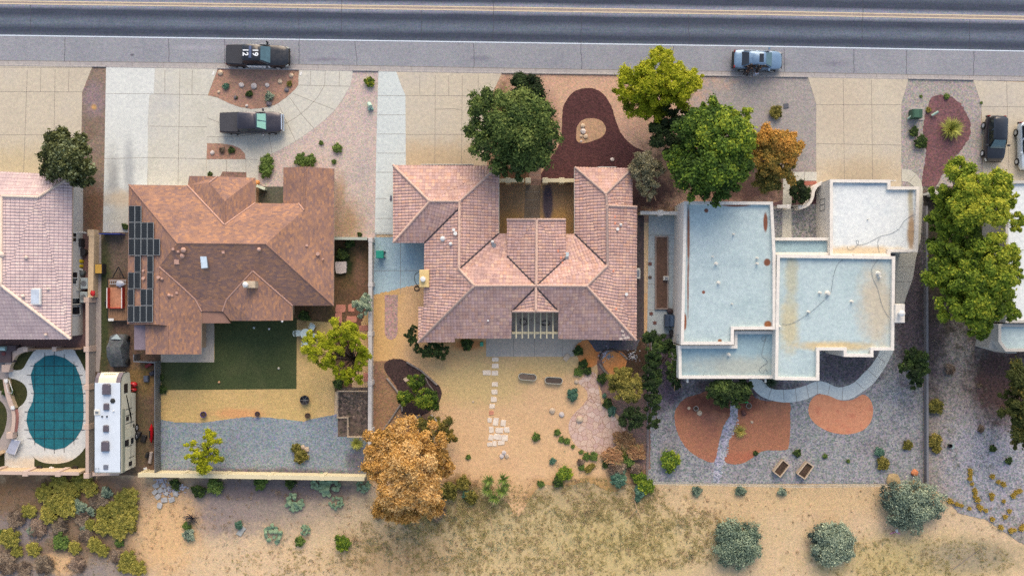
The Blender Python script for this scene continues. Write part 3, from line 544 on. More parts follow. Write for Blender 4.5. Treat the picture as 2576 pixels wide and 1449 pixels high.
def clip(poly, ax, val, keep_greater):
    out = []; n = len(poly)
    for i in range(n):
        a = poly[i]; b_ = poly[(i+1) % n]
        ia = (a[ax] >= val) if keep_greater else (a[ax] <= val); ib = (b_[ax] >= val) if keep_greater else (b_[ax] <= val)
        if ia: out.append(a)
        if ia != ib:
            t = (val - a[ax]) / (b_[ax] - a[ax]); out.append(a + (b_ - a) * t)
    return out
class Roof:
    def __init__(s, V, faces, th=.16):
        s.V = {k: P(*v) for k, v in V.items()}; s.faces = faces; s.th = th; s.tris = []
        for f in faces:
            pts = [s.V[k] for k in f]
            for t in tessellate_polygon([pts]):
                tri = [pts[i] for i in t]
                if (tri[1]-tri[0]).cross(tri[2]-tri[0]).z < 0: tri = tri[::-1]
                s.tris.append(tri)
    def at(s, v, w):
        """the point of the roof seen at plan (v, w), and its normal"""
        o = Vector((0, 0, H)); d = (P(v, w) - o).normalized(); best = None
        for t in s.tris:
            h = intersect_ray_tri(t[0], t[1], t[2], d, o, True)
            if h and (best is None or h.z > best[0].z): best = (h, (t[1]-t[0]).cross(t[2]-t[0]).normalized())
        return best or (P(v, w, 3), Vector((0, 0, 1)))
    def mesh(s, root, kind, mat, pu=.285, amp=.05):
        vs = []; fs = []; uvs = []
        def addp(pts, uv):
            n = len(vs); vs.extend(pts); fs.append(list(range(n, n+len(pts)))); uvs.extend(uv)
        sub = 6
        for t in s.tris:
            n = (t[1]-t[0]).cross(t[2]-t[0]).normalized()
            u = Vector((0,0,1)).cross(n); u = u.normalized() if u.length > 1e-3 else Vector((1,0,0)); v = n.cross(u); c0 = t[0].dot(n)
            pl = [Vector((p.dot(u), p.dot(v))) for p in t]
            if kind != 'tile':
                addp([p.copy() for p in t], [tuple(q) for q in pl]); continue
            a = min(p.x for p in pl); b_ = max(p.x for p in pl); st = pu / sub; i = math.floor(a/st)
            while i * st < b_:
                q = clip(clip(pl, 0, i*st, True), 0, (i+1)*st, False)
                if len(q) >= 3:
                    h = lambda x: amp * (.5 - .5*math.cos(2*math.pi*x/pu)) ** .7 + .02 if True else 0
                    addp([u*p.x + v*p.y + n*(c0 + amp * abs(math.sin(math.pi*p.x/pu)) + .01) for p in q], [tuple(p) for p in q])
                i += 1
        nv = len(vs)
        me = bpy.data.meshes.new('roof')
        # underside and fascia along open edges
        ed = {}
        for f in s.faces:
            for i in range(len(f)):
                e = (f[i], f[(i+1) % len(f)]); ed[tuple(sorted(e))] = ed.get(tuple(sorted(e)), 0) + 1
        mats = [0] * len(fs)
        for t in s.tris:
            addp([p - Vector((0,0,s.th)) for p in t[::-1]], [(0,0)]*3); mats.append(1)
        for e, k in ed.items():
            if k == 1:
                a, b_ = s.V[e[0]], s.V[e[1]]; dz = Vector((0,0,s.th)); up = Vector((0,0,.035 if kind == 'tile' else 0))
                addp([a-dz, b_-dz, b_+up, a+up], [(0,0)]*4); mats.append(1)
        vs_ = [tuple(p - root.location) for p in vs]
        me.from_pydata(vs_, [], fs); me.materials.append(mat); me.materials.append(m_fascia)
        me.polygons.foreach_set('material_index', mats); uv = me.uv_layers.new(name='UVMap')
        uv.data.foreach_set('uv', [c for q in uvs for c in q]); me.update()
        o = bpy.data.objects.new('roof', me); COL.objects.link(o); o.parent = root; s.obj = o; return o
    def ridge(s, root, a, b_, mat, w=.11, name='ridge_cap', lift=.06, flat=False):
        A = (s.V[a] if isinstance(a, str) else a) + Vector((0,0,lift)); B = (s.V[b_] if isinstance(b_, str) else b_) + Vector((0,0,lift))
        n = max(1, int((B-A).length/.35)) ; mb = MB(); pts = []; rs = []
        if flat: pts = [A, B]; rs = [w, w]
        else:
            for i in range(n):
                p = A.lerp(B, i/n); q = A.lerp(B, (i+.92)/n); pts += [p, q]; rs += [w, w*.86]
        mb.tube(pts, rs, 8); mb.v = [tuple(Vector(v) - root.location) for v in mb.v]
        return mb.build(name, mat, s.obj, True)
def wallmesh(mb, pts, z0, z1): mb.prism(pts, z0, z1)
def window(mb_f, mb_g, c, wdt, hgt, nx, ny):
    """window frame and glass on a wall at c (bottom centre), wall normal (nx, ny)"""
    tx, ty = -ny, nx
    def q(mb, w, h, z, dep, th):
        pts = [(c[0]+tx*a+nx*d, c[1]+ty*a+ny*d) for a, d in ((-w/2,dep),(w/2,dep),(w/2,dep+th),(-w/2,dep+th))]; mb.prism(pts, z, z+h, 0, 0, True)
    q(mb_g, wdt, hgt, c[2], .005, .02)
    for z in (c[2]-.05, c[2]+hgt-.01): q(mb_f, wdt+.12, .06, z, .004, .05)
    for s_ in (-1, 0, 1):
        x = s_*(wdt/2+.03); pts = [(c[0]+tx*(x+a)+nx*d, c[1]+ty*(x+a)+ny*d) for a, d in ((-.03,.005),(.03,.005),(.03,.048),(-.03,.048))]; mb_f.prism(pts, c[2], c[2]+hgt, 0, 0, True)
def add_windows(root, wins, frame=None):
    for (v, w, z, wd, hg, nx, ny) in wins:
        p = P(v, w); f = MB(); g = MB(); window(f, g, (p.x, p.y, z), wd, hg, nx, ny)
        fo = part(f, 'window', frame or m_white, root); local(g, root).build('pane', m_glass, fo)
def roof_vent(root, rf, v, w, r=.11, h=.3, mat=None, kind='pipe'):
    p, n = rf.at(v, w); mb = MB()
    if kind == 'pipe': mb.cyl((p.x, p.y, p.z-.1), r, h+.1, 10); mb.cyl((p.x,p.y,p.z+h), r*1.5, .05, 10)
    elif kind == 'dome': mb.cyl((p.x,p.y,p.z-.1), r*.7, .22, 12); mb.lathe((p.x,p.y,p.z+.1), [(r*1.15,0),(r*1.2,.06),(r*.8,.16),(r*.3,.2),(0.01,.21)], 12)
    else: mb.box((p.x,p.y,p.z-.1), (r*2.2, r*2.2, h*.5+.1), 0, 0, .02)
    return part(mb, 'roof_vent', mat or m_ridge_s, root, True)

# --- leftmost house (pale tile roof)
h1 = thing('tile_roof_house', 'pale pink clay tile roofed house with grey side wall, cut off by the left edge', 'house', P(60, 640))
r1 = Roof({'ne':(183,441,2.6),'p1':(97,497,3.5),'p2':(4,494,4.5),'p3':(3,718,4.5),'se':(179,853,2.6),'nw':(-170,424,2.6),'sw':(-170,853,2.6),'q1':(-90,495,3.5),'q2':(-4,494,4.5)},
          [['nw','ne','p1','p2','q1'],['ne','se','p3','p2','p1'],['se','sw','p3'],['sw','nw','q1','p2','p3']])
r1.mesh(h1, 'tile', m_tile_pale)
for a, b_ in (('ne','p1'),('p1','p2'),('p2','p3'),('p3','se')): r1.ridge(h1, a, b_, m_ridge_p, .15)
mb = MB(); e = P(181, 441, 2.6); e2 = P(178, 853, 2.6); xw = P(209, 0).x
mb.prism([(-55, P(0,428).y-.4), (xw, P(0,455).y), (xw, P(0,842).y), (-55, P(0,842).y)], 0, 2.5)
part(mb, 'wall', G('house_stucco', [C(196,196,190), C(204,202,198)], .5, 12, .05, .2, bump=.05), h1)
add_windows(h1, [(209,700,1.0,1.1,1.0,1,0),(209,770,.6,1.5,1.6,1,0),(209,600,1.2,.8,.8,1,0)])
p, n = r1.at(91, 746); mb = MB(); mb.box((p.x,p.y,p.z-.05),(.95,1.5,.22),0,0,.03); sk = part(mb,'skylight',m_white,h1); mb = MB(); mb.box((p.x,p.y,p.z+.172),(.72,1.25,.02)); local(mb,h1).build('pane', M('skylight_glass', C(196,210,226), .15), sk)
for v, w, r_ in [(5,641,.24),(68,648,.14),(60,745,.14),(117,842,.12),(123,727,.1)]: roof_vent(h1, r1, v, w, r_, .25, m_ridge_p, 'dome')
mb = MB(); c = P(209, 765); mb.tube([(c.x+.08,c.y,.2),(c.x+.08,c.y,2.3),(c.x-.3,c.y,2.5)], .05); part(mb,'pipe',m_offwhite,h1); mb = MB(); mb.tube([(c.x+.06,P(0,706).y,1.2),(c.x+.06,P(0,730).y,1.2),(c.x+.06,P(0,730).y,.4)], .04); part(mb,'pipe',m_offwhite,h1)

# --- brown shingle house
h2 = thing('shingle_roof_house', 'brown shingle roofed house with solar panels on its left slope', 'house', P(570, 640))
V2 = {'nw':(324,465,2.6),'e1':(472,467,2.6),'pw':(476,443,2.6),'pt':(548,444,3.2),'pe':(642,448,2.6),'pc':(527,460,3.3),'pr':(565,506,4.2),'pv':(565,566,4.2),'p2':(642,511,2.6),
      'e2':(712,512,2.6),'j':(751,512,3.25),'k':(765,529,3.6),'ww':(713,422,2.6),'wr':(769,420,3.6),'we':(841,425,2.55),'se':(839,769,2.6),'r1':(446,612,5.1),'r2':(669,614,5.1),
      'a':(400,671,4.2),'b':(457,721,3.35),'c':(492,754,2.85),'d':(507,783,2.6),'f':(506,891,2.6),'g':(422,891,3.8),'h':(422,819,3.8),'i':(398,817,4.2),'l':(320,815,2.6),'m':(366,891,2.95),'n':(366,819,2.95),
      's':(636,682,4.1),'t':(570,754,2.95),'u':(560,783,2.7),'v':(580,807,2.7),'x':(636,807,4.1),'y':(736,806,2.6),'z':(736,769,2.6)}
F2 = [['nw','e1','pv','p2','e2','j','k','r2','r1'],['pw','pt','pc','pr','pv','e1'],['pt','pe','pr','pc'],['pe','p2','pv','pr'],['ww','wr','k','j','e2'],['wr','we','se','r2','k'],
      ['nw','r1','a','i','l'],['r1','r2','se','z','s','t','u','d','c','b','a'],['a','b','c','d','f','g','h','i'],['n','h','g','m'],['s','x','v','u','t'],['s','z','y','x']]
r2 = Roof(V2, F2); r2.mesh(h2, 'flat', m_shingle)
for a, b_ in (('e1','pv'),('p2','pv'),('pt','pc'),('j','k'),('a','b'),('b','c'),('c','d'),('s','t'),('t','u'),('s','z')): r2.ridge(h2, a, b_, m_ridge_s, .075, lift=.02, flat=True)
for a, b_ in (('r1','r2'),('nw','r1'),('r2','se'),('pr','pv'),('wr','k'),('i','a'),('h','g')): r2.ridge(h2, a, b_, m_shingle, .07, lift=.0, flat=True)
mb = MB()
foot = [P(*p, 2.4) for p in [(340,480),(480,480),(490,458),(630,460),(630,525),(727,525),(727,440),(828,440),(826,756),(724,756),(724,793),(592,793),(592,770),(494,770),(494,878),(378,878),(378,805),(336,805)]]
mb.prism([(p.x,p.y) for p in foot], 0, 2.44); part(mb, 'wall', G('brown_stucco', [C(186,160,134), C(176,152,128)], .6, 12, .05, .2, bump=.05), h2)
mb = MB(); mb.prism([(P(*p,2.7).x,P(*p,2.7).y) for p in [(337,818),(366,818),(366,880),(337,880)]], 2.5, 2.66); part(mb,'porch_roof',M('grey_porch_roof',C(128,116,128),.8),h2)
mb = MB(); mb.prism([(P(*p,2.5).x,P(*p,2.5).y) for p in [(506,783),(560,783),(580,813),(507,813)]], 2.3, 2.5); part(mb,'porch_roof',m_shingle,h2)
mb = MB(); pw = P(420,480); 
for k in range(2):
    c = P(432 if k else 372, 478); mb2 = MB(); mb2.box((c.x, c.y+.0, .05),(2.6 if k else 1.6,.06,2.1)); gd = part(mb2,'garage_door' ,m_offwhite,h2)
add_windows(h2, [(530,456,.9,1.2,1.1,0,1),(600,456,.9,1.2,1.1,0,1),(655,796,.2,2.0,2.0,0,-1),(830,620,.9,1.2,1.0,1,0)])
for v, w, r_, k in [(463,629,.2,'dome'),(449,633,.1,'box'),(438,627,.08,'pipe'),(460,644,.18,'dome'),(445,659,.2,'box'),(363,700,.1,'pipe'),(401,698,.1,'pipe'),(409,702,.1,'dome'),(427,743,.14,'dome'),(433,744,.1,'box'),(445,737,.1,'box'),(562,635,.12,'box'),(653,628,.16,'dome'),(772,618,.1,'box'),(801,639,.12,'pipe'),(814,652,.06,'pipe'),(363,681,.07,'pipe')]: roof_vent(h2, r2, v, w, r_, .2, m_ridge_s, k)
p, n = r2.at(515, 659); mb = MB(); mb.box((p.x,p.y,p.z-.12),(.62,1.2,.3),R(6),0,.03); sk = part(mb,'skylight',m_metal,h2); mb = MB(); mb.box((p.x,p.y,p.z+.182),(.56,1.12,.02),R(6)); local(mb,h2).build('pane', M('skylight_acrylic', C(206,226,240), .2), sk)
p, n = r2.at(633, 716); mb = MB(); mb.box((p.x,p.y,p.z-.3),(1.1,.62,1.0),0,0,.03); ch = part(mb,'chimney',G('chimney_stucco',[C(196,182,160),C(188,174,152)],.6,10,.05),h2); mb = MB(); mb.cyl((p.x-.22,p.y,p.z+.7),.17,.35,14); mb.lathe((p.x-.22,p.y,p.z+1.05),[(.24,0),(.24,.05),(.12,.14),(.01,.16)],14); local(mb,h2).build('chimney_cap',m_white,ch,True)

# solar panels, one thing each
m_cell = None
def cell_mat():
    m, nt, b = newmat('solar_cells'); uv = N(nt, 'ShaderNodeUVMap'); br = N(nt,'ShaderNodeTexBrick'); nt.links.new(uv.outputs[0], br.inputs[0])
    br.offset = 0; br.inputs['Scale'].default_value = 1; br.inputs['Color1'].default_value = C(20,24,32); br.inputs['Color2'].default_value = C(26,30,38); br.inputs['Mortar'].default_value = C(60,68,72)
    br.inputs['Mortar Size'].default_value = .012; br.inputs['Brick Width'].default_value = .16; br.inputs['Row Height'].default_value = .16
    nt.links.new(br.outputs[0], b.inputs['Base Color']); b.inputs['Roughness'].default_value = .45; b.inputs['Specular IOR Level'].default_value=.25; return m
m_cell = cell_mat(); m_pframe = M('panel_frame', C(150,158,162), .5)
rows = [(518,[0,1],327.3),(559.5,[0,1,2,3],327),(601,[0,1,2,3,4],326.7),(643,[1,3],326),(685,[0,1,3],325.6),(727,[0,2,3],325),(769,[0,1,2,3],324.7)]
for ri, (y0, cols_, x0) in enumerate(rows):
    for ci, c_ in enumerate(cols_):
        q = [r2.at(x0 + c_*15.8 + dx, y0 + dy) for dx, dy in ((.4,41),(15.2,41),(15.2,.6),(.4,.6))]
        pc = sum((k[0] for k in q), Vector())/4; n = q[0][1]; rw = nth(ri)
        lb = f'black solar panel, {nth(ci)} from left in {rw} row from top of brown roof'
        t = thing('solar_panel', lb, 'solar panel', pc, 0, 'solar panels on the brown shingle roof')
        e1 = (q[1][0]-q[0][0]); e2 = (q[3][0]-q[0][0]); base = [k[0] for k in q]; up = n*.16; mb = MB()
        top = [b_ + up for b_ in base]; bt = [b_ + n*.1 for b_ in base]
        mb.add(bt + top, [[0,1,5,4],[1,2,6,5],[2,3,7,6],[3,0,4,7],[4,5,6,7],[3,2,1,0]]); part(mb, 'frame', m_pframe, t)
        mb = MB(); ins = .03; L1, L2 = e1.length, e2.length; a, b_ = e1/L1, e2/L2
        o0 = top[0] + n*.004; qq = [o0 + a*x + b_*y for x, y in ((ins,ins),(L1-ins,ins),(L1-ins,L2-ins),(ins,L2-ins))]
        mb.poly(qq); g = part(mb, 'cells', m_cell, t); uv = g.data.uv_layers.new(name='UVMap')
        for l, c in zip(g.data.loops, ((0,0),(L1-.08,0),(L1-.08,L2-.08),(0,L2-.08))): uv.data[l.index].uv = c

# --- middle house (pink tile)
h3 = thing('tile_roof_house', 'large pink clay tile roofed house with two front wings and a courtyard', 'house', P(1330, 640))
V3 = {'nw':(989,416,2.7),'ne':(1254,418,2.7),'a':(1081,507,4.1),'b':(1156,507,4.2),'sw1':(989,611,2.7),'s1':(1068,611,2.7),'v1':(1155,524,4.15),'c':(1155,677,4.2),'d':(1194,719,4.85),
      'w1':(1066,771,2.7),'w2':(1053,771,2.55),'sw':(1052,861,2.55),'sj':(1144,860,2.55),'sj2':(1144,851,2.7),'pl':(1286,851,2.7),'pl1':(1288,783,3.8),'g':(1348,722,4.85),'gr':(1348,783,4.7),
      'pr1':(1405,783,3.8),'pr':(1404,852,2.7),'se':(1601,856,2.55),'er':(1476,720,4.85),'m':(1349,719,4.85),'e3':(1602,521,2.7),'k':(1527,518,4.2),'k2':(1528,668,4.2),
      'n1':(1446,421,2.7),'n2':(1590,424,2.7),'n3':(1524,488,4.15),'e2':(1591,521,2.75),'i1':(1446,589,2.7),'i2':(1422,589,2.75),'i0':(1254,588,2.7),'i9':(1276,588,2.75),
      'ca':(1276,553,3.3),'cb':(1350,553,4.8),'cc':(1423,553,3.3),'cl':(1276,645,3.45),'cr':(1423,650,3.45)}
F3 = [['nw','ne','b','a'],['nw','a','sw1'],['a','b','v1','s1','sw1'],['s1','v1','c','d','sw','w2','w1'],['ne','i0','c','v1','b'],['i0','i9','cl','m','d','c'],
      ['d','m','g','pl1','pl','sj2','sj','sw'],['m','er','se','pr','pr1','g'],['g','gr','pl1'],['g','pr1','gr'],['er','k2','k','e3','se'],['n1','n2','n3'],['n1','n3','k','k2','i1'],['n3','n2','e2','k'],
      ['i2','i1','k2','er','m','cr'],['ca','cb','m','cl'],['cb','cc','cr','m']]
r3 = Roof(V3, F3); r3.mesh(h3, 'tile', m_tile)
for a, b_ in (('nw','a'),('a','b'),('b','ne'),('a','sw1'),('b','c'),('c','d'),('d','m'),('m','er'),('sw','d'),('er','se'),('er','k2'),('k2','k'),('k','n3'),('n3','n1'),('n3','n2'),('cb','m'),('ca','cb'),('cb','cc'),('g','gr'),('k','e3'),('gr','pl1'),('gr','pr1')): r3.ridge(h3, a, b_, m_ridge, .13)
for a, b_ in (('s1','v1'),('i0','c'),('i1','k2'),('cl','m'),('cr','m'),('g','pl1'),('g','pr1')): r3.ridge(h3, a, b_, m_flash, .07, 'valley', .055, True)
def W3(pts, z=2.5): return [(P(v, w, z).x, P(v, w, z).y) for v, w in pts]
mb = MB(); mb.prism(W3([(1003,430),(1240,430),(1240,602),(1290,602),(1290,575),(1409,575),(1409,603),(1459,603),(1459,436),(1577,438),(1577,534),(1589,534),(1587,840),(1418,840),(1418,770),(1274,770),(1274,838),(1068,846),(1068,780),(1080,770),(1080,597),(1003,597)]), 0, 2.52)
part(mb, 'wall', m_stucco, h3)
for a, b_ in (('ne','i0'),('i1','n1')):
    A, B = r3.V[a], r3.V[b_]; gut = MB(); gut.tube([A+Vector((0,0,-.05)), B+Vector((0,0,-.05))], .07, 6); part(gut, 'gutter', m_offwhite, h3)
add_windows(h3, [(1130,424,.05,4.8,2.1,0,1),(1520,430,.9,1.6,1.2,0,1),(1200,846,.9,1.6,1.2,0,-1),(1480,848,.9,1.6,1.2,0,-1),(1245,520,.9,1.2,1.2,1,0)])
for v, w, r_, k, m_ in [(1142,579,.1,'pipe',m_white),(1146,588,.12,'pipe',m_white),(1114,601,.2,'dome',m_white),(1134,614,.14,'dome',m_white),(1239,609,.14,'dome',m_white),(1242,618,.18,'box',m_metal),(1553,577,.1,'pipe',m_white),(1561,566,.12,'dome',m_white),(1575,740,.1,'pipe',m_white),(1228,806,.06,'pipe',m_white),(1425,641,.2,'box',M('galvanised',C(196,214,220),.4)),(1425,650,.16,'box',m_metal)]: roof_vent(h3, r3, v, w, r_, .25, m_, k)
m_newtile = M('replaced_tile', C(226,150,122), .85)
for v, w in [(1546,546),(1546,562),(1403,632),(1410,649),(1414,662),(1542,682),(1549,777)]:
    p, n = r3.at(v, w); mb = MB(); mb.ico((p.x,p.y,p.z+.02),(.15,.17,.07),1); part(mb,'new_tile',m_newtile,h3)
for v, w in [(1566,832),(1568,842),(1572,849),(1580,848),(1562,851)]:
    p, n = r3.at(v, w); mb = MB(); mb.box((p.x,p.y,p.z+.0),(.3,.26,.08),R(rnd.uniform(-20,20)),0,.01); part(mb,'loose_tile',m_ridge_p,h3)
# pergola over the patio
pg = thing('pergola', 'cream slatted pergola with seven beams over the grey patio', 'pergola', P(1346, 810))
for i in range(7):
    v0 = 1299 + i*15.4; a = P(v0, 783, 2.75); b_ = P(v0-1.0, 851, 2.75); mb = MB(); mb.box(((a.x+b_.x)/2,(a.y+b_.y)/2,2.66),(.11,abs(a.y-b_.y),.16)); part(mb,'beam',m_cream,pg)
a = P(1288, 837, 2.5); b_ = P(1403, 838, 2.5); mb = MB(); mb.box(((a.x+b_.x)/2,a.y,2.45),(b_.x-a.x,.2,.2)); part(mb,'cross_beam',m_cream,pg)
for v in (1290, 1401):
    p = P(v, 837, 2.4); mb = MB(); mb.box((p.x,p.y,0),(.14,.14,2.45)); part(mb,'post',m_cream,pg)
def spiral(v, w, r, n, z, rg, sq=.8):
    p = P(v, w, z); out = []
    for i in range(n*14):
        t = i*2*math.pi/14; rr = r*(.8+.25*math.sin(i*.35)); out.append((p.x+rr*math.cos(t), p.y+rr*sq*math.sin(t), z+.01+.0008*i))
    return out
mb = MB(); mb.tube(spiral(1318,809,.42,3,.02,rg), .018, 5); mb.tube(spiral(1373,812,.5,3,.02,rg,.5), .018, 5); mb.tube([(P(*q).x,P(*q).y,.03) for q in [(1292,832),(1305,826),(1322,816),(1336,803),(1352,812),(1368,820)]], .018, 5)
tag(mb.build('garden_hose', m_black, None, True), 'black garden hose coiled in two loops below the pergola', 'hose')

# --- white flat-roofed house
PZ[0] = 3.9
m_rf = G('white_membrane', [C(170,192,196), C(182,202,206), C(164,186,192)], .25, 10, .07, .3, bump=.03, plist=[(1732,600,3,80,C(140,100,84),.5,1.2),(1731,720,2,60,C(140,100,84),.5,1.2),(1770,735,4,4,C(130,84,70),.3,.3),(1850,515,36,5,C(140,90,72),.25,.5),(1926,560,5,22,C(128,84,68),.25,.5),(1930,660,8,9,C(126,84,66),.25,.4),(1722,810,5,20,C(140,92,70),.25,.4),(1932,816,9,9,C(140,92,62),.25,.5),(1777,530,5,5,C(120,84,72),.3,.3),(1811,857,5,4,C(130,90,66),.3,.4),(1985,820,20,60,C(192,188,160),.6),(1990,700,14,60,C(180,184,166),.6),(2205,770,40,90,C(192,186,168),.7),(2100,870,90,10,C(200,186,150),.6)])
PZ[0] = 3.0
m_rf2 = G('bright_membrane', [C(212,222,226), C(222,230,232), C(204,216,222)], .3, 10, .05, .2, bump=.03, plist=[(2292,585,9,50,C(176,150,120),.5,.8),(2290,500,7,30,C(180,176,156),.6),(2160,632,110,12,C(212,196,168),.6),(2200,460,60,6,C(170,190,206),.6)])
m_rf3 = G('blue_membrane', [C(142,172,184), C(154,182,192), C(146,174,184)], .3, 10, .06, .2, bump=.03, plist=[(1850,920,110,22,C(172,182,176),.7)])
PZ[0] = 0.0
m_parapet = G('parapet_stucco', [C(222,220,212), C(230,226,220)], .6, 12, .04, .2, bump=.05)
h4 = thing('flat_roof_house', 'white stucco house with pale flat roofs and parapets', 'house', P(1990, 700))
def block(pts, zt, mat, par=.26, drop=.38, wall=None):
    w = [P(v, y, zt) for v, y in pts]; w = [(p.x, p.y) for p in w]
    if area2(w) < 0: w = w[::-1]
    ins = offset(w, -par); mb = MB(); mb.prism(w, 0, zt - .36); part(mb, 'wall', wall or m_parapet, h4)
    zz = zt - drop; n = len(w); mb = MB()
    o2 = offset(w, .012); vs = [(p[0],p[1],zt-.30) for p in o2] + [(p[0],p[1],zt) for p in o2] + [(p[0],p[1],zt) for p in ins] + [(p[0],p[1],zz) for p in ins]; fs = []
    for k in range(3):
        for i in range(n): j = (i+1) % n; fs.append([k*n+i, k*n+j, (k+1)*n+j, (k+1)*n+i])
    mb.add(vs, fs); part(mb, 'parapet', m_parapet, h4)
    mb = MB(); mb.poly([(p[0],p[1],zt-drop+.1) for p in offset(w, -par+.0)]); return part(mb, 'roof', mat, h4)
block([(1721,507),(1944,508),(1951,640),(1951,829),(1846,829),(1846,867),(1713,867)], 4.15, m_rf)
block([(1707,869.5),(1848,869.5),(1848,833),(1952,833),(1951,952),(1708,952)], 3.5, m_rf3)
block([(1941,598),(2090,598),(2090,642),(1941,642)], 3.0, m_rf3)
block([(2088,452),(2240,453),(2240,470),(2313,470),(2309,634),(2240,634),(2240,645),(2088,645)], 3.3, m_rf2)
block([(1955,641),(2252,645),(2249,881),(2197,881),(2197,898),(2123,897),(2123,881),(2061,881),(2061,957),(1950,955)], 4.25, m_rf)
mb = MB(); a = P(2252,765,4.4); b_ = P(2276,812,4.4); mb.box(((a.x+b_.x)/2,(a.y+b_.y)/2,0),(b_.x-a.x,a.y-b_.y,4.45),0,0,.04); chm = part(mb,'chimney',m_parapet,h4)
mb = MB(); p = P(2268,788,4.9); mb.cyl((p.x,p.y,4.45),.14,.5,14); mb.lathe((p.x,p.y,4.9),[(.28,0),(.28,.12),(.2,.2),(.01,.24)],14); local(mb,h4).build('chimney_cap',m_white,chm,True)
seam = MB(); 
def onz(v, w, z): return P(v, w, z)
for v in range(1752, 1930, 26): seam.tube([onz(v,522,3.86), onz(v,820,3.86)], .008, 4)
for v in (2018, 2100, 2175): seam.tube([onz(v,655,3.96), onz(v,872,3.96)], .01, 4)
for w in (890, 915): seam.tube([onz(1718,w,3.21), onz(1942,w,3.21)], .008, 4)
part(seam, 'roof_seam', M('seam', C(120,146,156), .8), h4)
for v, w, z, r_ in [(1846,590,3.87,.09),(1793,646,3.87,.07),(1802,664,3.87,.14),(1905,650,3.87,.1),(1905,664,3.87,.12),(1808,712,3.87,.14),(1842,765,3.87,.07),(2083,738,3.97,.2),(2143,759,3.97,.12),(2034,785,3.97,.11),(2210,688,3.97,.18),(2213,697,3.97,.12),(2184,552,3.0,.06),(1834,892,3.22,.14),(2145,640,3.0,.1),(1961,822,3.97,.12),(2063,737,3.97,.12)]:
    mb = MB(); p = P(v,w,z+.15); mb.lathe((p.x,p.y,z-.02),[(r_*1.5,0),(r_*1.1,.05),(r_*.6,.12),(r_*.6,.3),(r_*.9,.3),(r_*.8,.38),(.01,.4)],12); part(mb,'roof_vent',m_offwhite,h4,True)
for v, w in [(1729,949),(1840,949),(1925,949)]:
    p = P(v, 955, 3.0); mb = MB(); mb.box((p.x,p.y,3.0),(.16,.5,.12)); part(mb,'roof_spout',m_offwhite,h4)
for v, w in [(1710,860),(1710,843)]:
    p = P(v-2, w, 3.4); mb = MB(); mb.box((p.x-.1,p.y,3.1),(.3,.1,.12)); part(mb,'roof_spout',m_metal,h4)
add_windows(h4, [(1697.5,682,1.0,1.3,1.3,-1,0),(2053.5,520,1.0,1.0,1.1,-1,0)], m_metal)
gp = P(2160, 445); add_windows(h4, [(2160,463.6,.05,4.8,2.2,0,1)])
def cable(pts, z, label, r=.015, mat=None):
    q = smooth_poly([P(v, w, z) for v, w in pts], 6, False); mb = MB(); mb.tube(q, r, 5); return tag(mb.build('roof_cable', mat or m_dark, None, True), label, 'cable')
mc = M('grey_cable', C(128,138,146), .6)
cable([(2311,540),(2295,542),(2275,556),(2262,575),(2240,588),(2215,594),(2205,600),(2180,612),(2160,616),(2154,608),(2158,604),(2160,612),(2152,622),(2142,628),(2133,626),(2132,620)], 3.06, 'dark cable looping across the bright garage roof', mat=mc)
cable([(2215,596),(2209,606),(2210,625),(2214,642)], 3.06, 'short cable branching down the garage roof', mat=mc)
cable([(2215,646),(2207,656),(2195,672),(2193,684),(2198,704),(2208,726),(2214,750),(2222,775),(2236,798)], 4.02, 'dark cable curving down the right of the main flat roof', mat=mc)
cable([(2122,654),(2108,664),(2098,690),(2093,720),(2090,736),(2070,758),(2040,784),(2010,804),(1985,815),(1968,814)], 4.02, 'dark cable running diagonally over the main flat roof', mat=mc)
cable([(1932,844),(1922,846),(1916,852),(1922,858),(1928,848),(1920,872),(1917,895),(1926,902),(1930,912),(1918,920),(1910,930),(1918,938),(1926,928),(1932,940)], 3.27, 'cable with loops on the lower left flat roof', mat=mc)

# --- rightmost house
h5 = thing('flat_roof_house', 'pale stucco house mostly hidden by the big tree at the right edge', 'house', P(2600, 700))
def block5(pts, zt, mat, ch=.03):
    w = [P(v, y, zt) for v, y in pts]; w = [(p.x, p.y) for p in w]
    if area2(w) < 0: w = w[::-1]
    mb = MB(); mb.prism(w, 0, zt-.3); part(mb,'wall',m_greywall,h5)
    n = len(w); ins = offset(w, -.25); vs = [(p[0],p[1],z) for z, q in ((zt-.3,offset(w,.01)),(zt,offset(w,.01)),(zt,ins),(zt-.28,ins)) for p in q]; fs = []
    for k in range(3):
        for i in range(n): j = (i+1) % n; fs.append([k*n+i,k*n+j,(k+1)*n+j,(k+1)*n+i])
    mb = MB(); mb.add(vs, fs); part(mb,'parapet',m_greywall,h5); mb = MB(); mb.poly([(p[0],p[1],zt-.22) for p in offset(w,-.25)]); part(mb,'roof',mat,h5)
block5([(2530,455),(2900,455),(2900,812),(2530,812)], 3.6, m_rf2)
block5([(2512,815),(2900,815),(2900,884),(2530,884),(2512,860)], 3.2, m_rf)
mb = MB(); w = [P(*p) for p in [(2462,828),(2520,810),(2520,884),(2500,884),(2452,870)]]; mb.prism([(p.x,p.y) for p in w],0,2.2); part(mb,'porch',m_greywall,h5)

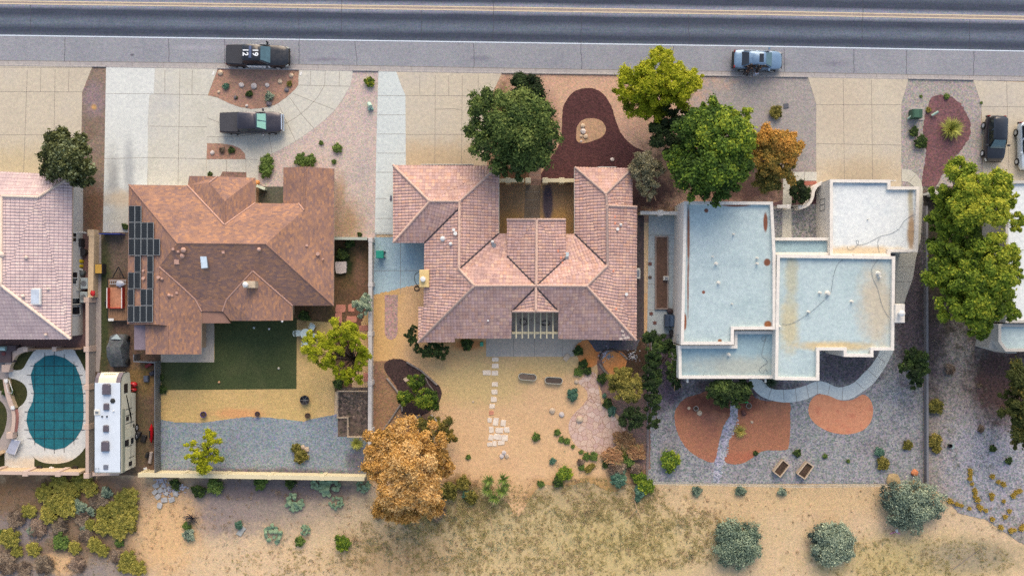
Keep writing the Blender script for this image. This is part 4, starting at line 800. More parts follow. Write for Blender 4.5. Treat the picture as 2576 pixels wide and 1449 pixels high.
# ------------------------------------------------------------------ walls, fences, gates
def wall_thing(name, label, pts, h, th, mat, cap=None, pil=(), pw=.42, capw=.06, cat='wall', pm=None):
    """pts: base line in plan units; pil: pilaster positions"""
    c = P(*pts[0]); t = thing(name, label, cat, (c.x, c.y, 0)); w = [P(*p) for p in pts]
    n = len(w); L = []; Rr = []
    for i in range(n):
        d = w[min(i+1,n-1)] - w[max(i-1,0)]; d.normalize(); nn = Vector((-d.y, d.x, 0)); L.append((w[i]+nn*th/2)); Rr.append(w[i]-nn*th/2)
    def run(mb, z0, z1, e):
        l = []; r = []
        for i in range(n):
            d = (L[i]-Rr[i]).normalized()*e; l.append(L[i]+d); r.append(Rr[i]-d)
        vs = [(p.x,p.y,z) for z in (z0,z1) for p in l + r[::-1]]; m = 2*n
        mb.add(vs, [[i,(i+1)%m,m+(i+1)%m,m+i] for i in range(m)] + [[m+i, m+i+1, m+m-2-i, m+m-1-i] for i in range(n-1)])
    mb = MB(); run(mb, 0, h, 0); part(mb, 'panel', mat, t)
    if cap: mb = MB(); run(mb, h+.001, h+.07, capw); part(mb, 'cap', cap, t)
    for q in pil:
        p = P(*q); mb = MB(); mb.box((p.x,p.y,0),(pw,pw,h+.1),0,0,.02); part(mb, 'pillar', pm or cap or mat, t)
    return t
wall_thing('garden_wall', 'tan block wall stretch with thick cap between leftmost house and trailer yard', [(244,590),(241,748)], .9, .46, m_stucco, m_stucco, [(242,588)], .62, .02)
wall_thing('garden_wall', 'grey block wall with pink cap between pool yard and motorhome', [(238,752),(238,900),(238,1195)], 1.25, .18, m_stuccog, m_pinkcap, [(236,754),(236,876),(236,970),(236,1068),(236,1188)], .5)
wall_thing('garden_wall', 'pale grey block wall between dark turf yard and tan sand yard', [(938,602),(937,900),(936,1195)], 1.25, .2, m_wallwhite, m_wallwhite, [(938,606),(938,716),(937,838),(937,960),(937,1078)], .42, .07)
wall_thing('garden_wall', 'cream rear wall with pilasters behind the blue-grey gravel yard', [(368,1184),(924,1194)], 1.5, .2, m_cream, m_cream, [(372,1185),(474,1187),(579,1189),(690,1191),(820,1193)], .4, .1)
wall_thing('garden_wall', 'cream rear wall with slanting buttresses behind the pool', [(-160,1176),(224,1180)], 1.7, .2, m_stucco, m_pinkcap, [(14,1178),(92,1180),(172,1181)], .5)
wall_thing('garden_wall', 'short low wall behind the motorhome', [(246,1186),(312,1184)], .9, .25, m_wallwhite, m_pinkcap)
wall_thing('garden_wall', 'thin pale green wall closing the yard right of the brown house', [(843,602),(930,603)], 1.3, .14, m_stuccog, M('pale_green_cap', C(170,178,166), .8))
wall_thing('courtyard_wall', 'cream courtyard wall with pillars left of the iron gate', [(1253,459),(1318,459)], 1.3, .22, m_cream, m_cream, [(1278,459),(1328,459)], .5)
wall_thing('courtyard_wall', 'cream courtyard wall with pillars right of the iron gate', [(1376,459),(1446,459)], 1.3, .22, m_cream, m_cream, [(1370,459),(1411,459)], .5)
wall_thing('garden_wall', 'cream wall linking the tile roof to the white house wall', [(1605,539),(1697,540)], 1.3, .2, m_cream, m_parapet, [(1655,539)], .5)
wall_thing('garden_wall', 'short white wall left of the white house entry gate', [(1944,523),(1974,523)], 1.2, .18, m_parapet, m_parapet, [(1972,523)], .4)
wall_thing('garden_wall', 'curving white wall round the clipped hedge by the garage', smooth_poly([(1996,525),(2012,523),(2024,514),(2031,500),(2034,485),(2042,472),(2056,464)], 3, False), 1.2, .18, m_parapet, m_parapet, [(2002,525)], .36)
wall_thing('garden_wall', 'short white wall right of the garage partly under the big tree', [(2322,490),(2420,492)], 1.3, .2, m_parapet, m_offwhite, [(2338,490)], .5)
wall_thing('low_wall', 'low dark block wall between the grey stone yard and the rocky yard', [(2324,520),(2325,800),(2326,1215)], .5, .16, G('dark_block', [C(120,118,122), C(130,128,132)], .5, 8, .15, .3), M('dark_block_cap', C(120,122,128), .85, sc=3), (), .4, .02)
def zz(l): return [Z7(*p) for p in l]
wall_thing('curved_wall', 'low tan curved wall at the upper left of the pool', smooth_poly(zz([(330,75),(280,85),(230,105),(185,140),(155,190),(130,240),(118,290)]), 3, False), .6, .42, m_stucco, m_pinkcap, [Z7(105,280)], .7)
wall_thing('curved_wall', 'low tan curved wall left of the pool with a handrail', smooth_poly(zz([(100,390),(110,460),(130,560),(160,650),(182,705)]), 3, False), .6, .3, m_stucco, m_pinkcap)
wall_thing('curved_wall', 'low reddish curved wall at the lower left of the pool', smooth_poly(zz([(182,715),(192,780),(190,850),(178,950)]), 3, False), .6, .2, M('brick_wall', C(190,130,120), .9), m_pinkcap, [Z7(150,985)], .6)
wall_thing('pool_fence', 'thin dark pool fence with pale pillars above the pool', zz([(330,72),(640,70),(930,68)]), 1.1, .06, m_wood, m_wood, [Z7(350,75),Z7(650,72)], .42, .03, 'fence', m_pinkcap)
wall_thing('garden_wall', 'slanting cream wall stub at the bottom left corner', zz([(0,1195),(55,1160)]), .9, .3, m_stucco, m_pinkcap)
# gates
def gate(label, v0, w0, v1, w1, h, mat, n=7, cat='gate'):
    a, b_ = P(v0,w0), P(v1,w1); t = thing('gate', label, cat, ((a.x+b_.x)/2,(a.y+b_.y)/2,0)); mb = MB()
    for z in (.12, h-.06): mb.tube([(a.x,a.y,z),(b_.x,b_.y,z)], .025, 5)
    mb.tube([(a.x,a.y,.05),(a.x,a.y,h)], .03, 5); mb.tube([(b_.x,b_.y,.05),(b_.x,b_.y,h)], .03, 5); part(mb,'gate_frame',mat,t)
    mb = MB()
    for i in range(1, n): q = a.lerp(b_, i/n); mb.tube([(q.x,q.y,.1),(q.x,q.y,h)], .014, 4)
    part(mb,'bars',mat,t); return t
gate('black wrought iron gate between the two courtyard pillars', 1334, 458, 1364, 458, 1.3, m_black)
gate('dark iron gate at the white house entry path', 1977, 524, 1997, 524, 1.1, m_black)
gate('white gate between the leftmost house and the tan wall', 209, 588, 229, 587, 1.5, m_white)
gate('metal gate across the blue-white driveway', 946, 588, 1000, 588, 1.2, m_metal, 12)
bl = MB(); a, b_ = P(263,590), P(316,590); bl.box(((a.x+b_.x)/2,a.y,0),(b_.x-a.x,.05,1.1)); tag(bl.build('tarp_screen', M('blue_tarp', C(40,70,170), .6)), 'blue tarp screen across the end of the white driveway', 'screen')
# corrugated metal fence, wire fences, garden bed fence
mf = thing('metal_fence', 'grey corrugated metal fence between the dirt side yard and the turf', 'fence', P(405, 1040)); mb = MB()
y0, y1 = P(0,906).y, P(0,1188).y; x0 = P(405,0).x; nseg = 240; vs = []
for i in range(nseg+1):
    y = y0 + (y1-y0)*i/nseg; x = x0 + .03*math.sin(i*math.pi/2.0)
    vs += [(x,y,0),(x,y,1.25),(x-.03,y,1.25),(x-.03,y,0)]
fs = []
for i in range(nseg):
    for k in range(3): fs.append([i*4+k, i*4+k+1, i*4+4+k+1, i*4+4+k])
mb.add(vs, fs); part(mb,'panel',M('corrugated_metal', C(124,128,130), .6, .2, sc=1.5, dirt=C(100,98,96)),mf)
mb = MB(); mb.tube([(x0-.02,y0,1.27),(x0-.02,y1,1.27)], .03, 5); part(mb,'rail',m_metal,mf)
wall_thing('metal_fence', 'short corrugated metal fence closing the side yard below the brown house', [(352,889),(352,906),(403,909)], 1.2, .06, m_metal, m_metal, (), .3, .01, 'fence')
def wirefence(label, pts, h, mat, post=.035, every=2.4):
    w = [P(*p) for p in pts]; t = thing('wire_fence', label, 'fence', (w[0].x,w[0].y,0)); mb = MB()
    for z in (h, h*.5, .1): mb.tube([(p.x,p.y,z + rnd.uniform(-.03,.03)) for p in w], .022, 4)
    part(mb,'wire',mat,t)
    for i in range(len(w)-1):
        a, b_ = w[i], w[i+1]; n = max(1, round((b_-a).length/every))
        for j in range(n + (i == len(w)-2)):
            p = a.lerp(b_, j/n); m = MB(); m.cyl((p.x,p.y,0), post, h+.08, 6); part(m,'post',mat,t)
    return t
wirefence('pale wire fence along the back of the grey stone yard', [(1640,1212),(1760,1214),(1880,1217),(2000,1219),(2120,1218),(2320,1216)], .9, M('pale_wire', C(190,188,176), .7))
wirefence('grey post and wire fence along the left of the grey stone yard', [(1628,850),(1628,950),(1627,1060),(1627,1120),(1625,1200)], 1.0, M('galv_wire', C(130,130,134), .6))
def railfence(label, pts, h, mat, cat='fence'):
    w = [P(*p) for p in pts]; t = thing('rail_fence', label, cat, (w[0].x,w[0].y,0))
    for i in range(len(w)-1):
        mb = MB()
        for z in (h, h*.45): mb.tube([(w[i].x,w[i].y,z),(w[i+1].x,w[i+1].y,z)], .035, 5)
        part(mb,'rail',mat,t); a, b_ = w[i], w[i+1]; n = max(1, round((b_-a).length/.9))
        for j in range(n): p = a.lerp(b_, j/n); m = MB(); m.box((p.x,p.y,0),(.07,.07,h+.05)); part(m,'post',mat,t)
    return t
railfence('low pale timber fence round the bare garden bed', [(932,982),(852,982),(852,1048),(878,1048),(878,1096),(932,1096)], .7, m_woodlt)
rg = random.Random(12)
t = thing('garden_bed', 'round clods of dark mulch inside the fenced bed', 'garden bed', P(890,1040))
mb = MB()
for k in range(46):
    p = P(rg.uniform(858,926), rg.uniform(988,1052)); mb.ico((p.x,p.y,.02),(rg.uniform(.1,.22),rg.uniform(.1,.2),.08),1,.15,rg)
part(mb,'clods',G('clods',[C(110,98,92),C(140,122,108),C(84,76,72)],2,7,.4,.1),t)
t.children[0]['kind'] = 'stuff'
for k,(v,w) in enumerate([(919,1068),(913,1058)]): pass

# ------------------------------------------------------------------ vegetation
nrg = np.random.default_rng(5)
def leaf_object(name, clumps, n, size, *a_, **k_):
    return leaf_object_(name, clumps, int(n*(2.1 if n > 1500 else 1)), size*(.68 if n > 1500 else 1), *a_, **k_)
def leaf_object_(name, clumps, n, size, mat, parent=None, loc=(0,0,0), aspect=1.6, seed=1, flat=.15, shell=.5, up=.25, rndn=.75):
    """clumps: rows (x,y,z,rx,ry,rz,tint) in world metres; a cloud of leaf quads"""
    g = np.random.default_rng(seed); c = np.array(clumps, float); wt = (c[:,3]*c[:,4])**.8; wt /= wt.sum()
    idx = g.choice(len(c), n, p=wt); stray = g.random(n) < .2; d = g.normal(size=(n,3)); d /= np.linalg.norm(d,axis=1)[:,None]
    low = d[:,2] < -.35; d[low,2] *= -1
    r = shell + (1-shell)*g.random(n)**.7; r[stray] *= g.uniform(1.05,1.6,stray.sum()); lump = 1 + .16*np.sin(d[:,0]*7+idx)*np.cos(d[:,1]*8+idx*2)
    pos = c[idx,:3] + d*c[idx,3:6]*(r*lump)[:,None]; pos[:,2] = np.maximum(pos[:,2], .03)
    nrm = d*(1/np.maximum(c[idx,3:6],1e-3))*c[idx,3:6].mean(axis=1)[:,None]; nrm /= np.linalg.norm(nrm,axis=1)[:,None]
    nrm = nrm + g.normal(size=(n,3))*rndn*.6; nrm[:,2] += up; nrm /= np.linalg.norm(nrm,axis=1)[:,None]
    a = np.cross(nrm, g.normal(size=(n,3))); a /= np.linalg.norm(a,axis=1)[:,None]; b = np.cross(nrm, a)
    s = size*g.uniform(.55,1.35,n)[:,None]; a = a*s*aspect*.5; b = b*s*.5
    v = np.empty((n,4,3)); v[:,0] = pos-a; v[:,1] = pos-b*1.0; v[:,2] = pos+a; v[:,3] = pos+b*1.0; v[:,2] += nrm*s*flat
    v -= np.array(loc)[None,None,:]
    me = bpy.data.meshes.new(name); me.vertices.add(4*n); me.vertices.foreach_set('co', v.ravel().astype(np.float32))
    me.loops.add(4*n); me.loops.foreach_set('vertex_index', np.arange(4*n,dtype=np.int32))
    me.polygons.add(n); me.polygons.foreach_set('loop_start', np.arange(0,4*n,4,dtype=np.int32)); me.polygons.foreach_set('loop_total', np.full(n,4,dtype=np.int32))
    me.update(calc_edges=True)
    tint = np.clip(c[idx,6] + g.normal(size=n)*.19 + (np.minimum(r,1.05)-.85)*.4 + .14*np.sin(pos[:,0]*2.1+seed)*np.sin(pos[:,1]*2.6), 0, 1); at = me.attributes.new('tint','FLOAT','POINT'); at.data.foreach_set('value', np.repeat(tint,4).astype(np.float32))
    me.materials.append(mat); o = bpy.data.objects.new(name, me); COL.objects.link(o)
    if parent: o.parent = parent
    return o
def mkclumps(lobes, rg, per=7, cr=(.34,.52), tint=(.3,.7)):
    per = per*2.3; cr = (cr[0]*.58, cr[1]*.62)
    """lobes: (v, w, r_plan, z, rz[, tint]); sub-clumps over each lobe"""
    out = []
    for L in lobes:
        v, w, r, z, rz = L[:5]; tt = L[5] if len(L) > 5 else None
        c = P(v, w, z); rr = r*S*(1-z/H); k = max(4, int(per*(r/40)**1.1)) if per else 1
        for i in range(k):
            th = i*2.39996 + rg.uniform(-.3,.3); q = math.sqrt((i+.5)/k)*.9; f = rg.uniform(*cr)*rg.uniform(.75,1.2)
            if k > 9 and rg.random() < .2: continue
            x = c.x + math.cos(th)*q*rr*rg.uniform(.8,1.25); y = c.y + math.sin(th)*q*rr*rg.uniform(.8,1.25)
            zz_ = c.z + rz*(math.sqrt(max(0,1-q*q))*.75 - .15) * rg.uniform(.55,1.1); fr = f*rr*(1.35 if k < 9 else 1.12)
            out.append((x, y, zz_, fr*rg.uniform(.85,1.2), fr*rg.uniform(.85,1.2), fr*.75, (tt if tt is not None else .5)+rg.uniform(tint[0]-.5,tint[1]-.5)))
    return out
m_barkw = M('tree_bark', C(104,84,68), .95, sc=6, var=.25); m_barkp = M('pale_bark', C(190,160,124), .9, sc=6, var=.2)
def tree(name, label, cat, lobes, n, size, mat, base=None, bark=None, seed=1, per=7, twigs=0, group=None, cr=(.34,.52), aspect=1.6, tint=(.3,.7), rndn=.75, trunk=True, up=.25):
    rg = random.Random(seed); L0 = lobes[0]; bv = base or (sum(l[0] for l in lobes)/len(lobes), sum(l[1] for l in lobes)/len(lobes))
    zt = max(l[3] for l in lobes); b_ = P(*bv, zt*.6); loc = Vector((b_.x, b_.y, 0)); t = thing(name, label, cat, loc, 0, group)
    cl = mkclumps(lobes, rg, per, cr, tint); leaf_object('crown', cl, n, size, mat, t, loc, aspect, seed, rndn=rndn, up=up)
    if trunk:
        mb = MB(); fork = loc + Vector((0,0,zt*.35)); R0 = .06 + .022*zt
        mb.tube([loc, loc+Vector((.05,.02,zt*.2)), fork], [R0*1.4, R0, R0*.9], 8)
        for c in cl:
            e = Vector(c[:3]); m_ = fork.lerp(e, .5) + Vector((rg.uniform(-.2,.2),rg.uniform(-.2,.2),rg.uniform(0,.3)))
            if rg.random() < .75: mb.tube([fork, m_, e], [R0*.5, R0*.28, .02], 5)
        for k in range(twigs):
            c = rg.choice(cl); e = Vector(c[:3]) + Vector((rg.gauss(0,.4),rg.gauss(0,.4),c[5]*1.1)); s_ = fork.lerp(e,.45)+Vector((0,0,.3)); mb.tube([s_, s_.lerp(e,.6)+Vector((0,0,.12)), e], [.035,.025,.012], 4)
        part(mb, 'trunk', bark or m_barkw, t)
    return t
lf_dark = leafmat('dark_green_leaves', [C(40,54,34), C(56,76,42), C(76,100,50), C(112,132,66)])
lf_pine = leafmat('pine_leaves', [C(52,70,40), C(78,100,52), C(106,128,64), C(146,160,88)])
lf_conif = leafmat('cypress_leaves', [C(32,42,28), C(58,68,38), C(94,102,56), C(150,164,128)])
lf_lime = leafmat('lime_leaves', [C(96,104,30), C(146,158,34), C(180,188,36), C(206,204,60)], .35)
lf_green = leafmat('bright_green_leaves', [C(50,74,34), C(78,108,44), C(114,144,52), C(172,186,62)], .3)
lf_mesq = leafmat('mesquite_leaves', [C(66,86,34), C(104,130,44), C(142,164,54), C(194,196,68)], .35)
lf_orange = leafmat('orange_leaves', [C(136,116,62), C(188,148,80), C(216,172,98), C(232,200,140)], .3)
lf_ochre = leafmat('ochre_leaves', [C(84,92,48), C(128,118,58), C(168,138,66), C(204,156,76)], .3)
lf_olive = leafmat('olive_grey_leaves', [C(92,92,74), C(128,126,98), C(158,154,120), C(176,172,148)])
lf_olivey = leafmat('olive_yellow_leaves', [C(74,74,34), C(116,112,52), C(152,144,72), C(178,164,88)])
lf_grey = leafmat('grey_green_leaves', [C(50,66,64), C(98,120,108), C(144,164,142), C(192,206,176)])  # dark end of the ramp paints in shaded gaps between leaves
lf_teal = leafmat('teal_leaves', [C(66,100,86), C(92,134,114), C(122,160,140), C(110,150,118)])
lf_yel = leafmat('yellow_green_leaves', [C(98,98,52), C(136,136,62), C(168,164,78), C(192,182,96)])
lf_mid = leafmat('mid_green_leaves', [C(60,80,44), C(90,116,58), C(120,148,72), C(148,168,90)])
lf_brown = leafmat('brown_twigs', [C(96,84,76), C(122,106,92), C(150,132,114), C(172,154,134)])
lf_round = leafmat('round_shrub_leaves', [C(44,62,30), C(76,104,36), C(118,142,46), C(184,182,58)])
lf_tan = leafmat('dry_twigs', [C(150,116,84), C(186,146,108), C(204,164,120), C(176,160,110)])

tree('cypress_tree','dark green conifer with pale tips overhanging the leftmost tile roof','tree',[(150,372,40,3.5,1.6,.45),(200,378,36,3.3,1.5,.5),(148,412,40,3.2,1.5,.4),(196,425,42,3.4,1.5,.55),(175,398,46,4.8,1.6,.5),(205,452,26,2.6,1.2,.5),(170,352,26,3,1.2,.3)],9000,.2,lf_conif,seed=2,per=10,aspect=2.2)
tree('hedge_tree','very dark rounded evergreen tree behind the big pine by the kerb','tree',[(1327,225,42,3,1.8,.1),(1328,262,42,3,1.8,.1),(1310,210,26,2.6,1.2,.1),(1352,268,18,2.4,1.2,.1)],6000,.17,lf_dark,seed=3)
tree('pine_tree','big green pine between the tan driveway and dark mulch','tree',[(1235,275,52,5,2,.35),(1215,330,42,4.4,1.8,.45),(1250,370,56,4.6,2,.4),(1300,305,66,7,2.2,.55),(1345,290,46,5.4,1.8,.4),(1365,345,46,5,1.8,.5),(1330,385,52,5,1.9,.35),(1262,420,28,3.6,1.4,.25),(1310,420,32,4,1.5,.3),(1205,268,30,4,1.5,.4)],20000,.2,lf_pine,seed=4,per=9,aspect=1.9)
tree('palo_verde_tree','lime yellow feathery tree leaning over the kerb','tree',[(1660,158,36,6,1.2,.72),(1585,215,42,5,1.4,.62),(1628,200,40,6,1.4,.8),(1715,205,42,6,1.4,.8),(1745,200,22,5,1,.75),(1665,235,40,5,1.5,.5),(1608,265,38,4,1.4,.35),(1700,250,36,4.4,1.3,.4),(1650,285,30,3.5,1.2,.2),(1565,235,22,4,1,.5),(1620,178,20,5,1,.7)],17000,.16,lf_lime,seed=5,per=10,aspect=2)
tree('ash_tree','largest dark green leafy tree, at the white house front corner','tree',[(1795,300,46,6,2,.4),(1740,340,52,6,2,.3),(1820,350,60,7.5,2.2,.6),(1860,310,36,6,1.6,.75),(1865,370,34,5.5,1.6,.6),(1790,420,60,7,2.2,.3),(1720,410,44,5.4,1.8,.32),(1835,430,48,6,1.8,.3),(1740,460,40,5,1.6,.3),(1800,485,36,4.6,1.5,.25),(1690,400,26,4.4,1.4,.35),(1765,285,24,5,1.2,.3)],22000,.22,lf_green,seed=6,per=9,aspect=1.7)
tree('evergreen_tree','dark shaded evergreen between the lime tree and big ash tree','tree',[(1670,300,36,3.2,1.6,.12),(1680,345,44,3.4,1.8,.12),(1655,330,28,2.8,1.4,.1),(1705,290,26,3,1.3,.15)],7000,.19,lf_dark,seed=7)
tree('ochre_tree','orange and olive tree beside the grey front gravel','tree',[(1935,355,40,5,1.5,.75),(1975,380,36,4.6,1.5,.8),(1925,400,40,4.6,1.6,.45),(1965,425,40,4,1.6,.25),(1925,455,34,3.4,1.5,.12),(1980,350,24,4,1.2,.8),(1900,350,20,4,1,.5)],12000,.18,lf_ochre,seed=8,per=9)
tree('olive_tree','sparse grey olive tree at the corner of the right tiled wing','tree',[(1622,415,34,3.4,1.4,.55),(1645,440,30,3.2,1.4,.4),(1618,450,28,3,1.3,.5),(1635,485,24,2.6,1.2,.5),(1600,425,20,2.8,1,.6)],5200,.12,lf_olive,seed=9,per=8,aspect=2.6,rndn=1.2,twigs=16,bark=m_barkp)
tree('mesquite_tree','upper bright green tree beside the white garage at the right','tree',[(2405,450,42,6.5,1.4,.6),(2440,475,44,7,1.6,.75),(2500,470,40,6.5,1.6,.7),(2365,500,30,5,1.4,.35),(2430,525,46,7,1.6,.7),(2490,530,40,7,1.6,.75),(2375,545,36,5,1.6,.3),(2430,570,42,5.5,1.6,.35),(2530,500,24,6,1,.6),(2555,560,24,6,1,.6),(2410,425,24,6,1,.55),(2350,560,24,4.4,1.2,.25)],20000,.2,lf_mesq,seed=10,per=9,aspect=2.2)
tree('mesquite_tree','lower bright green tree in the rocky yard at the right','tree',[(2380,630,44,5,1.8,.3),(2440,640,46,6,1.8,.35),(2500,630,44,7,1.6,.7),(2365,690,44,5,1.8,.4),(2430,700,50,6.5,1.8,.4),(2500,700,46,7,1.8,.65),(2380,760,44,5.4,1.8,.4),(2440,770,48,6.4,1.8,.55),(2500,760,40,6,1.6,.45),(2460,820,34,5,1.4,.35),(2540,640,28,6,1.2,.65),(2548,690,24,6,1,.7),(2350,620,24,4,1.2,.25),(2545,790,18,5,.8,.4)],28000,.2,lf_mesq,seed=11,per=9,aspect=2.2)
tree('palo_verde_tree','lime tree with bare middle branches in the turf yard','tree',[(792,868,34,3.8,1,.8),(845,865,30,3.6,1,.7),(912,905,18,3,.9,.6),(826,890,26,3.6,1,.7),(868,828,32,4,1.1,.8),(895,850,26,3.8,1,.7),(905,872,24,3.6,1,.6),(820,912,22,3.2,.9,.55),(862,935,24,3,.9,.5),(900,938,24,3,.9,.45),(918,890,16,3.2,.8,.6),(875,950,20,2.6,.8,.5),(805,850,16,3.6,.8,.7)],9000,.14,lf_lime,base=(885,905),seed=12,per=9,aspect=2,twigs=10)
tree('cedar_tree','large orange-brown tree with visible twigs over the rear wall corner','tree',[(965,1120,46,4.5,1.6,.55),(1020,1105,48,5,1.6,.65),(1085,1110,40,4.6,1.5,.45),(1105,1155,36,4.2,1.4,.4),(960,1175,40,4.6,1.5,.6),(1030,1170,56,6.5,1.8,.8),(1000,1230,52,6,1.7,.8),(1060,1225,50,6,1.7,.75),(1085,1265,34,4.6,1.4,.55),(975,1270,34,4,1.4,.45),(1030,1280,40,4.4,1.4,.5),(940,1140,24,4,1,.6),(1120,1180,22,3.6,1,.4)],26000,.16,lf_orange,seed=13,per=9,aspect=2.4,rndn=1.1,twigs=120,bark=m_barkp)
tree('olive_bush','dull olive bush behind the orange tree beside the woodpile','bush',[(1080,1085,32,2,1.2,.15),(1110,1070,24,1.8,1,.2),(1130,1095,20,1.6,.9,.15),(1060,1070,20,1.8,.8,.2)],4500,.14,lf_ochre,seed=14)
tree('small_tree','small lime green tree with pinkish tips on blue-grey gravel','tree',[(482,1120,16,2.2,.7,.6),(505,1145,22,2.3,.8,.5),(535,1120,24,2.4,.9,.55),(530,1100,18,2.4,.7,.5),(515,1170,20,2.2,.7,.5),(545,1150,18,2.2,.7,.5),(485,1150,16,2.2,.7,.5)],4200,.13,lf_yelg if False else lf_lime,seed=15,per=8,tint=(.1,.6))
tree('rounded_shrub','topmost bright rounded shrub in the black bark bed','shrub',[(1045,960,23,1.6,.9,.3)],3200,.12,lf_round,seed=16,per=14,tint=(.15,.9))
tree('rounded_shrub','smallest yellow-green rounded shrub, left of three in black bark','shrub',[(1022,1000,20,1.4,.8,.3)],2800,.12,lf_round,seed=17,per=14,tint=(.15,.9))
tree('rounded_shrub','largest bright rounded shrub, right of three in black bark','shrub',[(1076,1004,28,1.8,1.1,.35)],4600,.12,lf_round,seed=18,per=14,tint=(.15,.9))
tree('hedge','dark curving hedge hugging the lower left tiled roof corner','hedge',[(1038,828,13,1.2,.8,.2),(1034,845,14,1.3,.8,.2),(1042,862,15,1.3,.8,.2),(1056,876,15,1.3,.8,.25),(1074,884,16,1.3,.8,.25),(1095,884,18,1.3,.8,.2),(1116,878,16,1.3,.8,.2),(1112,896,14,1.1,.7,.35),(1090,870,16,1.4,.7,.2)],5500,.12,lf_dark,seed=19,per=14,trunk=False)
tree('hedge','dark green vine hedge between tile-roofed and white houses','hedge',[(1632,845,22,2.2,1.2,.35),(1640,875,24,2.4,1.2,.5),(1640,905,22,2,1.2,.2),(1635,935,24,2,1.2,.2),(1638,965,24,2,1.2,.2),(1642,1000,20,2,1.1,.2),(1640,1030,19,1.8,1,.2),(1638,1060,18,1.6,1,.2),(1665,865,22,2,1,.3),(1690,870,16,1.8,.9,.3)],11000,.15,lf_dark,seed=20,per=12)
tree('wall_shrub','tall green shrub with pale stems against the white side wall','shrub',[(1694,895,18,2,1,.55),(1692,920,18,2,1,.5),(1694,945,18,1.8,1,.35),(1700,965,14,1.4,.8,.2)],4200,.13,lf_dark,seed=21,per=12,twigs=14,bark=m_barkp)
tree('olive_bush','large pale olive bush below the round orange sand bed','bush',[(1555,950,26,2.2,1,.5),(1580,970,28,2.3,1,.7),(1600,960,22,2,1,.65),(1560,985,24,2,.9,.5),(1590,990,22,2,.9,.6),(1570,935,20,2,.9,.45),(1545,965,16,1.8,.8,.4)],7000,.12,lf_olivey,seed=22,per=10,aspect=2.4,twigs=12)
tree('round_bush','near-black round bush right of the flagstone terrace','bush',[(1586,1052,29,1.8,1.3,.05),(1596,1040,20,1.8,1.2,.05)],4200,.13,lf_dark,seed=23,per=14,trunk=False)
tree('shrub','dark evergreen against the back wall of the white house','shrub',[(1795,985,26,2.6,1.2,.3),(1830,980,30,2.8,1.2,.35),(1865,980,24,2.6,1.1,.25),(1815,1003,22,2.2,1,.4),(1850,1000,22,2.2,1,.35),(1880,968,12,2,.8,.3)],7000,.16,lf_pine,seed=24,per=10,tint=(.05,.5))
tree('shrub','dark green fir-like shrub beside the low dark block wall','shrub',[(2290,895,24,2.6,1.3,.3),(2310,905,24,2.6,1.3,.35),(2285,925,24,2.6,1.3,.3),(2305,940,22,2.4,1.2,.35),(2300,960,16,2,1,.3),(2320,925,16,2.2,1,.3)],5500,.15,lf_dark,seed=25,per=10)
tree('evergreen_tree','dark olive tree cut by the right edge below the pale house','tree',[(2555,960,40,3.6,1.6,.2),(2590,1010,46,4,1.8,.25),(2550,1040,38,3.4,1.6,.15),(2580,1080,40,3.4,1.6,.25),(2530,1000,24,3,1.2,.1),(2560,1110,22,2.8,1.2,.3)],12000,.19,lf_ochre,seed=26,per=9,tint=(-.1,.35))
for lb, v, w, rx, ry, sd in [('grey-green saltbush on sand, the leftmost of three large ones',1855,1365,64,62,31),('grey-green saltbush on sand, the middle of three large ones',2095,1362,58,60,32)]:
    tree('saltbush', lb, 'bush', [(v-rx*.45,w-ry*.35,rx*.5,.5,.7,.15),(v+rx*.3,w-ry*.35,rx*.5,.6,.8,.5),(v,w,rx*.85,.7,1.2,.6),(v-rx*.4,w+ry*.4,rx*.48,.5,.7,.4),(v+rx*.4,w+ry*.3,rx*.5,.6,.8,.6),(v,w+ry*.55,rx*.4,.5,.6,.5)], 12000, .15, lf_grey, seed=sd, per=13, trunk=False, aspect=1.3)
tree('saltbush','largest grey-green saltbush, straddling the corner of the wire fence','bush',[(2240,1250,34,.6,.9,.2),(2290,1247,44,.8,1.1,.6),(2335,1262,38,.7,1,.65),(2262,1285,40,.8,1,.35),(2310,1290,42,.8,1,.5),(2270,1310,26,.5,.7,.5),(2345,1285,26,.6,.8,.4)],9000,.16,lf_grey,seed=33,per=13,trunk=False,aspect=1.3)
tree('hedge_ball','glossy dark clipped round hedge inside the curving white wall','hedge',[(2009,480,23,1.2,.8,.05),(2009,496,24,1.2,.8,.05)],5000,.12,lf_dark,seed=34,per=12,trunk=False)
tree('spruce_bush','silvery green feathery shrub against the pale block wall','shrub',[(905,765,18,1.8,.9,.7),(922,752,14,1.8,.8,.7),(912,785,16,1.6,.8,.5),(925,772,14,1.7,.8,.6)],2600,.13,lf_grey,seed=35,per=12,trunk=False,tint=(.4,.9))

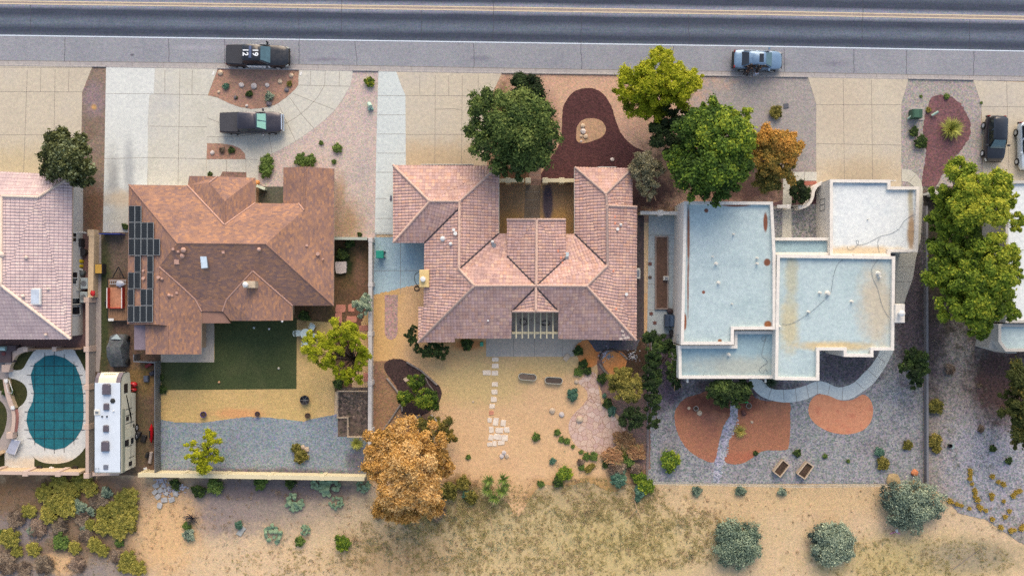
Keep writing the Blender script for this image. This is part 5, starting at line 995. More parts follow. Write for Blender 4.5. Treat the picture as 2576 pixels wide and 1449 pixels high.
# small bushes: one prototype mesh per kind, copied object by object
def proto(kind, mat, n, size, seed, aspect=1.6, hz=.75, sub=15, tint=(.2,.8), rndn=.8):
    rg = random.Random(seed); cl = []
    for i in range(sub):
        th = i*2.4; q = math.sqrt((i+.5)/sub)*rg.uniform(.6,.82); f = rg.uniform(.2,.32); cl.append((q*math.cos(th), q*math.sin(th), .35+hz*.35*(1-q), f, f, f*hz, rg.uniform(*tint)))
    o = leaf_object_(kind, cl, int(n*1.7), size*.62, mat, None, (0,0,0), aspect, seed, rndn=rndn); me = o.data; bpy.data.objects.remove(o); return me
PM = {'dark': proto('bush', lf_dark, 900, .22, 41), 'mid': proto('bush', lf_mid, 900, .2, 42), 'yel': proto('bush', lf_yel, 1100, .17, 43, 2, sub=18, rndn=1.1), 'teal': proto('bush', lf_teal, 900, .2, 44, 2.2, rndn=1.1),
      'olive': proto('bush', lf_olivey, 900, .18, 45, 2), 'brown': proto('bush', lf_brown, 700, .17, 46, 3, rndn=1.3), 'grey': proto('bush', lf_grey, 900, .22, 47), 'round': proto('bush', lf_round, 1000, .2, 48), 'tan': proto('bush', lf_tan, 900, .15, 49, 3.4, rndn=1.4), 'green': proto('bush', lf_green, 900, .2, 50, 1.8)}
def bush(kind, v, w, r, label, name='bush', cat='bush', ry=None, h=None, group=None, rz=None):
    o = bpy.data.objects.new(name, PM[kind]); COL.objects.link(o); R_ = r*S/.95; hh = h or R_*.95
    p = P(v, w, hh*.5); o.location = (p.x, p.y, 0); o.scale = (R_, (ry or r)*S/.86, hh); o.rotation_euler = (0,0,rnd.uniform(-3,3) if rz is None else rz)
    return tag(o, label, cat, group)
B1 = [('teal',568,218,10,'blue-green agave bush nearest the black pickup in the red island'),('dark',627,236,10,'spiky dark green shrub low in the middle of the red island'),('grey',676,243,13,'round grey-green cactus bush above the grey pickup'),
 ('olive',728,211,8,'small olive shrub at the right of the red island'),('dark',594,246,5,'tiny dark tuft at the bottom of the red island'),('round',930,207,16,'bright glossy ball shrub at the top of the pink gravel'),('mid',808,360,7,'small green tuft with a stone on the pink gravel'),
 ('mid',849,373,13,'spreading green shrub in the middle of the pink gravel'),('mid',840,407,7,'small lone tuft lowest on the open pink gravel'),('mid',672,405,18,'leafy green shrub left of the entry court of the brown house'),('mid',669,428,19,'lower half of the leafy shrub by the orange pot'),
 ('mid',757,402,18,'left clump of the green shrub touching the shingle wing'),('mid',780,404,18,'right clump of the green shrub touching the shingle wing'),('brown',558,378,9,'grey grassy tuft at left of the small red bed'),('dark',582,378,9,'dark grassy tuft at right of the small red bed'),
 ('dark',315,570,10,'narrow dark bush against the left wall of the brown house'),('dark',528,438,7,'green bush at the left end of the narrow eave bed'),('olive',1952,282,18,'olive shrub beside the grey drain cover in front gravel'),('mid',2382,243,8,'small green shrub at the top of the purple mulch'),
 ('mid',2317,243,4,'tiny tuft above the green transformer box'),('mid',2469,259,4,'tiny green tuft touching the edge of the right driveway'),('dark',2300,332,14,'upper blackish green shrub left of the yucca'),('dark',2318,358,18,'lower blackish green shrub left of the yucca'),
 ('olive',2336,277,8,'grassy tuft near the small white pipe'),('dark',1175,866,16,'dark shrub under the rear eave left of the patio'),('dark',1455,883,13,'dark round shrub at the right end of the grey patio'),('dark',1468,916,12,'upper dark bush of three left of the timber edge'),
 ('mid',1455,935,13,'green bush, lower left of three by the terrace'),('dark',1478,933,12,'dark bush, lower right of three by the terrace'),('teal',1440,992,18,'bright teal bush on open sand left of the flagstone path'),('dark',1515,952,15,'dark low bush between timber edge and olive bush'),
 ('dark',1528,1015,13,'dark green bush along the winding flagstone path'),('teal',1540,1032,12,'bluish end of the dark bush by the flagstone terrace'),('teal',1520,995,6,'small grey-green tuft above the dark path-side bush'),('teal',1534,1044,5,'tiny blue-green tuft at the terrace edge'),
 ('mid',1349,1099,12,'lone dark green shrub on sand below the oval planters'),('mid',1402,1088,9,'topmost green tuft at the left rim of the terrace'),('mid',1412,1105,8,'second green tuft at the left rim of the terrace'),('mid',1426,1110,9,'green tuft just below the left rim of the terrace'),('mid',1441,1123,6,'tiny tuft at the lower left rim of the terrace'),
 ('mid',1462,1137,6,'tiny tuft below the bottom rim of the terrace'),('mid',1475,1148,10,'green tuft left of the taller one below the terrace'),('mid',1493,1148,13,'tallest dark green tuft below the terrace'),('mid',1463,1176,9,'leafy tuft on the sand left of two olive ones'),('olive',1480,1180,10,'olive tuft, left of a pair below the terrace'),('olive',1490,1172,8,'olive tuft, right of a pair below the terrace'),('brown',1460,1162,10,'reddish dry tuft below the terrace'),
 ('teal',1390,1159,10,'small pale teal agave on the open sand'),('green',1421,1192,20,'bright green rounded bush on the sand edge'),('dark',1404,1212,16,'darker green bush touching the bright rounded bush'),('mid',1360,1217,9,'green weed clump left of the bright rounded bush'),
 ('tan',1570,1110,28,'upper sandy dry shrub at the lower right of the terrace'),('tan',1600,1135,26,'right sandy dry shrub beside the grey wire fence'),('tan',1545,1150,26,'lower sandy dry shrub beneath the terrace'),('yel',1566,1135,18,'yellow-green bush among the sandy dry shrubs'),('mid',1580,1160,18,'green bush among the sandy dry shrubs'),('brown',1550,1180,24,'brown twiggy bush left of the teal one'),
 ('teal',1555,1202,25,'large teal bush near the end of the grey fence'),('green',1605,1200,18,'pale green leafy bush at the fence corner'),('green',1625,1222,24,'pale green bush hanging over the fence corner'),('teal',1612,1235,18,'teal bush just beyond the fence corner'),('brown',1600,1180,18,'brown bush above the fence corner'),('dark',1524,1168,10,'dark bush left of the sandy dry shrubs'),
 ('green',1687,1158,28,'round dark green bush in the lower left grey stone yard'),('dark',1901,1140,7,'small dark tuft below the red gravel bed'),('dark',2006,1139,11,'blackish tuft between the red bed and planter boxes'),('mid',2076,1147,7,'small green tuft right of the second planter box'),('mid',2134,1160,6,'faint green tuft in the middle of the stone yard'),
 ('teal',2212,1137,14,'round bluish tuft in the right of the stone yard'),('olive',2222,1166,17,'dark olive bush below the bluish tuft'),('olive',2284,1120,14,'faint olive bush near the low dark wall'),('olive',2355,1022,21,'round olive bush right of the low dark wall'),('olive',2352,1108,20,'upper part of the tall olive bush in the rocky yard'),('olive',2356,1128,14,'lower part of the tall olive bush in the rocky yard'),
 ('brown',2391,930,15,'reddish brown dead bush in the rocky yard'),('brown',2465,970,8,'small dead tuft on the rocky yard'),('brown',2468,1079,10,'dead tuft above the row of golden cacti'),('dark',2498,1128,10,'upper dark tuft on lilac gravel at the right'),('dark',2538,1159,10,'lower dark tuft on lilac gravel at the right'),
 ('green',862,1367,22,'round green weed clump on the sand lower centre left'),('mid',754,1362,14,'dark green tuft with a dry stalk below prickly pear'),('mid',1178,1150,7,'small bluish green tuft left of the stone cluster'),('teal',1176,1245,14,'teal tuft in the shadow right of the orange tree'),
 ('grey',1753,1234,14,'grey-green tuft just beyond the wire fence, left one'),('grey',1862,1234,14,'grey-green tuft just beyond the wire fence, middle one'),('grey',1968,1238,13,'grey-green tuft just beyond the wire fence, right one'),('teal',1604,1253,10,'faint teal tuft below the fence corner'),
 ('olive',745,1128,15,'yellowish mound shrub ringed by pale stones'),('olive',757,1148,18,'olive mound shrub ringed by pale stones'),('dark',405,950,9,'thin dark vine patch on the metal fence'),('dark',408,980,12,'lower dark vine patch on the metal fence'),('dark',845,600,5,'tiny dark pine seedling beside the green wall'),('dark',905,590,7,'tiny cypress seedling left of the metal gate'),
 ('dark',860,640,16,'dark creeping bush beside the brown wall'),('dark',880,612,13,'dark bush under the pale green wall'),('dark',765,795,16,'dark bush in the shade behind the brown house'),('dark',850,965,14,'green bush below the lime tree at the garden bed'),('teal',600,1320,12,'teal weed clump beside the dead tree'),('grey',474,1345,16,'grey-green upright bush right of the sandy track'),('mid',470,1322,12,'green bush above the upright one by the sandy track'),('dark',440,1218,16,'dark bush behind the cream rear wall, left'),('mid',540,1222,22,'green bush behind the cream rear wall, second pilaster'),('dark',500,1235,20,'dark green bush right of the rubble pile'),('mid',655,1215,18,'green bush behind the cream rear wall, centre'),('dark',730,1212,18,'dark bush behind the cream rear wall, right'),('olive',1130,1235,26,'olive bush in the shade below right of the orange tree'),('olive',1165,1215,20,'dull olive bush between the orange tree and teal tuft'),('brown',1100,1285,26,'brown twiggy bush under the lower right of the orange tree'),('olive',1020,1300,20,'olive bush under the bottom of the orange tree'),('brown',950,1290,18,'brown twiggy bush under the lower left of the orange tree'),('olive',1185,1250,18,'dull olive bush left of the palms'),('dark',20,985,16,'dark planting left of the pool by the handrail')]
for b in B1: bush(b[0], b[1], b[2], b[3], b[4], ry=b[3]*rnd.uniform(.82,1.12))
# scrub field at the lower left
SCR = [('yel',150,1215,26),('yel',112,1240,24),('yel',175,1235,26),('yel',135,1265,26),('yel',165,1272,30),('yel',72,1285,20),('yel',120,1295,24),('yel',205,1210,26),('yel',225,1230,22),('grey',268,1240,16),('grey',195,1275,20),('grey',228,1285,14),
 ('yel',320,1250,28),('yel',300,1275,30),('yel',262,1290,22),('yel',330,1290,22),('yel',310,1310,30),('yel',260,1325,26),('yel',225,1320,16),('yel',300,1335,24),('olive',330,1325,16),('yel',22,1355,28),('mid',0,1345,14),('mid',152,1362,22),('yel',185,1378,18),('yel',82,1382,20),('yel',235,1370,20),('yel',255,1385,18),('mid',300,1365,12),
 ('brown',95,1330,26),('brown',205,1300,24),('brown',245,1260,26),('brown',150,1320,24),('brown',215,1345,22),('yel',320,1405,22),('yel',345,1430,22),('yel',310,1425,18),('brown',295,1400,20),('brown',40,1305,26),('brown',15,1420,30),('brown',110,1420,28),('brown',195,1420,24),('grey',80,1335,14),('grey',210,1330,12),('yel',40,1388,16),('brown',60,1430,22)]
KN_ = {'yel':'yellow-green','grey':'pale grey-green','olive':'olive','mid':'fresh green','brown':'bare brown twiggy'}
def ranks(lst):
    xs = sorted(range(len(lst)), key=lambda i: lst[i][1]); d = {}
    for k, i in enumerate(xs): d[i] = k
    return d
for kd in KN_:
    L_ = [b for b in SCR if b[0] == kd]; rk = ranks(L_)
    for i, b in enumerate(L_): bush(b[0], b[1]+.1*i, b[2], b[3], f'{KN_[kd]} scrub bush at lower left, {nth(rk[i])} of its colour counted from left', 'scrub_bush', 'bush', group='bushes in the scrub at the lower left', h=b[3]*S*(.8 if kd != 'brown' else .5))
# golden cholla cacti
def cactus_mesh():
    rg = random.Random(61); mb = MB()
    for i in range(16):
        th = i*2.4; q = math.sqrt((i+.5)/16)*.75; c = (q*math.cos(th), q*math.sin(th), .25+.3*(1-q)+rg.uniform(-.05,.1)); d = Vector((math.cos(th)*q, math.sin(th)*q, .8)).normalized()
        mb.tube([Vector(c)-d*.3, Vector(c), Vector(c)+d*.22], [.13,.17,.06], 7)
    return mb
cm = cactus_mesh().build('cholla_cactus', M('golden_cactus', C(192,164,66), .8, sc=4, var=.25, dirt=C(110,96,52)), None, True); cme = cm.data; bpy.data.objects.remove(cm)
CH = [(780,425),(778,470),(785,510),(775,560),(815,650),(850,745),(870,790),(860,850),(900,905),(440,920),(490,950),(560,975),(600,990),(640,1000),(770,1050),(920,1010),(950,1045),(1035,1080),(1140,1220),(1280,1355),(1140,525),(1240,615),(1320,655),(1130,830),(1135,895),(1330,930),(1530,785),(1590,760),(1480,840),(1420,1090),(1350,1180),(1640,1330),(1440,1410),(1500,1400),(1610,1380)]
CHv = [(2318.4+x*.15408, 1116.3+y*.15408) for x, y in CH]; order = sorted(range(len(CHv)), key=lambda i: CHv[i][1]); rkk = {i: k for k, i in enumerate(order)}
for i, (v, w) in enumerate(CHv):
    o = bpy.data.objects.new('cholla_cactus', cme); COL.objects.link(o); p = P(v, w); r_ = rnd.uniform(.24,.38); o.location = (p.x,p.y,0); o.scale = (r_,r_*rnd.uniform(.8,1.1),r_*1.2); o.rotation_euler = (0,0,rnd.uniform(0,6))
    tag(o, f'golden cholla cactus at lower right, {nth(rkk[i])} counted down from the top', 'cactus', 'golden cacti edging the lilac gravel at the lower right')
# prickly pear
def pear_mesh(seed):
    rg = random.Random(seed); mb = MB()
    for i in range(34):
        th = rg.uniform(0,6.28); q = math.sqrt(rg.random())*.8; c = (q*math.cos(th), q*math.sin(th), .15+.45*(1-q)*rg.uniform(.5,1.2)); mb.ico(c, (rg.uniform(.14,.21),rg.uniform(.13,.2),.05), 2, .02, rg, rz=rg.uniform(0,6))
    for k in range(len(mb.v)): 
        x,y,z = mb.v[k]; mb.v[k] = (x, y, z + .25*math.sin(x*9+y*5)*.3)
    return mb.build('prickly_pear', M('cactus_pad', C(124,150,118), .7, sc=5, var=.2, dirt=C(86,116,90)), None, True)
pp = [pear_mesh(71), pear_mesh(72)]; pms = [o.data for o in pp]; [bpy.data.objects.remove(o) for o in pp]
for i, (v, w, r, lb) in enumerate([(740,1262,28,'pale prickly pear on purple gravel below the rear wall'),(685,1345,27,'lowest and palest prickly pear on the sandy rise'),(765,1335,16,'narrow prickly pear above the dark green tuft'),(800,1212,24,'prickly pear under the rear wall, left of two dark ones'),(830,1225,32,'largest dark prickly pear below the rear wall'),(845,1265,20,'prickly pear at the edge of bare sand'),(912,1220,22,'prickly pear half hidden beside the orange tree')]):
    o = bpy.data.objects.new('prickly_pear', pms[i%2]); COL.objects.link(o); p = P(v,w,.4); o.location=(p.x,p.y,0); o.scale=(r*S*1.1,r*S*1.05,.9); o.rotation_euler=(0,0,i*1.1); tag(o, lb, 'cactus')
# spiky plants
def spikes(n, L, wd, rg, up=(.1,1.2), droop=.35):
    mb = MB()
    for i in range(n):
        th = rg.uniform(0,6.28); el = rg.uniform(*up); d = Vector((math.cos(th)*math.cos(el), math.sin(th)*math.cos(el), math.sin(el))); l = L*rg.uniform(.7,1.1); s_ = Vector((-math.sin(th),math.cos(th),0))*wd
        p0 = Vector((0,0,.1)); p1 = p0+d*l*.5; p2 = p0+d*l; p2.z -= droop*l*math.cos(el)*.5; p2.z = max(.02,p2.z)
        mb.add([p0-s_*.7,p0+s_*.7,p1+s_,p1-s_,p2],[[0,1,2,3],[3,2,4]])
    return mb
def spiky(name, label, cat, v, w, L, n, wd, mat, seed, z=0, **kw):
    t = spikes(n, L, wd, random.Random(seed), **kw); p = P(v,w,L*.4+z); t.v = [(x+p.x,y+p.y,q+z) for x,y,q in t.v]; return tag(t.build(name, mat), label, cat)
def gmat(name, a, b_): return M(name, a, .7, sc=8, var=.15, dirt=b_)
m_yucca = gmat('yucca_leaf', C(176,176,84), C(116,140,60)); m_gold = gmat('gold_leaf', C(196,182,96), C(140,140,64))
spiky('yucca','big yellow-green spiky yucca in the purple mulch bed','plant',2397,324,1.35,330,.035,m_yucca,81)
spiky('grass_clump','yellow spiky grass clump in the red gravel bed','plant',1863,1085,.75,200,.03,m_gold,82)
spiky('grass_clump','green and yellow grass clump left of the pale wall end','plant',897,1116,.8,200,.03,m_yucca,83)
spiky('agave','dark spiky plant below the middle back wall of the white house','plant',1940,960,.8,160,.03,gmat('sotol_leaf',C(70,88,64),C(48,62,44)),84)
pt = thing('palm_cluster','cluster of short palms with dry straw fronds at the sand edge','palm',P(1245,1228)); 
for i,(v,w,r) in enumerate([(1228,1208,.8),(1265,1205,.85),(1225,1232,.8),(1262,1235,.85),(1243,1252,.8),(1272,1222,.6)]):
    g = spikes(90, r, .03, random.Random(90+i), up=(.15,1.1)); p = P(v,w,.8); g.v=[(x+p.x,y+p.y,q+.7) for x,y,q in g.v]; part(g,'fronds',gmat('palm_frond%d'%i,C(118,140,58),C(80,106,44)),pt)
    g = spikes(26, r*.75, .045, random.Random(190+i), up=(-.2,.35)); g.v=[(x+p.x+.2*math.cos(i*2),y+p.y-.15,q+.75) for x,y,q in g.v]; part(g,'dry_fronds',gmat('straw%d'%i,C(220,196,140),C(190,160,108)),pt)
    m = MB(); m.cyl((p.x,p.y,0),.09,.8,8); part(m,'trunk',m_barkw,pt)
# weeds and litter over the open desert: uncountable
lf_wy = leafmat('yellow_weed', [C(160,148,102), C(182,168,116), C(200,184,128), C(166,168,116)]); lf_wb = leafmat('dry_weed', [C(140,122,98), C(166,144,116), C(190,166,134), C(202,182,150)])
def weeds(label, areas, n, mat, size, seed, name='weeds'):
    g = np.random.default_rng(seed); rows = []
    wts = np.array([a[2]*a[3]*a[4] for a in areas]); wts = wts/wts.sum()
    for i in g.choice(len(areas), n, p=wts):
        v, w, rx, ry, d = areas[i]; 
        for _ in range(12):
            a = g.random()*6.283; q = math.sqrt(g.random()); x_ = v+math.cos(a)*q*rx*1.15; y_ = w+math.sin(a)*q*ry*1.15
            nz_ = g.normal()*.6 + math.sin(x_*.043+seed)+math.sin(y_*.06+x_*.021)+math.sin(x_*.11-y_*.09+seed)+g.normal()*.5
            if nz_ > -.7: break
        p = P(x_, y_); s_ = size*math.exp(g.normal()*.55); rows.append((p.x,p.y,.03,s_,s_,s_*.3,g.random()))
    o = leaf_object(name, rows, n*5, .05, mat, None, (0,0,0), 2.4, seed, rndn=1.2, shell=.3); return tag(o, label, 'weeds', kind='stuff')
weeds('green and yellow weeds over the sandy ground at the bottom centre', [(1380,1350,430,90,1),(1150,1290,120,60,1.2),(1500,1260,130,50,1.2),(1250,1260,110,40,.8),(2300,1410,220,50,.7),(900,1420,300,40,.5),(1650,1330,120,90,.6)], 9000, lf_wy, .085, 101)
weeds('dry brown weeds over the open desert ground', [(1380,1330,460,110,1),(1160,1260,120,60,1.6),(600,1260,260,70,.7),(700,1400,380,50,.4),(2100,1330,420,110,.25),(150,1340,220,110,.8),(1500,1260,140,50,1.2)], 3800, lf_wb, .085, 102)
weeds('pale grey-green weeds scattered over the desert and yards', [(1400,1370,420,80,1),(1160,1330,160,70,.7),(2300,1400,220,50,.5),(1500,1180,110,50,.5),(800,1400,260,50,.3)], 1300, lf_grey, .14, 103)
weeds('sparse dark weeds in the rocky yard and on gravel', [(2440,1000,110,180,.6),(2480,1230,90,90,.5),(150,1330,230,110,1),(1600,1000,40,120,.5)], 700, lf_olive, .12, 104)

# ------------------------------------------------------------------ pool
def polyobj(name, pts, mat, z, parent=None, root=None):
    mb = MB(); w = [P(*p) for p in pts]; w = [(p.x,p.y,z) for p in w]
    if area2(w) < 0: w = w[::-1]
    mb.poly(w); return mb
cov = [(480,155),(580,145),(690,175),(800,255),(845,355),(870,450),(885,560),(890,740),(885,840),(870,930),(800,1040),(690,1125),(580,1145),(475,1125),(375,1065),(315,960),(285,840),(300,740),(350,640),(365,550),(345,450),(330,355),(370,240)]
pool = thing('pool_cover', 'teal mesh cover with black strap grid stretched over the kidney pool', 'pool cover', P(*Z7(600,650)))
mb = polyobj('c', [Z7(*p) for p in cov], None, .085); w_ = [(a,b_) for a,b_,_ in mb.v]; mb = MB(); mb.prism(w_, .03, .085, 0, .01)
part(mb, 'cover', G('pool_cover_mesh', [C(26,96,112), C(32,108,122), C(28,92,108)], .4, 12, .2, .3, bump=.1), pool)
straps = [[(375,225),(372,1095)],[(478,120),(478,1160)],[(580,110),(580,1185)],[(685,135),(684,1175)],[(788,215),(788,1095)]] + [[(x0,y),(x1,y+2)] for x0,x1,y in ((325,835,259),(288,885,356),(308,912,453),(335,910,549),(308,925,645),(265,912,744),(262,922,836),(262,900,934),(295,835,1026))]
for s_ in straps:
    a, b_ = P(*Z7(*s_[0])), P(*Z7(*s_[1])); mb = MB(); mb.tube([(a.x,a.y,.06),a.lerp(b_,.08)+Vector((0,0,.1)),a.lerp(b_,.92)+Vector((0,0,.1)),(b_.x,b_.y,.06)],.022,4); part(mb,'strap',m_black,pool)
def rock(label, v, w, r, mat, name='rock', fl=.6, seed=None, rz=0, ry=None):
    rg = random.Random(seed or int(v*7+w)); mb = MB(); mb.ico((0,0,0),(r*S,(ry or r)*S,r*S*fl),2,.12,rg); p = P(v,w); o = mb.build(name, mat); o.location=(p.x,p.y,r*S*fl*.45); o.rotation_euler=(0,0,rz); return tag(o,label,'rock')
m_rockp = G('pale_rock', [C(206,186,160),C(190,172,152)],3,14,.15,.1); m_rockg = G('grey_rock', [C(104,100,108),C(124,118,124)],3,14,.2,.1); m_rockw = G('white_rock', [C(208,200,196),C(190,182,178)],3,14,.12,.1)
for a in [('cream boulder by the kerb at the left of the red island',555,184,7,m_rockp),('white rock highest in the middle of the red island',608,215,7,m_rockw),('white rock right of centre in the red island',640,218,8,m_rockw),('small cream rock left of the tall white ones in the red island',551,232,4,m_rockp),('cream rock near the right kerb end of the red island',733,191,6,m_rockp),('flat pinkish rock lower centre of the red island',673,215,6,m_rockw),('pale rock left of the olive shrub in the red island',705,206,6,m_rockp),('grey-blue rock at the right rim of the red island',721,227,6,m_rockg),
  ('dark rock just below the round cactus bush',677,262,7,m_rockg),('white stone lowest in the red island',621,267,4,m_rockw),('dark rock at the lower centre left of the red island',593,246,5,m_rockg),('tan rock highest in the teardrop of tan gravel',1466,318,6,m_rockp),('white rock in the middle of the teardrop',1467,331,7,m_rockw),('orange rock lower in the teardrop',1473,344,6,m_rockp),('small white stone at the bottom of the teardrop',1462,356,3,m_rockw),('brown rock left of the orange one in the teardrop',1462,343,4,m_rockp),
  ('pale pinkish square stone on the dark mulch',1540,402,5,m_rockw),('white rock in the small red bed',535,385,6,m_rockw),('round tan stone on the tan sand near the planter',1190,1010,3,m_rockp),('leaf-shaped pale stone on the open sand',1389,1032,8,m_rockp),('pinkish stone right of the leaf-shaped stone',1413,1042,7,m_rockw),('long pale stone at the upper left terrace rim',1458,1054,9,m_rockp),('pale stone at the left tip of the flagstone path',1450,960,6,m_rockp),
  ('tan stone on the left red gravel by a ring pot',1733,1026,4,m_rockp),('cream triangular stone on the left red gravel',1759,1038,7,m_rockp),('round tan stone on the right red gravel',1891,1061,4,m_rockp),('orange terracotta boulder near the rear wire fence corner',2299,1188,9,M('terracotta',C(206,130,86),.8)),('pale boulder between pots on the pool lawn',131,1180,8,m_rockw),
  ('pale rock right of the olive mound',772,1130,7,m_rockp),('tan rock beside the olive mound',773,1148,5,m_rockp),('pink rock above the olive mound',762,1124,6,m_rockp),('white boulder in the woodpile corner',1048,1080,6,m_rockw),('tan boulder by the trunk of the big olive bush',1584,937,7,m_rockp),('white stone in the small stone cluster, upper',1268,1138,6,m_rockw),('pink stone in the small stone cluster, lower left',1262,1147,6,m_rockw),('pale stone in the small stone cluster, right',1275,1146,6,m_rockp)]: rock(*a)
mb = MB(); p = P(2298,1153); tag(G and rock('dry tan mound at the rear of the stone yard',2247,1207,18,G('tan_mound',[C(170,150,112),C(180,158,120)],2,10,.2,.2),'soil_mound',.3),cat='mound')
rock('second dry tan mound under the largest saltbush',2300,1225,20,G('tan_mound2',[C(150,126,92),C(160,136,100)],2,10,.2,.2),'soil_mound',.3)['category'] = 'mound'

# stepping stones and slabs
def slab(label, v, w, sx, sy, mat, rz=0, name='stepping_stone', h=.05, group=None, cat='stepping stone', seed=0, z=0.02):
    rg = random.Random(seed or int(v*3+w*5)); p = P(v,w); pts = []
    for i, (x, y) in enumerate([(-1,-1),(0,-1.05),(1,-1),(1.05,0),(1,1),(0,1.03),(-1,1),(-1.04,0)]): pts.append((x*sx*S/2*rg.uniform(.84,1.06), y*sy*S/2*rg.uniform(.84,1.06)))
    mb = MB(); mb.prism(pts, 0, h, 0, .012, True); o = mb.build(name, mat); o.location = (p.x,p.y,z); o.rotation_euler=(0,0,rz); return tag(o,label,cat,group)
m_step = G('stepping_stone_rock',[C(232,220,204),C(226,212,194),C(236,226,212)],2,13,.05,.2)
SS = [(1246,904,18,11),(1246,920,17,12),(1245,938,17,13),(1245,966,15,12),(1244,985,15,12),(1242,1004,15,13),(1238,1021,14,11)]
for i, (v,w,a,b_) in enumerate(SS): slab(f'white stepping stone, {nth(i)} from the grey patio in the straight row', v,w,a,b_,m_step,group='stepping stones on the sand')
slab('large white stepping stone set apart left of the row',1224,937,20,13,m_step,group='stepping stones on the sand'); slab('small reddish stone at the end of the stepping row',1236,1038,12,10,M('red_stone',C(206,140,114),.9),group='stepping stones on the sand')
FL = [(1232,1056,12,12),(1247,1060,14,20),(1266,1064,14,16),(1236,1080,12,16),(1256,1082,20,14),(1275,1080,14,14),(1235,1100,13,14),(1252,1098,20,14),(1270,1101,16,16),(1232,1117,13,10),(1244,1115,11,14),(1260,1113,18,12)]
for i, (v,w,a,b_) in enumerate(FL): slab(f'flat pale paving stone in {nth(i//3)} row of the loose patch, {nth(i%3)} from left', v,w,a,b_,m_step,rz=rnd.uniform(-.15,.15),group='loose paving stones on the sand')
for i, (v,w,a,b_,l) in enumerate([(857,776,24,20,'topmost red flagstone in the side yard of the brown house'),(852,800,18,26,'tall red flagstone below the topmost one'),(884,775,16,20,'red flagstone left of the silvery shrub'),(885,803,26,16,'wide red flagstone under the lime tree top'),(915,825,26,14,'red flagstone right against the pale wall'),(921,948,12,22,'lone red flagstone near the fenced garden bed')]): slab(l,v,w,a,b_,M('red_flagstone%d'%i,C(196,132,112),.9,sc=4),name='flagstone',cat='flagstone')
slab('square tan paver standing in the black bark',1022,954,11,11,m_rockp,.6,'paver',.08,cat='paver'); slab('tilted pale slab at the right end of the grey patio',1425,899,13,18,m_rockp,-.7,'paver',.08,cat='paver'); slab('grey concrete slab lying on the desert sand',607,1335,14,26,m_rockg if False else M('grey_slab',C(160,164,162),.9),-.6,'paver',.08,cat='paver')
slab('white board on the sand right of the motorhome',366,1178,9,6,m_white,.3,'board',.04,cat='board'); slab('dark grey drain cover on the front gravel',1977,267,12,12,M('drain_cover',C(84,88,100),.7),.1,'drain_cover',.06,cat='drain cover')
slab('broken pale slab right of the golden cactus row',2449,1203,7,16,M('pale_slab',C(176,180,190),.8),.5,'paver',.06,cat='paver'); slab('small pale board beside a black bucket in the rocky yard',2396,1122,10,12,M('pale_board',C(150,170,170),.8),.3,'board',.05,cat='board')
mb = MB(); p = P(2387,1120); mb.lathe((p.x,p.y,0),[(.16,0),(.2,.3),(.17,.3),(.14,.08),(.01,.08)],14); tag(mb.build('bucket',m_black,None,True),'black bucket in the rocky yard','bucket')
# rubble pile beyond the rear wall
m_rub = G('rubble_stone',[C(170,172,174),C(190,188,184),C(156,160,164)],2,12,.12,.2)
RB = [(393,1221,14),(404,1232,13),(391,1236,13),(398,1248,14),(414,1256,15),(403,1270,14),(433,1255,15),(443,1240,14),(420,1240,10),(411,1222,9),(425,1226,9),(417,1231,8)]
for i, (v,w,r) in enumerate(RB): slab(f'broken pale slab of the rubble heap, {nth(sorted(RB,key=lambda b:b[0]).index((v,w,r)))} counted from left',v,w,r,r*.85,m_rub,rnd.uniform(0,1.5),'rubble_slab',.09,'broken slabs beyond the rear wall','rubble',z=.02+.03*(i%3))
rg = random.Random(44); mb = MB()
for i in range(90):
    q = rg.choice([(408,1210,18,10),(455,1228,16,11),(425,1234,22,14)]); p = P(q[0]+rg.gauss(0,.5)*q[2], q[1]+rg.gauss(0,.5)*q[3]); mb.ico((p.x,p.y,.05),(rg.uniform(.06,.16),rg.uniform(.05,.13),.07),1,.2,rg)
tag(mb.build('rubble_chips',G('rubble_chip',[C(160,160,176),C(186,186,196)],4,9,.25,.2)),'heap of small lilac-grey stone chips beyond the rear wall','rubble',kind='stuff')
for sx_, sy_, n_, l in [(1563,915,30,'scatter of white and grey stones in the timber-edged bed'),(1642,914,34,'scatter of pale stones beside the dark vine hedge')]:
    pass
for cx_, cy_, l in [(1523,894,'small heap of white and grey stones in the orange sand bed'),(1594,892,'small heap of pale stones left of the vine hedge')]:
    mb = MB()
    for i in range(40): p = P(cx_+rg.gauss(0,7), cy_+rg.gauss(0,8)); mb.ico((p.x,p.y,.04),(rg.uniform(.05,.12),rg.uniform(.05,.1),.06),1,.2,rg)
    tag(mb.build('stone_heap',G('chips%d'%cx_,[C(120,122,130),C(206,208,212)],5,6,.4,.2)),l,'stones',kind='stuff')
mb = MB()
for i in range(170):
    t_ = rg.random(); ch_ = [(1847,1015),(1848,1070),(1828,1105),(1820,1150),(1806,1205)]; k = min(3,int(t_*4)); f = t_*4-k; v = ch_[k][0]*(1-f)+ch_[k+1][0]*f + rg.uniform(-9,9); w = ch_[k][1]*(1-f)+ch_[k+1][1]*f; p = P(v,w); mb.ico((p.x,p.y,.04),(rg.uniform(.05,.11),rg.uniform(.05,.1),.05),1,.15,rg)
tag(mb.build('cobbles',G('cobble_stone',[C(150,152,164),C(204,206,212)],5,6,.4,.2)),'loose pale cobbles filling the winding channel','stones',kind='stuff')
for i,(v,w) in enumerate([(1086,1046),(1092,1052),(1098,1056),(1104,1063),(1112,1068)]): rock(f'white edging stone, {nth(i)} counted down the arc by the bark bed',v,w,3.5,m_rockw)

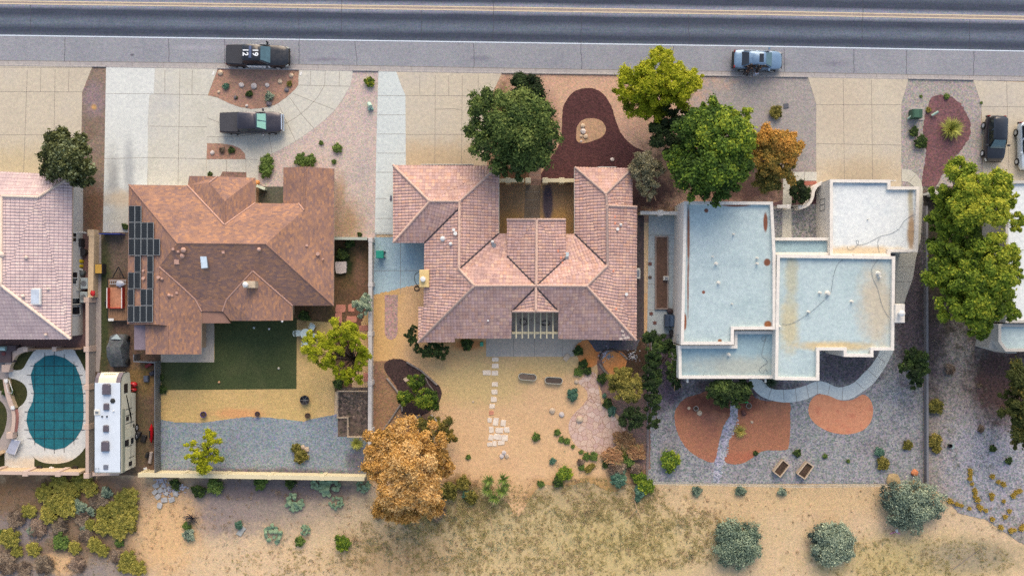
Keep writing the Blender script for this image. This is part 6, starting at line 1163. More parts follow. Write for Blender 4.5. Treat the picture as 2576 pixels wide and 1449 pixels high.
# logs, timbers and bare branches
def log(label, pts, r, mat=m_wood, name='timber', cat='timber'):
    mb = MB(); mb.tube([(P(v,w).x,P(v,w).y,r*.9+.01) for v,w in pts], r, 7); return tag(mb.build(name,mat,None,True),label,cat)
m_gwood = M('grey_driftwood',C(140,132,126),.9,sc=4,var=.25)
log('long grey timber edging the top right of the bark bed',[(1023,910),(1060,932),(1100,968)],.1,m_gwood); log('grey timber at the left edge of the bark bed',[(973,951),(990,972),(1006,993)],.1,m_gwood); log('long pale pole running down from the bark bed',[(1008,1017),(985,1052),(965,1080)],.09,m_gwood)
log('thin bent branch inside the bark bed',[(1070,948),(1078,966),(1090,981)],.05,m_gwood); log('short grey plank left of the woodpile',[(1000,1046),(1005,1062)],.09,m_gwood); log('short upright plank at the pole top',[(1011,1020),(1012,1034)],.08,m_gwood)
log('timber edging below the orange sand bed',[(1507,913),(1518,930),(1528,943)],.1,m_gwood); log('weathered timber edging the orange sand bed at upper right',[(1560,887),(1570,895),(1578,903)],.09,m_gwood); log('curved dark pipe edging the upper side of the timber bed',[(1508,903),(1510,890),(1522,880),(1540,878),(1556,886)],.07,M('rusty_pipe',C(70,58,54),.8))
for i in range(9):
    v = 1018+i*4.5+rnd.uniform(-2,2); w = 1062-i*1.6; log(f'grey split log in the woodpile, {nth(i)} from the left',[(v,w-7),(v+9,w+7)],.085,m_gwood,'split_log','log')
brn = thing('bare_branch','pale bare forked branch lying on weeds by the fence corner','branch',P(1600,1260))
mb = MB()
for pl, r_ in [([(1594,1242),(1597,1262),(1601,1278)],.05),([(1601,1278),(1590,1292),(1582,1300)],.03),([(1601,1278),(1608,1292),(1612,1304)],.035),([(1596,1256),(1584,1262)],.02),([(1604,1285),(1600,1298)],.02)]: mb.tube([(P(v,w).x,P(v,w).y,.12) for v,w in pl], r_, 5)
part(mb,'wood',m_barkp,brn)
log('thin pale stick standing on the weeds below the palms',[(1233,1280),(1234,1310),(1241,1338)],.03,m_barkp,'stick','stick'); log('thin dead branch on the far right desert sand',[(2465,1380),(2440,1398),(2398,1430)],.03,m_gwood,'stick','stick')
mb = MB(); p = P(485,1302)
for i in range(60): a = rg.uniform(0,6.28); l = rg.uniform(.3,.9); mb.tube([(p.x,p.y,.1),(p.x+math.cos(a)*l*.5,p.y+math.sin(a)*l*.5,.4),(p.x+math.cos(a)*l,p.y+math.sin(a)*l*.7,.5)],.02,3)
tag(mb.build('dead_bush',M('charred_twigs',C(58,58,64),.9)),'charred black dead bush on the desert sand','bush')

# ------------------------------------------------------------------ yard objects
def pot(label, v, w, r, h, mat, soil=True, lean=None):
    p = P(v,w); mb = MB(); t = thing('plant_pot',label,'plant pot',p); mb.lathe((p.x,p.y,0),[(.01,0),(r*.6,0),(r*.95,h*.6),(r,h),(r*.86,h),(r*.8,h*.85)],16); part(mb,'pot_body',mat,t,True)
    mb = MB(); mb.cyl((p.x,p.y,h*.8),r*.82,.02,16); part(mb,'soil',m_soil,t)
    if lean: t.rotation_euler = (lean[0],lean[1],0); t.location.z = r*.6
    return t
m_terra = M('orange_terracotta',C(220,150,88),.7); m_purple = M('purple_glaze',C(70,60,130),.3); m_char = M('charcoal_pot',C(44,42,46),.6)
pot('large orange pot tipped toward the eave beside the white ledge',653,459,.3,.62,m_terra,lean=(R(20),R(-42)))
pot('purple glazed pot at the left of the tan gravel',515,1041,.3,.4,m_purple); pot('dark purple pot at the middle of the gravel border',650,1040,.24,.35,M('dark_purple_glaze',C(50,40,80),.3)); pot('brown pot lowest on the tan gravel at the right',776,1044,.27,.35,M('brown_pot',C(92,70,62),.6))
pot('dark round pot on the pool lawn, left one',103,1177,.3,.4,m_char); pot('dark round pot on the pool lawn, right one',193,1177,.3,.4,m_char); pot('grey ring pot on the left red gravel bed',1749,1026,.24,.35,M('pale_grey_pot',C(170,168,164),.7)); pot('grey ring pot beside the tipped brown urn',1881,1019,.27,.4,M('mid_grey_pot',C(128,130,128),.7))
pot('tipped brown urn on the right red gravel bed',1867,1031,.24,.5,M('brown_urn',C(92,60,60),.5),lean=(R(60),R(30)))
fp = thing('fire_pit','round black metal fire pit on the tan gravel','fire pit',P(769,1005)); p = P(769,1005); mb = MB(); mb.lathe((p.x,p.y,0),[(.2,0),(.3,.1),(.46,.38),(.46,.42),(.4,.4),(.3,.2),(.01,.14)],20); part(mb,'bowl',m_char,fp,True)
mb = MB()
for a in (0,1.05,2.1): mb.tube([(p.x-.42*math.cos(a),p.y-.42*math.sin(a),.41),(p.x+.42*math.cos(a),p.y+.42*math.sin(a),.41)],.015,4)
part(mb,'grate',m_metal,fp)
# wheelie bin
t = thing('wheelie_bin','teal green wheelie bin on the blue-grey slab','bin',P(960,641)); p = P(960,641); mb = MB(); m_teal = M('teal_plastic',C(20,140,120),.5)
mb.prism([(p.x-.28,p.y-.3),(p.x+.28,p.y-.3),(p.x+.28,p.y+.3),(p.x-.28,p.y+.3)],.05,.98,0,.03); part(mb,'body',m_teal,t); mb = MB(); mb.prism([(p.x-.36,p.y-.38),(p.x+.34,p.y-.38),(p.x+.34,p.y+.36),(p.x-.36,p.y+.36)],.99,1.06,0,.04); part(mb,'lid',m_teal,t); mb = MB(); mb.tube([(p.x+.4,p.y-.25,.98),(p.x+.4,p.y+.25,.98)],.025); part(mb,'handle',m_black,t)
for s_ in (-1,1):
    mb = MB(); mb.tube([(p.x+.3,p.y+s_*.24,.12),(p.x+.3,p.y+s_*.3,.12)],.12,12); part(mb,'wheel',m_dark,t)
# patio table and chairs
m_pl = M('white_metalwork',C(196,216,218),.5)
t = thing('patio_table','round white patio table beside the dark turf','table',P(769,840)); p = P(769,840,.7); mb = MB(); mb.cyl((p.x,p.y,.7),.5,.035,24); part(mb,'tabletop',m_pl,t,True)
for a in (0.8,2.4,3.9,5.5):
    mb = MB(); mb.tube([(p.x+.12*math.cos(a),p.y+.12*math.sin(a),.7),(p.x+.36*math.cos(a),p.y+.36*math.sin(a),0)],.02,5); part(mb,'leg',m_pl,t)
def chair(label, v, w, rz):
    p = P(v,w,.45); t = thing('patio_chair',label,'chair',(p.x,p.y,0),rz,'white patio chairs round the table')
    mb = MB(); mb.prism([(-.24,-.24),(.24,-.26),(.26,.2),(.0,.26),(-.26,.2)],.42,.45,0,.01); mb.build('seat',m_pl,t)
    mb = MB(); n = 9; pts = [(-.26+.52*i/(n-1), .24+.09*math.sin(math.pi*i/(n-1))) for i in range(n)]
    for i in range(n): mb.tube([(pts[i][0],pts[i][1]-.02,.45),(pts[i][0],pts[i][1]+.05,.82)],.018,4)
    mb.tube([(x,y+.06,.84) for x,y in pts],.025,5); mb.build('backrest',m_pl,t)
    for x,y in ((-.22,-.22),(.22,-.22),(-.22,.2),(.22,.2)): mb = MB(); mb.tube([(x,y,.43),(x*1.1,y*1.1,0)],.018,5); mb.build('leg',m_pl,t)
    for s_ in (-1,1): mb = MB(); mb.tube([(s_*.25,-.2,.43),(s_*.27,-.18,.64),(s_*.27,.2,.66)],.018,5); mb.build('arm',m_pl,t)
chair('white patio chair left of the round table',750,838,R(95)); chair('white patio chair above the round table',785,823,R(-25)); chair('white patio chair right of the table under the lime tree',791,846,R(-100)); chair('white patio chair below the round table',768,862,R(170))
t = thing('bench_frame','small bare timber bench frame by the shady bed','bench',P(759,817)); 
for k in range(2): mb = MB(); a=P(748,822-6*k,.4); b_=P(770,811+0-6*k,.4); mb.tube([(a.x,a.y,.4),(b_.x,b_.y,.4)],.03,5); part(mb,'rail',m_wood,t)
for v,w in ((748,822),(770,811),(748,816),(770,805)): a=P(v,w); mb=MB(); mb.tube([(a.x,a.y,0),(a.x,a.y,.4)],.03,5); part(mb,'leg',m_wood,t)
# oval trough planters
def oval(label, v, w, L, Wd, rz, soilm):
    p = P(v,w,.4); t = thing('trough_planter',label,'planter',(p.x,p.y,0),rz); L*=S; Wd*=S; pts=[]
    for s_ in (1,-1):
        for i in range(9): a = -math.pi/2+math.pi*i/8 + (0 if s_>0 else math.pi); pts.append((s_*(L-Wd)/2+math.cos(a)*Wd/2, math.sin(a)*Wd/2))
    ins = offset(pts,-.05); n=len(pts); mb=MB(); vs=[(q[0],q[1],z) for z,P_ in ((0,pts),(.42,pts),(.42,ins),(.3,ins)) for q in P_]; fs=[]
    for k in range(3):
        for i in range(n): j=(i+1)%n; fs.append([k*n+i,k*n+j,(k+1)*n+j,(k+1)*n+i])
    mb.add(vs,fs); mb.build('trough',M('pale_steel',C(206,206,190),.4,.3),t,True); mb=MB(); mb.poly([(q[0],q[1],.36) for q in ins]); mb.build('soil',soilm,t)
oval('long oval metal planter with grey soil, left of two',1327,948,46,17,R(-5),G('grey_soil',[C(122,106,94),C(110,98,88)],2,10,.15,.2)); oval('long oval metal planter with darker soil, right of two',1393,957,45,17,R(-3),G('darker_soil',[C(96,84,76),C(84,74,68)],2,10,.15,.2))
def planterbox(label, corners):
    w = [P(v,y,.5) for v,y in corners]; w=[(p.x,p.y) for p in w]
    if area2(w)<0: w=w[::-1]
    c = (sum(p[0] for p in w)/4,sum(p[1] for p in w)/4,0); t = thing('planter_box',label,'planter',c); ins=offset(w,-.1); mb=MB(); n=4; vs=[(q[0],q[1],z) for z,P_ in ((0,offset(w,-.03)),(.5,offset(w,-.03)),(.5,w),(.55,w),(.55,ins),(.35,ins)) for q in P_]; fs=[]
    for k in range(5):
        for i in range(n): j=(i+1)%n; fs.append([k*n+i,k*n+j,(k+1)*n+j,(k+1)*n+i])
    mb.add(vs,fs); part(mb,'box',m_woodlt,t); mb=MB(); mb.poly([(q[0],q[1],.42) for q in ins]); part(mb,'soil',m_soil,t)
planterbox('tilted wooden planter box with dark soil, left of two',[(1969.5,1154.5),(1987.5,1169.5),(1963,1201),(1944,1186)]); planterbox('tilted wooden planter box with dark soil, right of two',[(2029.5,1160),(2048,1172.5),(2025,1206),(2004.5,1192)])
# side patio bed, barbecue, cooler, meter box
t = thing('raised_bed','long narrow raised bed of brown soil on the side patio','planter',P(1663,687)); a=P(1647,778); b_=P(1680,595); w=[(a.x,a.y),(b_.x,a.y),(b_.x,b_.y),(a.x,b_.y)]; ins=offset(w,-.12); mb=MB(); vs=[(q[0],q[1],z) for z,P_ in ((0,w),(.25,w),(.25,ins),(.1,ins)) for q in P_]; mb.add(vs,[[k*4+i,k*4+(i+1)%4,(k+1)*4+(i+1)%4,(k+1)*4+i] for k in range(3) for i in range(4)]); part(mb,'edging',M('bed_edging',C(150,134,126),.9),t); mb=MB(); mb.poly([(q[0],q[1],.17) for q in ins]); part(mb,'soil',G('bed_soil',[C(96,76,66),C(110,88,76)],1,9,.2,.2),t)
t = thing('barbecue','covered dark blue barbecue grill against the white side wall','barbecue',P(1690,806)); p=P(1688,807,.8); mb=MB(); mb.prism([(p.x-.55,p.y-.6),(p.x+.6,p.y-.6),(p.x+.6,p.y+.6),(p.x-.55,p.y+.6)],.0,.92,0,.08); part(mb,'cover',M('blue_vinyl',C(58,74,96),.4),t); mb=MB(); mb.tube([(p.x+.1,p.y-.5,.95),(p.x+.1,p.y+.5,.95)],.28,12); part(mb,'hood',M('blue_vinyl2',C(66,86,110),.4),t,True)
mb=MB(); p=P(1684,782); mb.lathe((p.x,p.y,0),[(.22,0),(.3,.1),(.28,.5),(.01,.56)],7); tag(mb.build('garden_stool',M('brown_ceramic',C(60,44,44),.5)),'dark brown lump of a stool above the barbecue','stool')
for v,w,l in [(1690,838,'dark bin below the barbecue'),]: mb=MB(); p=P(v,w); mb.box((p.x,p.y,0),(.5,.6,.8),.1,0,.05); tag(mb.build('bin',m_char),l,'bin')
for i,(v,w) in enumerate([(1638,789),(1647,812),(1635,664),(1635,698)]):
    pts=[((.24 if k%2 else .13)*math.cos(k*math.pi/6),(.24 if k%2 else .13)*math.sin(k*math.pi/6)) for k in range(12)]; mb=MB(); mb.prism(pts,0,.04); o=mb.build('star_ornament',M('rust_star%d'%i,C(110,72,66) if i!=3 else C(90,80,76),.8)); p=P(v,w); o.location=(p.x,p.y,.03); tag(o,f'flat rusty star ornament on the side patio, {nth([2,3,0,1][i])} counted down','ornament')
for v,w,sx,sy,h,l,n_,c_ in [(1676,700,.5,.4,.5,'white utility box across the raised bed edge','utility_box','utility box'),(1605,688,.45,1.0,.9,'pale air conditioning unit against the right tiled wing','air_conditioner','air conditioner')]:
    p=P(v,w,h); mb=MB(); mb.box((p.x,p.y,0),(sx,sy,h),0,0,.03); t=thing(n_,l,c_,(p.x,p.y,0)); part(mb,'casing',m_offwhite,t); mb=MB(); mb.box((p.x,p.y,h+.002),(sx*.6,sy*.6,.03)); part(mb,'grille',m_metal,t)
t = thing('evaporative_cooler','cream evaporative cooler with round white vent on the left eave','cooler',P(1067,701,2.6)); p=P(1067,701,3.2); mb=MB(); mb.box((p.x,p.y,2.25),(.9,1.6,.95),0,0,.04); part(mb,'casing',M('cream_metal',C(222,196,136),.5),t); mb=MB(); mb.cyl((p.x-.08,p.y-.05,3.2),.2,.25,16,.24); mb.lathe((p.x-.08,p.y-.05,3.45),[(.25,0),(.22,.06),(.01,.1)],16); part(mb,'vent_cap',m_white,t,True)
mb=MB(); mb.tube(smooth_poly([P(v,w,z) for v,w,z in [(1055,684,2.4),(1045,690,1.8),(1043,702,1.2),(1046,712,.8),(1052,720,.2)]],4,False),.03,5); tag(mb.build('cable',m_black,None,True),'black cable hanging from the evaporative cooler','cable')
mb=MB(); mb.tube(spiral(1050,726,.3,2,.03,rg),.025,5); tag(mb.build('hose_coil',m_black,None,True),'coiled black hose on the slab below the cooler','hose')
t=thing('satellite_dish','small grey satellite dish at the left eave of the tile roof','satellite dish',P(986,500,2.6)); p=P(984,500,2.8); mb=MB()
vs,fs=ICO[2]; mb.add([(p.x+v[0]*.1,p.y+v[1]*.33,2.9+v[2]*.33) for v in vs],fs); part(mb,'dish',M('dish_grey',C(96,108,124),.4),t,True); mb=MB(); mb.tube([(p.x+.3,p.y,2.6),(p.x,p.y,2.9),(p.x-.45,p.y,2.85)],.02,5); part(mb,'arm',m_white,t)
# utilities
t=thing('transformer','dark green transformer box on a concrete pad','transformer',P(2308,286)); p=P(2305,288); mb=MB(); mb.box((p.x,p.y,.0),(1.25,1.15,.1),0,0,.01); part(mb,'pad',m_gutter,t); p=P(2308,286,.8); mb=MB(); mb.box((p.x,p.y,.1),(.95,.85,.75),0,0,.03); part(mb,'cabinet',M('transformer_green',C(44,84,66),.5),t); mb=MB(); mb.box((p.x-.1,p.y,.86),(.5,.75,.03)); part(mb,'lid',M('transformer_lid',C(52,94,74),.5),t)
for v,w,v2,w2,r_,l in [(2342,292,2354,284,.11,'pale tilted utility pipe on the purple mulch'),(2282,300,2287,294,.09,'small pale pipe stub left of the transformer'),(929,262,934,272,.2,'tall pale green utility pedestal on the pink gravel'),]:
    a=P(v,w); b_=P(v2,w2); mb=MB(); mb.tube([(a.x,a.y,.15),((a.x+b_.x)/2,(a.y+b_.y)/2,.35),(b_.x,b_.y,.5)],r_,10); tag(mb.build('utility_pipe',M('pale_green_plastic%d'%v,C(176,206,190),.5),None,True),l,'utility pipe')
for v,w,l in [(930,276,'left small round utility cap below the pale pedestal'),(937,275,'right small round utility cap below the pale pedestal')]: p=P(v,w); mb=MB(); mb.cyl((p.x,p.y,0),.13,.3,14); mb.cyl((p.x,p.y,.3),.09,.05,14); tag(mb.build('pedestal',M('green_cap%d'%v,C(150,190,176),.5),None,True),l,'pedestal')
# pool-side equipment of the leftmost house
for v,w,l in [(207,658,'yellow pool filter tank, upper of two beside the grey wall'),(206,670,'yellow pool filter tank, lower of two beside the grey wall')]:
    p=P(v,w); t=thing('filter_tank',l,'tank',p); mb=MB(); mb.lathe((p.x,p.y,0),[(.2,0),(.2,.55),(.14,.66),(.01,.7)],16); part(mb,'tank_body',M('yellow_plastic%d'%w,C(206,180,40),.4),t,True); mb=MB(); mb.cyl((p.x,p.y,.68),.05,.08,8); part(mb,'valve',m_black,t)
t=thing('pool_pump','grey pool pump with white pipes beside the grey wall','pump',P(210,687)); p=P(210,687); mb=MB(); mb.lathe((p.x,p.y,0),[(.3,0),(.3,.5),(.2,.6),(.01,.62)],14); part(mb,'pump_body',M('pump_grey',C(90,98,98),.5),t,True); mb=MB(); mb.tube([(p.x-.45,p.y+.35,.7),(p.x+.3,p.y+.3,.7)],.045,6); part(mb,'pipe',m_white,t); mb=MB(); mb.tube([(p.x-.4,p.y+.5,.72),(p.x-.4,p.y+.1,.72)],.045,6); part(mb,'pipe',m_white,t)
for v,w,l in [(208,713,'grey air conditioner by the wall, upper of two'),(207,748,'grey air conditioner by the wall, lower of two')]:
    p=P(v+3,w,.9); t=thing('air_conditioner',l,'air conditioner',(p.x,p.y,0)); mb=MB(); mb.box((p.x,p.y,0),(.7,1.05,.9),0,0,.05); part(mb,'casing',M('ac_grey%d'%w,C(166,178,180),.5),t); mb=MB(); mb.cyl((p.x,p.y,.902),.26,.03,18); part(mb,'fan_grille',m_metal,t)
mb=MB(); p=P(213,635); mb.cyl((p.x,p.y,0),.36,.5,18); tag(mb.build('barrel',m_char,None,True),'dark round barrel between the grey wall and tan wall','barrel'); mb=MB(); p=P(209,611); mb.box((p.x,p.y,0),(.4,.75,.8),0,0,.03); tag(mb.build('utility_cabinet',m_char),'black cabinet above the round barrel','cabinet')
t=thing('patio_lounger','pale blue-grey folded lounger at the lower left of the pool','lounger',P(*Z7(140,1110)),R(0)); 
w=[P(*Z7(*q),.45) for q in [(125,1035),(218,1055),(155,1205),(58,1180)]]; mb=MB(); mb.prism([(q.x,q.y) for q in w],.3,.45,0,.03,True); part(mb,'pad',M('lounger_pad',C(168,176,196),.6),t); mb=MB(); mb.tube([(w[0].x,w[0].y,.46),(w[1].x,w[1].y,.46),(w[2].x,w[2].y,.46)],.03,5); part(mb,'frame',m_white,t)
for q in w:
    mb=MB(); mb.tube([(q.x,q.y,0),(q.x,q.y,.32)],.03,5); part(mb,'leg',m_white,t)
t=thing('handrail','white looped handrail on the curved wall left of the pool','handrail',P(*Z7(90,440))); mb=MB(); mb.tube([P(*Z7(*q),z) for q,z in [((65,420),.6),((62,450),.9),((85,540),.9),((120,550),.6)]],.03,6); part(mb,'rail',m_white,t); mb=MB(); mb.tube([P(*Z7(*q),z) for q,z in [((95,410),.6),((105,440),.95),((132,520),.95),((125,553),.6)]],.03,6); part(mb,'rail',m_white,t)
for q,l in [((72,415),'small white box on top of the curved wall, upper'),((143,700),'small white box on the curved wall, lower')]: p=P(*Z7(*q),.6); mb=MB(); mb.box((p.x,p.y,.66),(.32,.34,.12),.1,0,.02); tag(mb.build('wall_light',m_white),l,'light box')
t=thing('outdoor_kitchen','dark wooden outdoor kitchen counter at the left edge','counter',P(*Z7(70,140))); w=[P(*Z7(*q),.9) for q in [(-80,45),(165,45),(165,95),(115,110),(115,225),(-80,225)]]; mb=MB(); mb.prism([(q.x,q.y) for q in w],0,.9,0,.02); part(mb,'counter',M('dark_slatwood',C(84,70,74),.8,sc=6),t); mb=MB(); p=P(*Z7(40,130),.9); mb.cyl((p.x,p.y,.905),.18,.06,16); part(mb,'burner',M('burner_red',C(96,40,40),.5),t,True); mb=MB(); p=P(*Z7(15,75),1); mb.tube([(p.x-.6,p.y,1.0),(p.x+.45,p.y,1.0)],.22,10); part(mb,'hood',M('steel_hood',C(170,200,200),.3,.5),t,True)
# trailer with ladder and red truck bed
t=thing('utility_trailer','black flat trailer with weathered plank deck in the side yard','trailer',P(296,755)); a=P(272,806,.6); b_=P(319,702,.6); cx,cy=(a.x+b_.x)/2,(a.y+b_.y)/2; Wt,Lt=b_.x-a.x,b_.y-a.y
mb=MB()
for i in range(8): mb.box((a.x+Wt*(i+.5)/8,cy,.52),(Wt/8-.015,Lt,.06))
part(mb,'deck',M('deck_planks',C(146,112,84),.85,sc=3,var=.25),t); mb=MB(); 
for x in (a.x-.04,b_.x+.04): mb.box((x,cy,.42),(.08,Lt+.1,.14))
for y in (a.y-.04,b_.y+.04): mb.box((cx,y,.42),(Wt+.16,.08,.14))
tip=P(298,671,.5); mb.tube([(a.x+.3,b_.y,.48),(tip.x,tip.y,.48)],.05,6); mb.tube([(b_.x-.3,b_.y,.48),(tip.x,tip.y,.48)],.05,6); part(mb,'trailer_frame',m_black,t)
for s_ in (-1,1):
    w=MB(); w.tube([(cx+s_*(Wt/2+.1),cy-.3,.33),(cx+s_*(Wt/2+.3),cy-.3,.33)],.33,16); wh=part(w,'wheel',m_dark,t); w=MB(); w.tube([(cx+s_*(Wt/2+.28),cy-.3,.33),(cx+s_*(Wt/2+.31),cy-.3,.33)],.18,12); local(w,t).build('rim',m_metal,wh)
t=thing('ladder','aluminium ladder lying across the front of the trailer','ladder',P(297,710,.7)); l0=P(276,710,.7); l1=P(318,710,.7); m_alu=M('aluminium',C(200,208,214),.4,.3)
for dy in (-.17,.17): mb=MB(); mb.box(((l0.x+l1.x)/2,l0.y+dy,.68),(l1.x-l0.x,.05,.08)); part(mb,'rail',m_alu,t)
for i in range(8): mb=MB(); x=l0.x+(l1.x-l0.x)*(i+.5)/8; mb.tube([(x,l0.y-.17,.72),(x,l0.y+.17,.72)],.022,5); part(mb,'rung',m_alu,t)
t=thing('truck_bed_box','red cargo box with white rails and wooden floor on the trailer','cargo box',P(290,749,.6)); a=P(272,775,.9); b_=P(309,724,.9); cx2,cy2=(a.x+b_.x)/2,(a.y+b_.y)/2; m_redp=M('red_paint',C(176,44,40),.5)
mb=MB(); mb.box((cx2,cy2,.6),(b_.x-a.x,b_.y-a.y,.05)); part(mb,'floor',M('bed_planks',C(190,134,104),.85,sc=3,var=.2),t)
for x in (a.x,b_.x): mb=MB(); mb.box((x,cy2,.6),(.12,b_.y-a.y,.5)); s1=part(mb,'side_panel',m_redp,t); mb=MB(); mb.box((x,cy2,1.1),(.07,b_.y-a.y,.04)); local(mb,t).build('rail',m_white,s1)
mb=MB(); mb.box((cx2,a.y,.6),(b_.x-a.x,.06,.3)); part(mb,'end_panel',m_redp,t)
mb=MB(); p=P(313,714); mb.ico((p.x,p.y,.85),(.4,.3,.14),2,.15); tag(mb.build('tarp_bundle',M('clear_tarp',C(176,184,200),.4),None,True),'crumpled pale tarp over the end of the ladder','tarp')
mb=MB(); mb.box((P(280,804,.6).x,P(280,804,.6).y,.6),(.5,.25,.08)); tag(mb.build('board',m_white),'small white board on the lower trailer corner','board')
p=P(259,677); mb=MB(); mb.box((p.x,p.y,0),(.68,.95,.8),0,0,.04); t=thing('crate','yellow topped dark crate beside the tan wall','crate',p); part(mb,'crate_body',m_char,t); mb=MB(); mb.box((p.x,p.y,.802),(.6,.85,.04),0,0,.01); part(mb,'lid',M('yellow_lid',C(196,156,66),.7),t)
mb=MB(); p=P(253,705); 
mb=MB(); p=P(243.5,738); mb.ico((p.x+.1,p.y,.9),(.2,.3,.2),2,.2); tag(mb.build('flower_pot',M('red_flowers',C(190,30,40),.8)),'red flower clump hanging on the tan wall','plant')
for i,(v,w,rx,ry,l,c_) in enumerate([(340,966,9,7,'upper of two bright red tanks right of the motorhome',C(190,32,40)),(340,979,8,5,'lower of two bright red tanks right of the motorhome',C(176,26,34))]):
    p=P(v,w); t=thing('red_tank',l,'tank',p); mb=MB(); vs,fs=ICO[3]; mb.add([(p.x+q[0]*rx*S*1.1,p.y+q[1]*ry*S,.35+q[2]*.3) for q in vs],fs); part(mb,'tank_body',M('red_tank%d'%i,c_,.35),t,True); mb=MB(); mb.cyl((p.x,p.y,.6),.07,.1,10); part(mb,'cap',m_black,t)
t=thing('kayak','red kayak standing on edge against the metal fence','kayak',P(385,1088)); p=P(386,1088); mb=MB()
vs=[];fs=[];n=14
for i in range(n+1):
    u=-1+2*i/n; wv=max(.02,(1-abs(u)**2.4)); 
    for k in range(8): a_=k*math.pi/4; vs.append((p.x+math.cos(a_)*.16*wv,p.y+u*.95,.42+math.sin(a_)*.36*wv))
for i in range(n):
    for k in range(8): l=(k+1)%8; fs.append([i*8+k,(i+1)*8+k,(i+1)*8+l,i*8+l])
mb.add(vs,fs); part(mb,'hull',M('red_hull',C(200,24,40),.35),t,True); mb=MB(); mb.tube([(p.x,p.y-.35,.79),(p.x,p.y+.35,.79)],.06,6); part(mb,'cockpit',m_black,t)
for i,(v,w,sx,sy,h,c_,l,n_,ct) in enumerate([(371,952,.45,.6,.4,C(90,100,120),'blue-grey crate in the junk corner by the metal fence','crate','crate'),(376,918,.7,.3,.3,C(150,50,54),'red scrap bar lying at the top of the junk corner','scrap','scrap'),(352,1090,.35,.45,.5,C(46,46,50),'black tyre shaped lump right of the motorhome','scrap','scrap'),(381,1150,.3,1.1,.3,C(170,160,156),'pale plank standing by the lower metal fence','plank','plank'),(386,938,.5,.35,.4,C(50,54,70),'dark blue tub in the junk corner','tub','tub'),(363,1102,.5,.7,.25,C(30,28,30),'black heap in the middle of the dirt yard','heap','heap'),(374,1143,.28,.5,.5,C(26,26,28),'tall black canister near the lower metal fence','canister','canister')]):
    p=P(v,w); mb=MB(); mb.box((p.x,p.y,0),(sx,sy,h),.5*math.sin(i*2),0,.06); tag(mb.build(n_,M('junk%d'%i,c_,.7,sc=4,var=.25)),l,ct)
t=thing('covered_car','small car under a grey tarp beside the porch','covered car',P(295,882)); mb=MB(); 
cc=[(-2.05,.55,.35),(-1.9,.72,.75),(-1.2,.82,.95),(-.6,.8,1.35),(.5,.78,1.4),(1.1,.8,1.0),(1.75,.74,.85),(2.0,.55,.4)]; vs=[];fs=[]; p=P(291,883,1); rgc=random.Random(8)
for (x,hw,hz_) in cc:
    for k in range(11): a_=math.pi*k/10; vs.append((p.x+math.cos(a_)*hw*(1.05+rgc.uniform(-.05,.05)), p.y+x*.78, max(0,hz_*min(1,math.sin(a_)*1.7))*(1+rgc.uniform(-.05,.05))))
for i in range(len(cc)-1):
    for k in range(10): fs.append([i*11+k,(i+1)*11+k,(i+1)*11+k+1,i*11+k+1])
mb.add(vs,fs); part(mb,'tarp',G('grey_tarp',[C(72,78,84),C(92,98,102),C(66,62,66)],1.5,9,.3,.3),t,True); mb=MB(); mb.prism([(p.x-.45,p.y+1.15),(p.x+.55,p.y+1.1),(p.x+.1,p.y+1.6)],1.0,1.06); part(mb,'exposed_windscreen',M('pale_glass',C(180,196,196),.3),t)
for y in (-1.1,1.1):
    w=MB(); w.tube([(p.x+.72,p.y+y,.3),(p.x+.92,p.y+y,.3)],.3,14); part(w,'wheel',m_dark,t)
mb=MB(); a=P(313,905); b_=P(318,870); mb.box(((a.x+b_.x)/2,(a.y+b_.y)/2,.1),(.12,1.9,.7),-.08,0,.02); tag(mb.build('panel_board',M('blue_grey_board',C(120,136,156),.5)),'blue-grey board leaning on the covered car','board')
mb=MB(); a=P(656,472,1.0); mb.box((a.x,a.y,.9),(.85,.25,.15),R(-22),0,.02); mb.box((a.x,a.y,0),(.7,.15,.9),R(-22)); tag(mb.build('ledge_wall',M('pale_ledge',C(210,222,200),.8)),'short pale ledge wall beside the orange pot','wall')
for v,w,l in [(537,185,'white painted number patch at the left driveway kerb'),(757,186,'white painted number patch at the right driveway kerb')]:
    p=P(v,w); mb=MB(); mb.box((p.x,p.y,.025),(.18,.36,.012),R(-20)); o=mb.build('number_patch',m_white); tag(o,l,'painted sign',kind='structure')
mb=MB(); p=P(1873,1011); 
for dx in (-.2,0,.2): mb.ico((p.x+dx,p.y,.12),(.14,.08,.1),2,.1)
tag(mb.build('garden_ornament',M('emerald',C(30,170,90),.4),None,True),'bright emerald green ornament above the ring pot','ornament')
mb=MB(); p=P(1212,865); mb.box((p.x,p.y,0),(.3,.42,.35),0,0,.03); tag(mb.build('tub',M('teal_tub',C(60,170,140),.5)),'small teal tub left of the grey rear patio','tub')
for i,(v,w,c_,l) in enumerate([(640,824,C(190,200,196),'pale crumpled litter at the top of the turf'),(678,827,C(220,220,220),'white ball at the top of the turf'),(709,808,C(230,230,230),'white pair of sandals on the eave edge'),(552,961,C(206,160,120),'tan ball near the bottom of the turf'),(702,926,C(200,196,180),'tiny pale ball in the middle of the turf')]):
    p=P(v,w, 3 if i==2 else 0); mb=MB(); mb.ico((p.x,p.y,(2.9 if i==2 else .1)),.12,2,.05); tag(mb.build('ball' if i else 'litter',M('toy%d'%i,c_,.6),None,True),l,'ball' if i else 'litter')
for i,(v,w) in enumerate([(1693,953),(1700,957)]): p=P(v,w,1.2); mb=MB(); mb.ico((p.x,p.y,1.3),.13-.03*i,2); tag(mb.build('lamp_globe',m_white,None,True),['larger white globe at the house corner by the dark shrub','smaller cream globe at the house corner'][i],'lamp')
for i,(v,w,l) in enumerate([(2308,1459-8,'x')]): pass
